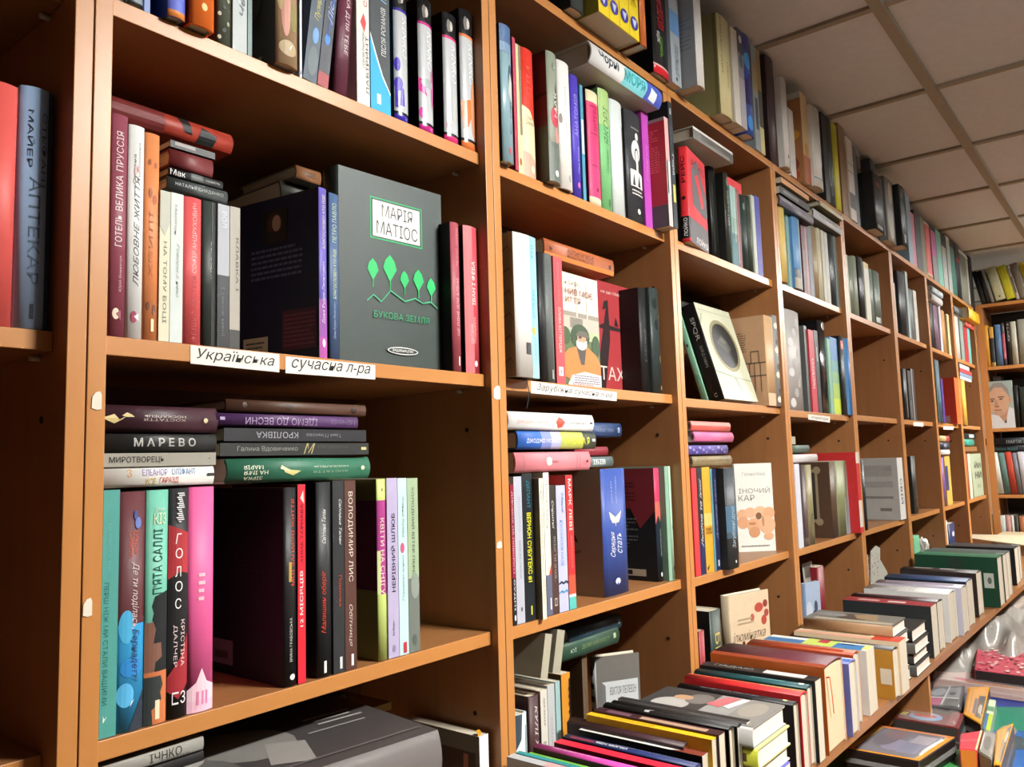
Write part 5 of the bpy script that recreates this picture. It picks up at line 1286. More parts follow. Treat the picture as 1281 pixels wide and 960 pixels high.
up('sage and pale blue rounded hardback', 1051, 1066, 577, '#848c64', y=.018, d=.12, bulge=.004, dec=[P_([(.7, 0), (1, 0), (1, 1), (.8, .5)], '#9cb0bc'), R_(.55, 0, .7, .5, '#8ca094')])
up('red and white banded big binder', 1073.5, 1079, 566, '#c42a2c', ry=610, y=-.008, side='#b4282a', d=.17, bulge=0, cat='binder', name='binder', bands=[(.07, '#c42a2c'), (.4, '#cfcac0'), (.86, '#c42a2c'), (1, '#d3cec4')])
BOOKS[-1]['P']['x'] = 2.647
BOOKS[-1]['w'] = .0335
flat('green-grey hardback lying over the left books', 983, 1013, 557, 567, '#56685c', d=.12, bulge=.003)
flat('white hardback lying with rounded spine', 983, 1023, 569, 580, '#cfcdd0', d=.12, bulge=.003)
flat('small pale booklet at the stack top', 980, 995, 546, 556, '#a8a894', d=.1, hard=False, cat='booklet', name='booklet')

# fifth bay
shelf(Z1[5]+TH, 'books on the fifth bay upper shelf', 'on the fifth bay upper shelf')
up('thin cream paperback by the upright', 1058, 1060.5, 319, '#b8bc9c', ry=330, hard=False)
up('olive grey hardback', 1061, 1067, 321, '#7c8874', ry=330)
up('pale sage hardback', 1067.3, 1072, 321, '#a0ac98', ry=330)
up('black hardback between pale books', 1073, 1080, 322, '#141816', ry=330)
up('white and gold slim paperback', 1080.4, 1086.5, 329, '#d0cfb8', ry=340, hard=False, bands=[(.9, '#d0d0c0'), (1, '#c9b46c')])
up('grey-green hardback', 1087, 1092, 337, '#7c8c80', ry=345)
up('broad dim green hardback', 1092.4, 1100.5, 340, '#6c7c70', ry=345, dec=[R_(.1, .04, .7, .14, '#9ca498')])
flat('red hardback lying across the pale books', 1077, 1109, 320, 328, '#c0453c', y=.07, d=.12, dec=[T('ЧЕРВОНЕ', .3, .2, .7, .75, '#dc9484', 'D')])
shelf(Z3[5]+TH, 'books on the fifth bay lower shelf', 'on the fifth bay lower shelf')
up('navy-black hardback tight beside the red binder', 1084, 1087.5, 576, '#1a2026', y=.004, side='#15191e', d=.15)
up('white-spined book showing a light grey printed back cover', 1127.3, 1134, 573, '#d8d8d6', y=.006, d=.2, side='#a8a8a4', hard=False, dec=[T('СВІЙ', .3, .25, .8, .66, '#3c3c3a', 'D', b=.01), R_(.3, .7, .9, .88, '#8c8c88', 'b'), R_(.25, .52, .9, .62, '#8c8c88', 'b'), R_(.2, .34, .9, .38, '#787874', 'b'), R_(.66, .14, .86, .19, '#6c6c68', 'b'), L_(.3, .7, .9, .88, 8, '#a4a4a0', 'b', 2), L_(.25, .52, .9, .62, 5, '#a4a4a0', 'b', 3)])

# sixth bay
shelf(Z1[6]+TH, 'books on the sixth bay upper shelf', 'on the sixth bay upper shelf')
up('thin peach paperback by the upright', 1117.5, 1120, 354, '#c9b090', ry=370, hard=False)
up('big black hardback', 1123, 1132, 341, '#12171c', ry=350, y=.006, side='#0f1418', d=.15)
up('pale grey-blue slim paperback', 1132.4, 1135, 340, '#9cacac', ry=350, hard=False)
up('grey hardback beside the black one', 1136, 1142, 362, '#7c8684', ry=370)
up('white slim paperback at right', 1142.4, 1146, 364, '#ccccc4', ry=370, hard=False)
shelf(Z2[6]+TH, 'binders on the sixth bay middle shelf', 'on the sixth bay middle shelf')
up('black slim hardback with white flecks, leftmost', 1131, 1135.5, 462, '#1f201e', ry=480, y=.012, dec=[R_(.4, .05, .6, .6, '#6c6c68')])
up('brown-black paperback with silver foot', 1136, 1140, 464, '#2f2a26', ry=480, y=.012, hard=False, dec=[R_(.3, .05, .7, .4, '#5c5850')])
up('black paperback with white edge line', 1140.4, 1144, 462, '#1a1a1a', ry=480, y=.012, hard=False, dec=[R_(.0, 0, .3, 1, '#a89c9c')])
up('tall teal-spined black box binder', 1166.5, 1175, 450, '#3c5c68', ry=470, y=-.004, side='#151c1a', d=.2, bulge=.001, cat='binder', name='binder', dec=[R_(0, 0, .25, 1, '#2c4444'), E_(.5, .3, .9, .5, '#587c88')])
shelf(Z3[6]+TH, 'books on the sixth bay lower shelf', 'on the sixth bay lower shelf')
up('lone black hardback standing beside the upright', 1142, 1147.5, 571, '#2a2c26', ry=600, y=.03, side='#10110f', d=.15, dec=[T('ТИ', .5, .1, .8, .4, '#6c6c64', 'U')])

# seventh bay
shelf(Z1[7]+TH, 'books on the seventh bay upper shelf', 'on the seventh bay upper shelf')
up('dark slim hardback by the upright', 1163.5, 1167.5, 376, '#33363a', ry=390)
up('dull purple hardback', 1168, 1173.5, 379, '#705668', ry=390)
up('white slim paperback with lilac edge', 1174, 1176.5, 378, '#c3c0cc', ry=390, hard=False)
up('orange-tan hardback', 1178, 1182.6, 389, '#b88850', ry=400)
up('cream paperback, rightmost', 1184.5, 1188, 394, '#d8cfa0', ry=400, hard=False)
flat('white book lying on the purple one', 1166, 1180, 357, 364, '#b8c4cc', y=-.004, d=.14)
flat('second white book lying, lower', 1165.5, 1179.5, 366, 374, '#d0d0d0', y=-.004, d=.14)
shelf(Z2[7]+TH, 'books on the seventh bay middle shelf', 'on the seventh bay middle shelf')
up('violet slim paperback', 1178.5, 1181, 474, '#4c2c84', ry=500, hard=False, y=.0)
up('vivid orange book with broad red-orange cover and grey sticker', 1195.5, 1199.5, 473, '#dc6424', ry=500, y=-.005, side='#bc3418', d=.15, hard=False, bulge=0, dec=[R_(.1, .02, .8, .18, '#a89088', 'b'), R_(.3, .06, .6, .12, '#7c6c68', 'b')])
sg('short white paper strip on the seventh bay shelf edge', 1180, 1192.5, 533.5, 537.5, 534, 538, None, REC)
sg('short white paper strip under the dark binders', 1142.5, 1155, 528, 533, 529, 534, None, REC)
shelf(Z3[7]+TH, 'books on the seventh bay lower shelf', 'on the seventh bay lower shelf')
up('rose red slim hardback', 1175.8, 1179, 571, '#b8545c', ry=590)
up('violet slim hardback', 1179.3, 1182, 571, '#7c54a0', ry=590)
up('yellow paperback with dark blue patch', 1182.5, 1189, 571, '#c8ac54', ry=590, hard=False, dec=[R_(0, .3, .5, .8, '#34386c')])
flat('white small book lying, lowest', 1174, 1188.5, 563, 569.5, '#cfcfd0', y=.0, d=.12)
flat('navy small book lying, middle', 1174, 1188, 553.5, 562.5, '#242a3c', y=.0, d=.12, dec=[E_(.2, .4, .7, .7, '#8c90a0')])
flat('cream and red small book lying, topmost', 1173.5, 1188, 545, 552.5, '#c8b078', y=.0, d=.12, bands=[(.66, '#c8b078'), (1, '#a83c44')])

# eighth bay
shelf(Z1[8]+TH, 'books on the last bay upper shelf', 'on the last bay upper shelf')
up('white hardback by the upright', 1194.5, 1199, 393, '#d4d0c8', ry=400)
up('grey-green paperback', 1199.4, 1203.5, 396, '#84948c', ry=400, hard=False)
up('dark red paperback', 1204, 1208.5, 409, '#a8343a', ry=400, hard=False)
up('aqua short paperback', 1209.2, 1212.5, 410, '#64b4ac', ry=412, hard=False)
flat('yellow thick book jutting out under the top board', 1212, 1228, 384, 397, '#d8a41c', y=-.03, d=.13, bulge=.003, cat='book')
flat('black and cream book lying beside the yellow one', 1193, 1211, 380, 391, '#262824', y=.002, d=.13, side='#a89c88')
flat('small red box lying under the yellow book', 1207.5, 1222, 397, 407, '#b8443c', y=.004, d=.09, hard=False, bulge=0, cat='box', name='box', dec=[R_(.3, .5, .7, .7, '#d8b0a8')])
shelf(Z2[8]+TH, 'books on the last bay middle shelf', 'on the last bay middle shelf')
up('pale yellow slim hardback', 1204.5, 1208.5, 474, '#d8b44c', ry=490, y=.002)
up('orange thin hardback by the upright', 1201.3, 1203.8, 472, '#c8742c', ry=490, y=.002)
flat('white booklet lying lowest on the yellow hardback', 1201, 1215.5, 470, 474, '#c9c9cc', y=.0, d=.12, hard=False)
flat('steel blue booklet lying', 1201, 1216, 465.5, 469.6, '#7c94ac', y=.0, d=.12, hard=False)
flat('red booklet lying', 1201, 1215.5, 460.5, 465, '#c8444c', y=.0, d=.12, hard=False)
flat('white booklet lying topmost', 1200.5, 1212.5, 455, 460, '#d0ccc8', y=.0, d=.12, hard=False)
shelf(Z3[8]+TH, 'books on the last bay lower shelf', 'on the last bay lower shelf')
up('orange-red slim hardback', 1208, 1211.5, 568, '#c85428', ry=590)
up('white slim paperback', 1211.8, 1215, 568, '#d8d0bc', ry=590, hard=False)
face('pale sage paperback facing out with black letters', 1219, 1231, 568, '#a8b498', th=.014, y=.02, hard=False, dec=[T('ЙИ', .25, .66, .9, .82, '#2c302c', 'H', 'f', b=.02), T('НИ', .25, .42, .9, .58, '#2c302c', 'H', 'f', b=.02), T('ос', .4, .2, .8, .28, '#6c7468', 'H', 'f')])
flat('brown booklet lying lowest', 1206, 1222, 559, 565, '#8c6438', y=.0, d=.1, hard=False)
flat('teal small book lying', 1206, 1219, 549.5, 558, '#3c9484', y=.0, d=.1)
flat('black small box with white label lying topmost', 1206, 1221, 542, 548.7, '#1c2420', y=.0, d=.1, hard=False, cat='box', name='box', bulge=0, dec=[R_(.2, .4, .8, .8, '#c9d0d0')])

# ------------------------------------------------------------------ bookcase across the far end
shelf(2.292+TH, 'books on the far bookcase top', 'on the far bookcase top')
far_up('leaning black hardback in the corner', 1228, 1234, 325, 383, '#1a1a1a', lean=-11, h=.19)
far_up('second leaning black hardback', 1234.3, 1240, 325, 382, '#151516', lean=-11, h=.19)
far_up('silver slim leaning hardback', 1240.3, 1244.6, 325, 381, '#8c8c8a', lean=-11, h=.19)
far_up('pale green-white leaning hardback', 1246, 1259, 322, 380, '#d0d6b4', lean=-11, h=.195, dec=[E_(.4, .08, .6, .13, '#54584c')])
far_up('bright lemon yellow leaning hardback', 1260, 1271.5, 320, 378, '#d4d438', lean=-11, h=.195)
far_up('black and white slim leaning paperback', 1272, 1276, 321, 377, '#c4c4bc', lean=-11, h=.19, dec=[R_(.4, .2, .8, .7, '#3c3c38')])
far_up('taupe leaning hardback', 1276.4, 1287, 320, 376, '#7c7468', lean=-11, h=.2)
far_up('yellow hardback cut by the photo edge', 1288, 1296, 316, 375, '#c8b428', lean=-11, h=.2)
shelf(1.937+TH, 'books on the far bookcase second shelf', 'on the far bookcase second shelf')
for a in (('black and silver slim hardback', 1227.5, 1232, 405, '#3a3a38'), ('amber hardback', 1233, 1239.5, 407, '#d09838'), ('black book with amber head and foot', 1240.5, 1246, 409, '#26282a'), ('denim blue hardback', 1247.5, 1255.5, 406, '#5878a0'),
          ('grey and rose slim paperback', 1256.5, 1260, 404, '#a8606c'), ('black hardback with white capitals', 1262, 1267, 402, '#1a1a1a'), ('ivory hardback', 1267.5, 1275, 402, '#b8b8a8'), ('dim grey hardback at photo edge', 1276.5, 1288, 399, '#8c8c80')):
    k = {}
    if 'amber head' in a[0]:
        k['bands'] = [(.1, '#c8a860'), (.72, '#26282a'), (1, '#d0a04c')]
    if 'white capitals' in a[0]:
        k['dec'] = [T('КРУТІ', .3, .55, .75, .95, '#c9c9c4', 'U')]
    if 'rose' in a[0]:
        k['bands'] = [(.15, '#3c3c40'), (.75, '#b45c6c'), (1, '#54545a')]
    far_up(a[0], a[1], a[2], a[3], 457, a[4], **k)
shelf(1.592+TH, 'books on the far bookcase third shelf', 'on the far bookcase third shelf')
PORT = [R_(0, 0, 1, 1, '#9cb0ac', 'f'), P_([(0, 0), (1, 0), (1, .4), (.85, .44), (.7, .2), (.45, .3), (0, .3)], '#d0d4d8', 'f'), P_([(.45, .3), (.85, .48), (.74, .2), (.66, .12)], '#b48a70', 'f'), E_(.17, .26, .86, .93, '#c8a084', 'f', 24), P_([(.14, .62), (.2, .84), (.4, .97), (.68, .97), (.86, .82), (.9, .6), (.82, .72), (.66, .86), (.4, .87), (.24, .76)], '#8c8a84', 'f'), E_(.86, .52, .96, .68, '#c09478', 'f'), R_(.2, .615, .4, .64, '#6c5a4c', 'f'), R_(.5, .65, .72, .675, '#6c5a4c', 'f'), E_(.25, .565, .36, .6, '#54463c', 'f'), E_(.54, .6, .66, .635, '#54463c', 'f'),
        P_([(.4, .6), (.46, .6), (.52, .46), (.36, .45)], '#b88c70', 'f'), E_(.37, .44, .53, .48, '#9c7058', 'f'), R_(.36, .375, .6, .395, '#8c5448', 'f'), E_(.3, .28, .66, .36, '#bc9880', 'f'), P_([(.66, .12), (.74, .2), (.72, .1)], '#2a2422', 'f')]
a, b = onx(1233, 537, FX+.006), onx(1270.5, 535, FX+.006)
hh = onx(1231, 478.5, FX+.006).z-CTX['Z']
A = Matrix(((0, 1, 0, 0), (-1, 0, 0, 0), (0, 0, 1, 0), (0, 0, 0, 1)))
put(dict(w=.022, h=hh, d=a.y-b.y, col='#c4c8c8', bulge=.001, dec=PORT), Matrix.Translation((FX+.006, a.y, CTX['Z']+.0006)) @ Matrix.Rotation(math.radians(-90), 4, 'Z') @ Matrix.Translation((0, .022, 0)) @ A, 'book with a grey-haired man in white on its cover')
far_up('black hardback beside the portrait book', 1272, 1277, 482, 536, '#15171a', d=.12)
far_up('dark green-black hardback at photo edge', 1278.5, 1290, 484, 536, '#222820')
bb = far_up('grey hardback standing behind the portrait', 1245, 1256, 470, 537, '#5c5a58', d=.1)
bb['M'] = Matrix.Translation((.06, 0, 0)) @ bb['M']
shelf(1.2285+TH, 'books on the far bookcase fourth shelf', 'on the far bookcase fourth shelf')
far_up('white leaning hardback', 1246.5, 1256.5, 567, 622, '#c9ccc8', lean=-4)
far_up('teal grey leaning hardback', 1257, 1265, 567, 622, '#54706c', lean=-4)
far_up('brick red leaning hardback', 1265.5, 1274, 566, 622, '#a83c2c', lean=-4)
far_up('grey leaning hardback at photo edge', 1274.5, 1280, 567, 622, '#6c6c74', lean=-4)
far_up('pale hardback past the photo edge', 1281, 1290, 566, 622, '#b0b0b8', lean=-4)
far_flat('wide dark book lying with teal lettering', 1235, 1300, 558.5, 566.5, '#12161c', dec=[T('ЗАПИСКИ ЛЮДЕЙ', .2, .1, .8, .6, '#4c7c80', 'D')])
far_flat('wide black book lying on the teal-lettered one', 1233.5, 1300, 549, 558, '#181e24', dec=[T('МАРТИ З', .3, .4, .75, .75, '#9ca4a8', 'D')])
shelf(0.90+TH, 'small books on the far bookcase bottom', 'on the far bookcase bottom')
for a in (('orange glossy paperback', 1215, 1228, 643, '#c8641c'), ('steel grey slim book', 1231, 1236, 648, '#5c6474'), ('pale yellow paperback', 1236.5, 1243, 648, '#c8bc6c'), ('cream paperback with green stem print', 1243.5, 1249, 644, '#c8b8a4'), ('dark rose slim paperback', 1249.3, 1252.5, 644, '#7c343c'),
          ('pale grey paperback', 1253, 1260, 645, '#a8b0ac'), ('dusty pink paperback', 1260.5, 1267, 645, '#a87c74'), ('greyish white paperback with black letters', 1267.3, 1270.5, 645, '#b8b4ac'), ('charcoal paperback', 1271, 1276, 645, '#33322e'), ('rust brown paperback', 1277, 1284, 646, '#8c5430')):
    far_up(a[0], a[1], a[2], a[3], 676, a[4], h=onx(a[1], a[3], FX+.006).z-.919)
# ------------------------------------------------------------------ books spine up on the ledge, from the second upright on
shelf(ZL, 'books standing spine up on the ledge', 'spine up on the ledge', y=-.02)


def lying(label, x0, y0, d, L, z0, th, col, rot=0.0, **kw):
    """a book lying with its cover up, spine to the left, head to the back"""
    A = Matrix(((0, 1, 0, 0), (0, 0, 1, 0), (1, 0, 0, 0), (0, 0, 0, 1)))
    b = kw.pop('bulge', min(.003, th*.1))
    M = Matrix.Translation((x0+b, y0, z0+0.0003)) @ Matrix.Rotation(math.radians(rot), 4, 'Z') @ A
    return put(dict(w=th-0.0006, h=L, d=d, col=col, bulge=b, **kw), M, label)


spine_up('thick black hardback at the near pile', 754, 881, 762.5, '#1a1919', L=.212, z=1.112, dec=[R_(.2, .62, .5, .66, '#b4b4b4'), R_(.55, .6, .8, .64, '#8c8c8c')])
spine_up('black hardback inside the near pile', 764, 878, 771, '#222120', L=.214, z=1.11)
spine_up('black and white magazine next to the near pile', 773, 874, 778, '#2a2a2a', L=.22, z=1.11, hard=False, side='#c9cad0', front='#c9cad0')
CV = [R_(0, .5, 1, 1, '#3a3938', 'f'), E_(.1, .62, .6, .92, '#a8a6a2', 'f'), E_(.45, .5, .9, .72, '#6c6864', 'f'), E_(.55, .66, .75, .82, '#b08c6c', 'f'), P_([(.5, .4), (.95, .34), (.95, .44), (.55, .52)], '#c86468', 'f'), P_([(.5, .32), (.95, .26), (.95, .32), (.55, .38)], '#e0d8d4', 'f'), R_(0, 0, 1, .26, '#7c7a76', 'f'), E_(.3, .05, .9, .25, '#8f8a80', 'f')]
zt = 1.106
for i, (lb, c, sd, th) in enumerate((('grey photo-covered hardback on top of the near pile', '#b4b4b2', '#8c8c8a', .03), ('lime-spined hardback second in the near pile', '#b4b83c', '#c9cc8c', .03), ('white hardback third in the near pile', '#3c3c40', '#d3d3cc', .024), ('blue paperback fourth in the near pile', '#4a4aa4', '#5c5cb0', .014), ('pink and grey hardback fifth in the near pile', '#c9b4b0', '#c06c6c', .026), ('grey hardback lowest in the near pile', '#8c8c8c', '#9c9c98', .0255))):
    zt -= th
    lying(lb+'!', 1.158+.004*(i % 3), -.258-.004*(i % 2), .128, .205, zt, th, c, side=sd, front=sd, hard=i != 3, paper='#e2dfd4', dec=CV if i == 0 else [R_(.3, .08, .7, .14, '#6c5c2c')] if i == 1 else [])
ZB = zt
for a in (('black hardback with fine white lettering', 847, 857, 855, '#15161a', .215, None, True, [T('ВЕЧІР НАД МІСТОМ', .3, .3, .5, .8, '#8c9098', 'D'), E_(.3, .06, .6, .1, '#c8c890')]),
          ('two-tone scarlet and orange hardback', 855.5, 846, 866, '#c8282c', .218, None, True, [R_(.5, .36, 1, 1, '#d8603c'), R_(.5, 0, 1, .36, '#cc9c5c')]),
          ('deep teal hardback with white dashes', 868, 838.5, 876, '#17484c', .215, None, True, [R_(.4, .2, .55, .5, '#5c8c8c'), E_(.3, .04, .7, .09, '#d8d8d0')]),
          ('black and white paperback with ragged letters', 876.5, 832, 885.5, '#2c2826', .22, None, False, [R_(.2, .1, .9, .45, '#d3d0c8'), T('ПАДАЮ', .3, .55, .75, .9, '#a8a49c', 'D')]),
          ('rust hardback with broad orange cover and ribbon bookmarks', 888.5, 815, 916, '#54202c', .222, '#b45c24', True, [R_(.0, 0, .16, 1, '#8c3c20')]),
          ('white to violet-blue glossy hardback', 921, 811, 932, '#6c74b4', .228, None, True, [R_(.45, 0, 1, .9, '#d0d4e0'), R_(.1, .5, .45, 1, '#3c2c6c'), R_(.2, 0, .5, .4, '#4a6cb0')]),
          ('terracotta hardback', 936, 802, 945, '#a84828', .218, None, True, [R_(.2, .1, .4, .9, '#8c3820')]),
          ('white, blue and lime patchwork paperback', 955, 800, 967, '#d3d6d0', .22, None, False, [R_(0, .62, .6, 1, '#3c6c9c'), R_(0, .3, 1, .62, '#b4c45c'), R_(0, .05, .8, .32, '#3c74a8'), R_(.5, .4, 1, .5, '#a82c3c'), R_(.2, .0, .9, .06, '#c9cc74'), R_(.6, .15, .75, .28, '#1c2c4c')]),
          ('black hardback with ochre cover and white sticker', 984, 797.5, 992.5, '#24201c', .235, '#a8782a', True, [T('ПРОФЕСІЯ КНИГАР', .3, .2, .6, .8, '#8c8478', 'D'), R_(.3, .02, .62, .12, '#c8c0b0', 'b')]),
          ('cream paperback with red end and dotted letters', 993, 790, 1004, '#dcc8a8', .238, None, False, [R_(0, 0, 1, .26, '#b8402c'), T('ІСТОРИЧНИЙ РОМАН', .5, .3, .8, .85, '#3c3028', 'D'), R_(0, .26, .4, 1, '#d8a48c')]),
          ('dark red paperback with white dashes', 1054, 750.5, 1063, '#8c2c30', .225, '#24282a', False, [R_(.3, .3, .6, .5, '#d3c8c4'), R_(.3, .6, .6, .85, '#c9a8a4')]),
          ('black-maroon hardback with pink edge', 1063.5, 744.5, 1072.5, '#2c1418', .225, '#1a1012', True, [R_(.5, .1, .9, .96, '#8c6c70')]),
          ('white thick hardback with two pencil lines', 1080.5, 735, 1092, '#cfd0ce', .228, None, True, [R_(.1, .46, .9, .465, '#6c6c70'), R_(.1, .42, .9, .425, '#6c6c70'), R_(.0, .6, .2, .9, '#a8a8ac')]),
          ('lavender grey hardback', 1094, 728, 1103, '#a8a0b0', .24, '#b4b4c4', True, [R_(.3, .1, .5, .9, '#948ca0')]),
          ('royal blue hardback with black cover', 1106, 721, 1116, '#2a4470', .235, '#171b24', True, [R_(.7, 0, 1, 1, '#4a6490')]),
          ('brown-black hardback with grey lettering', 1125.5, 711.5, 1134, '#2c2422', .23, None, True, [R_(.4, .3, .7, .5, '#a09c98'), R_(.4, .6, .65, .85, '#8c8480')]),
          ('tall bottle-green binder with white label', 1143.5, 693.5, 1151, '#1c6444', .262, '#12402c', True, [R_(.7, .03, 1, .97, '#3c8460'), R_(.72, .42, .96, .58, '#24382c', 'b'), R_(.38, .055, .68, .17, '#b4c0b8', 'b'), E_(.46, .08, .6, .13, '#5c6c64', 'b')]),
          ('grey-green binder with paper slip', 1153, 690.5, 1160, '#3c4c48', .262, '#2c3836', True, [R_(.3, .0, .6, .1, '#8c9894')]),
          ('slate binder behind the green ones', 1162, 688, 1168, '#4c5656', .258, None, True, []),
          ('glossy black big binder', 1183, 683, 1190, '#23282a', .245, '#111415', True, [R_(.6, 0, 1, 1, '#343c3e')]),
          ('black second binder with white tab', 1191.5, 681, 1196, '#1c1f20', .24, '#141617', True, [R_(.3, 0, .7, .12, '#b8bcb8')])):
    k = {}
    if a[6]:
        k['side'] = a[6]
    if 'binder' in a[0]:
        k.update(name='binder', cat='binder', bulge=.0)
    if 'ribbon' in a[0]:
        k['ribbon'] = ('#d8502c', [(.016, .02, .004), (.017, .018, -.003), (.021, .05, -.004), (.028, .085, -.003)], (.004, .003, 0))
    spine_up(a[0], a[1], a[2], a[3], a[4], L=a[5], hard=a[7], dec=a[8], paper='#d8c9a8' if 'rust' in a[0] else '#d0cbbc', **k)

# two piles of books lying on the ledge in front of the fourth bay
CVB = [R_(0, 0, 1, 1, '#6c6a64', 'f'), E_(.2, .3, .9, .7, '#4a4038', 'f'), P_([(.3, .2), (.9, .3), (.8, .55), (.4, .45)], '#8c7658', 'f'), R_(.05, .02, .25, .9, '#a09884', 'f'), E_(.4, .6, .8, .95, '#7c7c7a', 'f')]
z = ZL
hb = (.028, .03, .03, .028, .027)
for i in range(5):
    lb = ('white hardback lowest in the left pale pile', 'white hardback second in the left pale pile', 'white hardback middle of the left pale pile', 'white hardback fourth in the left pale pile', 'figure-covered hardback topmost on the left pale pile')[i]
    lying(lb+'!', 2.032+.004*(i % 2), -.24+.004*(i % 3), .122, .205, z, hb[i], ('#3c3a38', '#55524e', '#2c2c2c', '#4a4844', '#9c7c5c')[i], side='#4c4a46', front='#5c5a56', paper='#e6e4dc', dec=CVB if i == 4 else [])
    z += hb[i]
z = ZL
hb = (.027, .026, .027, .03)
for i in range(4):
    lb = ('hardback lowest in the right pale pile', 'hardback second in the right pale pile', 'hardback third in the right pale pile', 'black hardback with white title topmost on the right pale pile')[i]
    lying(lb+'!', 2.166+.006*(i % 2), -.25+.006*(i % 2), .15, .21, z, hb[i], ('#3c3c3a', '#2c2b2a', '#4c4a46', '#171615')[i], side='#2a2827', front='#1f1d1c', paper='#e6e4dc', dec=[R_(.2, .3, .7, .62, '#5c5450', 'f'), P_([(.1, .14), (.5, .3), (.5, .24), (.15, .1)], '#8c2c30', 'f'), T('ІСТИНСЬКИЙ', .3, .3, .7, .62, '#c9c9c4', 'U', b=.01), R_(.3, .05, .6, .1, '#dcdcdc')] if i == 3 else [])
    z += hb[i]

# far end of the ledge
shelf(ZL, 'books at the far end of the ledge', 'at the far end of the ledge')
spine_up('white and red slim hardback', 1240, 679.5, 1243, '#c9b8b0', L=.16, dec=[], side='#a83430')
spine_up('crimson hardback', 1245, 678, 1249, '#98302c', L=.17)
spine_up('cream broad hardback', 1250, 677, 1256, '#c9bfa4', L=.18)

# ------------------------------------------------------------------ bottom of the first whole bay
shelf(ZL, 'books in the left bay bottom', 'in the left bay bottom')
flat('grey spine with thin black capitals under the shelf', 60, 255, 921, 938, '#8f8d86', y=.02, ref='r', d=.15, dec=[T('ІЧНКО', .15, .62, .8, .84, '#3a3836', 'D'), T('крила', .82, .7, .95, .9, '#6c6a64', 'D')], free=1)
flat('black book below the grey spine', 60, 255, 939, 952, '#1c1a1a', y=.022, ref='r', d=.15, free=1)
flat('teal spine lying deep under the shelf', 294, 433, 868, 886, '#1f4c4c', y=.145, ref='r', d=.14, dec=[T('ЦАРСТВО ЗИМИ', .2, .3, .8, .8, '#173838', 'D')])
flat('black book lying below the teal one', 255, 440, 887, 898, '#141212', y=.142, ref='r', d=.14)
flat('gold-edged thin book peeping out behind', 430, 489.5, 878, 888, '#8c7444', y=.15, ref='r', d=.13, hard=False)
P0 = Vector((.692, -.085, 1.196))
ART = [E_(.2, .2, .7, .6, '#7c7a78', 'f'), E_(.1, .4, .5, .8, '#5c5a58', 'f'), E_(.35, .3, .6, .45, '#a8a6a2', 'f'), P_([(.1, .1), (.6, .2), (.7, .35), (.2, .3)], '#908c88', 'f'), E_(.4, .15, .8, .3, '#3c3a3a', 'f'), R_(.0, .0, .08, .97, '#4a4848', 'f')]
A = Matrix(((0, 0, 1, 0), (0, 1, 0, 0), (-1, 0, 0, 0), (0, 0, 0, 1)))
put(dict(w=.06, h=.32, d=.215, col='#6a6564', side='#3f3c3c', bulge=.007, rough=.45, dec=[E_(.1, .05, .5, .5, '#6c6a68', 'b'), E_(.2, .3, .7, .62, '#7c7a76', 'b'), E_(.45, .1, .9, .35, '#5c5a58', 'b'), E_(.3, .18, .55, .3, '#a8a4a0', 'b'), P_([(.5, .5), (.8, .42), (.9, .55), (.6, .62)], '#8c8a86', 'b'), R_(.3, .72, .32, .92, '#a8a4a0', 'b'), R_(.36, .74, .38, .9, '#a8a4a0', 'b'), R_(.42, .74, .44, .93, '#a8a4a0', 'b'), R_(.52, .66, .54, .9, '#8c8884', 'b'), R_(.88, .3, .9, .97, '#5c5858', 'b')]),
    Matrix.Translation(P0) @ Matrix.Rotation(math.radians(-7), 4, 'Z') @ Matrix.Translation((-.32, .007, 0)) @ A, 'large grey art book lying with photographic cover')
for zz, lb, c in ((1.0755, 'grey broad book lying under the art book', '#5c5856'), (1.0155, 'dark broad book lying lower under the art book', '#33302e'), (.9555, 'black broad book lowest of that pile', '#232120')):
    put(dict(w=.0585, h=.31, d=.215, col=c, side=c, bulge=.004), Matrix.Translation(Vector((P0.x-.004, P0.y+.003, zz+.06-.0595+.0005))) @ Matrix.Rotation(math.radians(-7), 4, 'Z') @ Matrix.Translation((-.31, .007, .0585)) @ A, lb)
up('white hardback with grey cover and orange bookmark tip', 600.5, 612, 921, '#d8d8d6', ry=940, y=.014, d=.15, side='#5c5a55', bulge=.001, hard=False, dec=[R_(.25, .0, .95, .86, '#3a2a24', 'b'), R_(.2, 0, .25, .9, '#8c867c', 'b'), R_(.8, 0, .86, .84, '#8c5c4c', 'b')], free=1)
BOOKS[-1]['ribbon'] = ('#c8861c', [(.003, .004, BOOKS[-1]['h']-.03), (.003, .005, BOOKS[-1]['h']+.004), (.003, .009, BOOKS[-1]['h']+.006)], (.008, .001, 0))

# bottoms of the bays further on
shelf(ZL, 'books in the far bays bottoms', '')
up('dark red hardback against the panel in the fourth bay bottom', 1025, 1034, 705, '#7c1c24', ry=740, y=.05, h=.215, d=.12)
up('white small hardback in the seventh bay bottom', 1182, 1187, 652, '#d0d0cc', ry=670, y=.03, d=.1)
up('navy small hardback with white dot in the seventh bay bottom', 1188, 1196, 655, '#1c2450', ry=670, y=.03, d=.1, dec=[E_(.4, .7, .8, .82, '#c9d0e0')])
# ------------------------------------------------------------------ build everything listed above
build_books()
for a, k in SIGNS:
    sign(*a, **k)
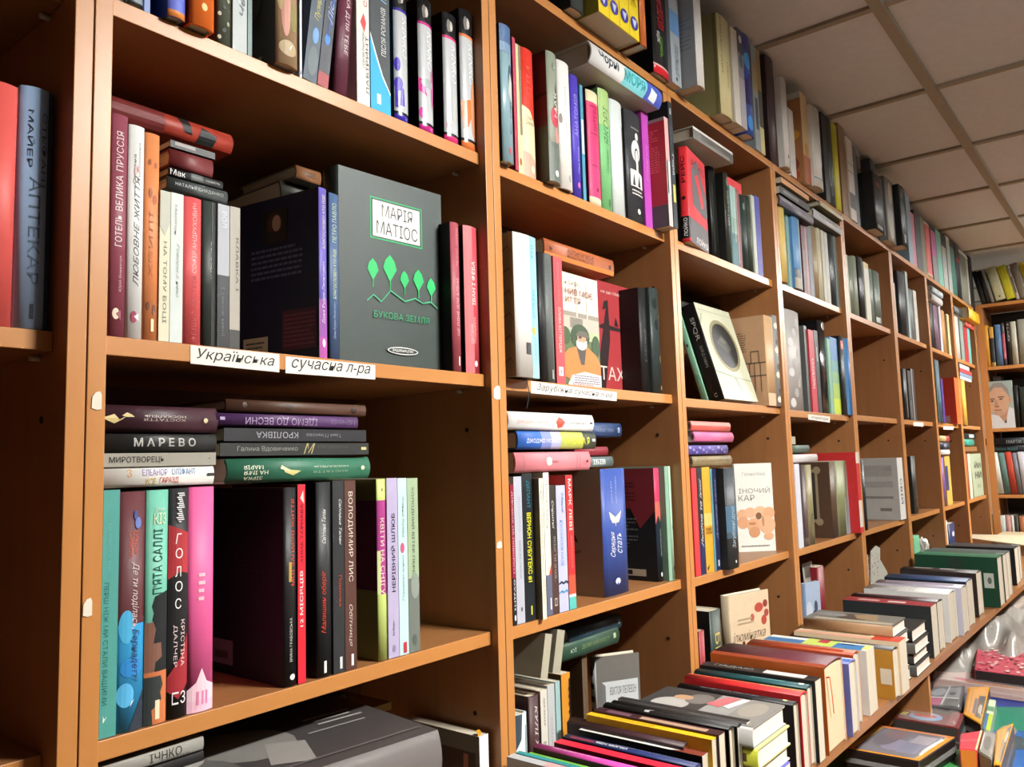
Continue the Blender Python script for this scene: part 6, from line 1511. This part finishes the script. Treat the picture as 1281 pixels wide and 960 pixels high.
# ------------------------------------------------------------------ display table below the ledge and the packs on it
TZ = 0.745
r = empty('display_table', (0, 0, 0))
tag(r, 'low wooden display table in front of the ledge, covered with toy packs', 'table')
board('table_top', r, 1.2, 5.05, -1.0, -0.31, TZ-.025, TZ, WOOD_H)
for x in (1.24, 3.1, 4.98):
    for y in (-.97, -.345):
        board('leg', r, x-.02, x+.02, y-.02, y+.02, 0.0, TZ-.0255, WOOD_V)
board('shelf', [o for o in COL.objects if o.name == 'base_cabinet'][0], LX0+.04, LX1-.04, -.262, -.0115, TZ-.025, TZ-.001, WOOD_H)


def bil(q, s, t):
    return (q[0]*(1-s)+q[1]*s)*(1-t)+(q[3]*(1-s)+q[2]*s)*t


def slab(name, label, cat, corners, zt, th, top, sides, dec=(), group='toy packs on the display table', wrap=0, labs=None, pts=None):
    """flat pack seen from above; corners: photo pixels of its top (far-left, far-right, near-right, near-left order free)"""
    q = pts or [onz(a, b, zt) for a, b in corners]
    base = sum(q, Vector((0, 0, 0)))/4
    base.z = zt-th
    q = [p-base for p in q]
    n = (q[1]-q[0]).cross(q[3]-q[0])
    if n.z < 0:
        q = [q[0], q[3], q[2], q[1]]
        sw = True
    else:
        sw = False
    root = empty(name, base)
    tag(root, label, cat, group)
    ms = Mats()
    bm = bmesh.new()
    tv = [bm.verts.new(p) for p in q]
    bv = [bm.verts.new((p.x, p.y, 0)) for p in q]
    bm.faces.new(tv).material_index = ms.i(top)
    bm.faces.new(bv[::-1]).material_index = ms.i(sides)
    for k in range(4):
        bm.faces.new((bv[k], bv[(k+1) % 4], tv[(k+1) % 4], tv[k])).material_index = ms.i(sides)
    bmesh.ops.recalc_face_normals(bm, faces=bm.faces)
    es = list(bm.edges)
    mt0 = ms.i(top)
    bmesh.ops.bevel(bm, geom=es, offset=min(.002, th*.2), segments=2, affect='EDGES')
    link('body', bm, ms.l, root)
    ms = Mats()
    bm = bmesh.new()

    def mapper(f, u, v, lift):
        p = bil(q, v, u) if sw else bil(q, u, v)
        return Vector((p.x, p.y, th+lift))
    decals(bm, ms, list(dec), mapper, .35)
    if len(bm.faces):
        link('printed_front', bm, ms.l, root)
    else:
        bm.free()
    if wrap:
        bm = bmesh.new()
        N = 9
        g = []
        rnd = random.Random(len(label))
        for i in range(N+1):
            row = []
            for j in range(N+1):
                p = bil(q, -.03+1.06*i/N, -.03+1.06*j/N)
                edge = i in (0, N) or j in (0, N)
                row.append(bm.verts.new((p.x, p.y, th*.4 if edge else th+.004+rnd.random()*wrap)))
            g.append(row)
        for i in range(N):
            for j in range(N):
                f = bm.faces.new((g[i][j], g[i+1][j], g[i+1][j+1], g[i][j+1]))
                f.smooth = True
        link('clear_wrap', bm, [FILM], root)
    return root


def film(name, col, alpha, rough):
    m = bpy.data.materials.new(name)
    m.use_nodes = True
    b = m.node_tree.nodes['Principled BSDF']
    c = lin(col)
    b.inputs['Base Color'].default_value = (*c, 1)
    b.inputs['Alpha'].default_value = alpha
    b.inputs['Roughness'].default_value = rough
    return m


FILM = film('clear_film', '#e6e6e4', .16, .12)
BAGF = film('grey_polythene', '#b4b2ac', .5, .18)
make_texts()
ORB = [R_(.0, .0, 1, .09, '#d09a2c'), R_(0, .91, 1, 1, '#c88a2c'), R_(0, 0, .05, 1, '#c8842c'), R_(.93, 0, 1, 1, '#c06c2c')]
slab('picture_book', 'rainbow-striped green picture book lying lowest at the front', 'book', [(1012, 962), (1072, 925), (1205, 938), (1215, 985)], .80, .05, '#4c7c44', '#7c7468', [E_(.05, .5, .4, .95, '#8c8c58'), E_(.3, .6, .6, .95, '#3c8c4c'), E_(.3, .1, .75, .8, '#3c2c54'), E_(.36, .1, .72, .7, '#c9c4d4'), E_(.4, .1, .72, .66, '#54306c'), R_(.5, .1, 1, .2, '#a83c3c'), R_(.5, .2, 1, .3, '#c87c3c'), R_(.5, .3, 1, .4, '#4c8c6c'), R_(.5, .4, 1, .5, '#6c6c8c'), E_(.1, .2, .3, .4, '#3c5c9c')])
slab('puzzle_box', 'dark puzzle box with orange border in clear wrap', 'box', [(1058, 937), (1100, 908), (1195, 923), (1150, 953)], .846, .044, '#4c4454', '#1c1a1a', [E_(.2, .3, .6, .7, '#6c6484'), E_(.3, .15, .9, .45, '#3c2440'), P_([(.15, .6), (.7, .55), (.8, .8), (.2, .85)], '#5c5c7c'), R_(.55, .6, .85, .85, '#8c8490'), E_(.6, .2, .9, .5, '#5c2c3c')]+ORB, wrap=.004)
slab('toy_box', 'dark red toy box with blue oval window in clear film', 'box', [(1117, 898), (1140, 884), (1207, 893), (1199, 912)], .822, .056, '#6c2c2c', '#3c3834', [E_(.15, .15, .7, .7, '#7c9cc0'), E_(.35, .2, .6, .6, '#b8483c'), R_(.75, .05, .98, .95, '#4c4640'), R_(.02, .8, .98, .95, '#7c2c2c'), R_(.3, .02, .6, .12, '#b4ac5c')], wrap=.006)
slab('colouring_set', 'yellow-orange colouring set with small window, farther one', 'set', [(1205, 893), (1211, 860), (1238, 859), (1227, 906)], .825, .058, '#d8982c', '#3c2a20', [R_(.1, .62, .7, .95, '#5c5048'), E_(.2, .7, .45, .9, '#b8b4ac'), E_(.5, .68, .7, .92, '#2c2826'), R_(.15, .45, .6, .6, '#6c5c6c'), R_(.1, .1, .9, .14, '#b87420'), R_(.1, .25, .9, .29, '#b87420')], wrap=.003)
slab('colouring_set', 'yellow-orange colouring set with small window, nearer one', 'set', [(1243, 956), (1246, 914), (1268, 904), (1252, 957)], .835, .075, '#d89c2c', '#2c2018', [R_(.05, .7, .9, .95, '#6c665c'), E_(.1, .72, .4, .92, '#3c3834'), E_(.5, .7, .8, .9, '#c3beb4'), R_(.1, .5, .6, .62, '#8c7c6c'), R_(.1, .12, .9, .16, '#b87420'), R_(.1, .3, .9, .34, '#b87420')], wrap=.003)
slab('notebook', 'green, white and blue notebooks tied together between two yellow sets', 'notebooks', [(1228, 911), (1236, 875), (1246, 876), (1238, 916)], .80, .034, '#c9d4b8', '#7c9c7c', [R_(0, .5, .5, 1, '#b8cc3c'), R_(0, 0, .5, .5, '#3c6ca0'), R_(.6, 0, .75, 1, '#6c9c78')])
slab('gift_box', 'bright red gift box with orange side', 'box', [(1200, 937), (1202, 918), (1229, 914), (1222, 939)], .842, .076, '#d8404c', '#c8782c', [R_(0, .9, 1, 1, '#e6d4a8'), R_(.45, 0, .55, .9, '#e05c64')])
slab('clear_tub', 'clear plastic tub with grey contents beside the red gift box', 'tub', [(1224, 940), (1231, 914), (1246, 918), (1240, 950)], .84, .074, '#8c8880', '#a09c94', [E_(.2, .2, .8, .8, '#5c5a54'), R_(.1, .05, .9, .15, '#d0cec8')], wrap=.006)
slab('purple_pouch', 'dark purple spotted pouch pushed under the ledge', 'pouch', [(1122, 874), (1147, 852), (1166, 851), (1150, 880)], .795, .045, '#3c1c54', '#2c1438', [E_(.1+.2*(k % 4), .1+.22*(k//4), .25+.2*(k % 4), .25+.22*(k//4), ('#5c3478', '#24102c', '#7c2c6c')[k % 3]) for k in range(16)])
slab('craft_box', 'clear craft box with pink and grey pieces', 'box', [(1145, 881), (1168, 860), (1207, 858), (1203, 888)], .805, .039, '#5c5a5c', '#4c4648', [R_(.05, .1, .4, .5, '#a8386c'), R_(.45, .5, .9, .9, '#7c7c84'), E_(.5, .1, .9, .5, '#8c8c94'), R_(.4, .1, .44, .9, '#c3c3c3'), R_(.05, .6, .4, .9, '#3c3c3c'), E_(.55, .6, .7, .8, '#2c2c30'), R_(.1, .52, .95, .56, '#c9c9c9')], wrap=.005)
slab('play_mat', 'large blue play mat pack with green corner at the right photo edge', 'play mat', [(1168, 854), (1300, 856), (1310, 985), (1232, 985)], .765, .019, '#1f5a9c', '#174680', [R_(.35, .86, 1, .92, '#2c6cac'), R_(.4, .3, 1, .55, '#1c7c64'), R_(.3, .0, 1, .3, '#1c3c94'), E_(.55, .6, .8, .72, '#3c4c54'), E_(.75, .62, .95, .74, '#5c6464'), E_(.5, .5, .7, .6, '#8c8478'), L_(.4, .08, .9, .14, 1, '#4c7cc0')])
slab('wrapping_pack', 'pale pink patterned wrapping pack lying below the floral one', 'pack', [(1166, 848), (1172, 834), (1292, 846), (1295, 866)], .80, .034, '#d0bcb8', '#c8a89c', [E_(.1, .2, .3, .8, '#c86c74'), E_(.5, .3, .7, .7, '#d8a8a4'), E_(.02, .3, .12, .9, '#d08c4c'), E_(.75, .2, .95, .7, '#b89c94'), R_(.2, .05, .98, .12, '#e6dcd8'), R_(.2, .8, .6, .86, '#e0e0e0')], wrap=.006)
FL = []
rf = random.Random(3)
for k in range(60):
    a, b = rf.random()*.92, rf.random()*.9
    s = .03+.03*rf.random()
    FL.append(E_(a, b, a+s, b+s*1.5, ('#d8a4a8', '#8c2c3c', '#c8707c', '#e6ccc8')[k % 4], n=7))
slab('gift_bag', 'pink floral gift pack inside the grey plastic', 'pack', [(1219, 838), (1222, 812), (1296, 808), (1296, 848)], .835, .034, '#b84c5c', '#2c2426', FL)


def bag(label, corners, z0, hgt, seed, m, alpha=True):
    q = [onz(a, b, z0) for a, b in corners]
    base = sum(q, Vector((0, 0, 0)))/4
    q = [p-base for p in q]
    rnd = random.Random(seed)
    bm = bmesh.new()
    N = 22
    ph = [rnd.random()*6.28 for _ in range(8)]
    g = []
    for i in range(N+1):
        row = []
        for j in range(N+1):
            s, t = i/N, j/N
            p = bil(q, s, t)
            dome = (math.sin(math.pi*s)*math.sin(math.pi*t))**.45 if 0 < s < 1 and 0 < t < 1 else 0
            wr = .5+.18*math.sin(9*s+5*t+ph[0])+.14*math.sin(17*s-11*t+ph[1])+.12*math.sin(23*t+4*s+ph[2])+.1*abs(math.sin(31*(s+t)+ph[3]))
            row.append(bm.verts.new((p.x, p.y, hgt*dome*wr+.002*rnd.random())))
        g.append(row)
    for i in range(N):
        for j in range(N):
            f = bm.faces.new((g[i][j], g[i+1][j], g[i+1][j+1], g[i][j+1]))
            f.smooth = True
    bmesh.ops.recalc_face_normals(bm, faces=bm.faces)
    o = link('plastic_bag', bm, [m], None, base)
    sm = o.modifiers.new('thick', 'SOLIDIFY')
    sm.thickness = .0006
    sb = o.modifiers.new('smooth', 'SUBSURF')
    sb.levels = sb.render_levels = 1
    tag(o, label, 'plastic bag', 'plastic bags on the display table')


bag('crumpled shiny grey plastic bag over the pink floral pack', [(1166, 846), (1205, 782), (1300, 770), (1300, 850)], .79, .15, 4, BAGF)
bag('dull taupe plastic bag behind the shiny one', [(1208, 786), (1246, 752), (1310, 738), (1310, 776)], .80, .12, 9, mat('#8c8278', .45))

# ------------------------------------------------------------------ small things standing in the bottoms of the far bays
def card(name, label, cat, tl, tr, yb, y, th, col, dec, tilt=0.0):
    a = ony(tl[0], tl[1], y)
    b = onz(tr[0], tr[1], a.z)
    z0 = ony(tl[0], yb, y).z
    ln = (b-a).length
    ms = Mats()
    bm = bmesh.new()
    box(bm, 0, ln, 0, th, 0, a.z-z0, ms.i(col), .0006)

    def mapper(f, u, v, lift):
        return Vector((u*ln, -lift, v*(a.z-z0)))
    decals(bm, ms, dec, mapper, .4)
    dv = b-a
    o = link(name, bm, ms.l)
    o.matrix_world = Matrix.Translation((a.x, a.y, z0)) @ Matrix.Rotation(math.atan2(dv.y, dv.x), 4, 'Z') @ Matrix.Rotation(math.radians(-tilt), 4, 'X')
    tag(o, label, cat, 'small things in the far bay bottoms')


card('booklet', 'pale blue booklet with dark figures in the fourth bay bottom', 'booklet', (1004, 731), (1025, 727), 812, .03, .012, '#a4b4cc', [E_(.35, .0, .95, .55, '#2c2c3c'), E_(.1, .3, .5, .7, '#c3ccd8'), R_(0, 0, .12, 1, '#6c84ac'), E_(.6, .5, .8, .7, '#4c5064'), R_(.5, .05, .6, .4, '#5c2c2c')])
card('postcard', 'grey postcard with small photo above the pale blue booklet', 'postcard', (1006, 706), (1018, 702), 745, .07, .002, '#a8a49c', [R_(.12, .5, .8, .9, '#5c5c54'), R_(.1, .15, .9, .36, '#3c3a38')], 4)
card('postcard', 'second grey postcard peeping out on the right', 'postcard', (1017, 708), (1022, 706), 745, .085, .002, '#9c9890', [R_(.2, .6, .8, .8, '#2c2c2c')], 4)
# speckled wall chart with a slanted edge, and the wire rack it leans on
bm = bmesh.new()
ms = Mats()
o0 = ony(1090, 730, .04)
pts = [ony(a, b, .04)-o0 for a, b in ((1090, 748), (1090, 690), (1096, 683), (1101, 686), (1101, 700), (1110, 716), (1112, 730), (1112, 748))]
mi = ms.i('#b8b6ac')
fr = [bm.verts.new(p) for p in pts]
bk = [bm.verts.new(p+Vector((0, .003, 0))) for p in pts]
bm.faces.new(fr).material_index = mi
bm.faces.new(bk[::-1]).material_index = mi
for k in range(len(pts)):
    bm.faces.new((fr[k], bk[k], bk[(k+1) % len(pts)], fr[(k+1) % len(pts)])).material_index = mi
bmesh.ops.recalc_face_normals(bm, faces=bm.faces)
rs = random.Random(5)
for k in range(40):
    a, b = 1091+8*rs.random(), 692+52*rs.random()
    p = ony(a, b, .0397)-o0
    box(bm, p.x-.002, p.x+.002, p.y, p.y+.0002, p.z-.003*rs.random()-.001, p.z+.002, ms.i('#2c2c2c'))
tag(link('paper_chart', bm, ms.l, None, o0), 'speckled white cut-out card with slanted edge in the fifth bay bottom', 'card', 'small things in the far bay bottoms')
a, b = ony(1083.5, 680, .05), ony(1083.5, 760, .05)
bm = bmesh.new()
for k in range(9):
    z = ZL+.012+k*.022
    cyl(bm, (a.x+.003, .05, z), (a.x+.05, .05, z), .0012, n=6)
for x in (a.x+.003, a.x+.05):
    cyl(bm, (x, .05, ZL+.0005), (x, .05, ZL+.2), .0018, n=6)
    cyl(bm, (x, .05, ZL+.0025), (x, .12, ZL+.0025), .0018, n=6)
tag(link('wire_rack', bm, [mat('#b4aca0', .3)]), 'thin wire rack beside the speckled card in the fifth bay bottom', 'rack', 'small things in the far bay bottoms')
# mint box and crumpled bag
p = ony(1143, 672, .03)
q = ony(1150, 672, .03)
bm = bmesh.new()
box(bm, 0, q.x-p.x, 0, .05, 0, p.z-ZL-.001, 0, .003)
tag(link('gift_box', bm, [mat('#7cc49c', .4)], None, (max(p.x, POST[5][1]+.002), .03, ZL+.0005)), 'mint green small box in the sixth bay bottom', 'box', 'small things in the far bay bottoms')
bm = bmesh.new()
bmesh.ops.create_icosphere(bm, subdivisions=3, radius=1)
rb = random.Random(8)
for v in bm.verts:
    k = .75+.25*math.sin(v.co.x*7)*math.sin(v.co.y*9+1)+.2*rb.random()
    v.co = Vector((v.co.x*.032*k, v.co.y*.03*k, v.co.z*.05*k))
zm = min(v.co.z for v in bm.verts)
c = ony(1156, 675, .06)
o = link('plastic_bag', bm, [film('white_polythene', '#dcdcd8', .8, .25)], None, (c.x, .07, ZL-zm+.09))
tag(o, 'crumpled clear bag tuck on a mint box, sixth bay bottom', 'plastic bag', 'small things in the far bay bottoms')
bm = bmesh.new()
box(bm, 0, .07, 0, .07, 0, .0885, 0, .003)
tag(link('gift_box', bm, [mat('#8c8c80', .5)], None, (c.x-.03, .035, ZL+.0005)), 'grey small box under the crumpled clear bag, sixth bay bottom', 'box', 'small things in the far bay bottoms')
# cream board across the far end of the ledge
slab('cardboard_sheet', 'cream cardboard sheet lying across the far end above the binders', 'cardboard', [(1206, 672.5), (1209, 668.5), (1296, 670), (1296, 684)], 1.06, .006, '#cbbfa4', '#bdae8e', [R_(.6, .4, .64, .5, '#6c6048')], 'small things at the far end')
slab('cardboard_box', 'beige cardboard box supporting the cream sheet at the far end', 'box', None, 1.0535, .097, '#b8a888', '#a8977a', [], 'small things at the far end', pts=[Vector((4.84, -.30, 1.0535)), Vector((5.09, -.30, 1.0535)), Vector((5.09, -.05, 1.0535)), Vector((4.84, -.05, 1.0535))])

# torn scraps of sticky tape on the posts
for i, (x0, y0, x1, y1, lb) in enumerate(((114, 490, 127, 513, 'torn white tape scrap high on the leftmost double post'), (103, 748, 115, 773, 'white tape scrap low on the leftmost double post'), (617, 483, 625, 500, 'pale tape scrap on the second double post beside the sign'), (621, 677, 627, 687, 'small white tape scrap low on the second double post'))):
    a, b = ony(x0, y1, 0), ony(x1, y0, 0)
    bm = bmesh.new()
    w_, h_ = b.x-a.x, b.z-a.z
    pp = [(0, .1), (.5, 0), (1, .05), (1, .8), (.85, 1), (.4, .95), (.05, .7)]
    fr = [bm.verts.new((u*w_, -.0009, v*h_)) for u, v in pp]
    bk = [bm.verts.new((u*w_, -.0004, v*h_)) for u, v in pp]
    bm.faces.new(fr)
    bm.faces.new(bk[::-1])
    for k in range(len(pp)):
        bm.faces.new((fr[k], bk[k], bk[(k+1) % len(pp)], fr[(k+1) % len(pp)]))
    bmesh.ops.recalc_face_normals(bm, faces=bm.faces)
    tag(link('tape_scrap', bm, [mat('#e0dacb', .6)], None, (a.x, 0, a.z)), lb, 'tape', 'tape scraps on the posts')
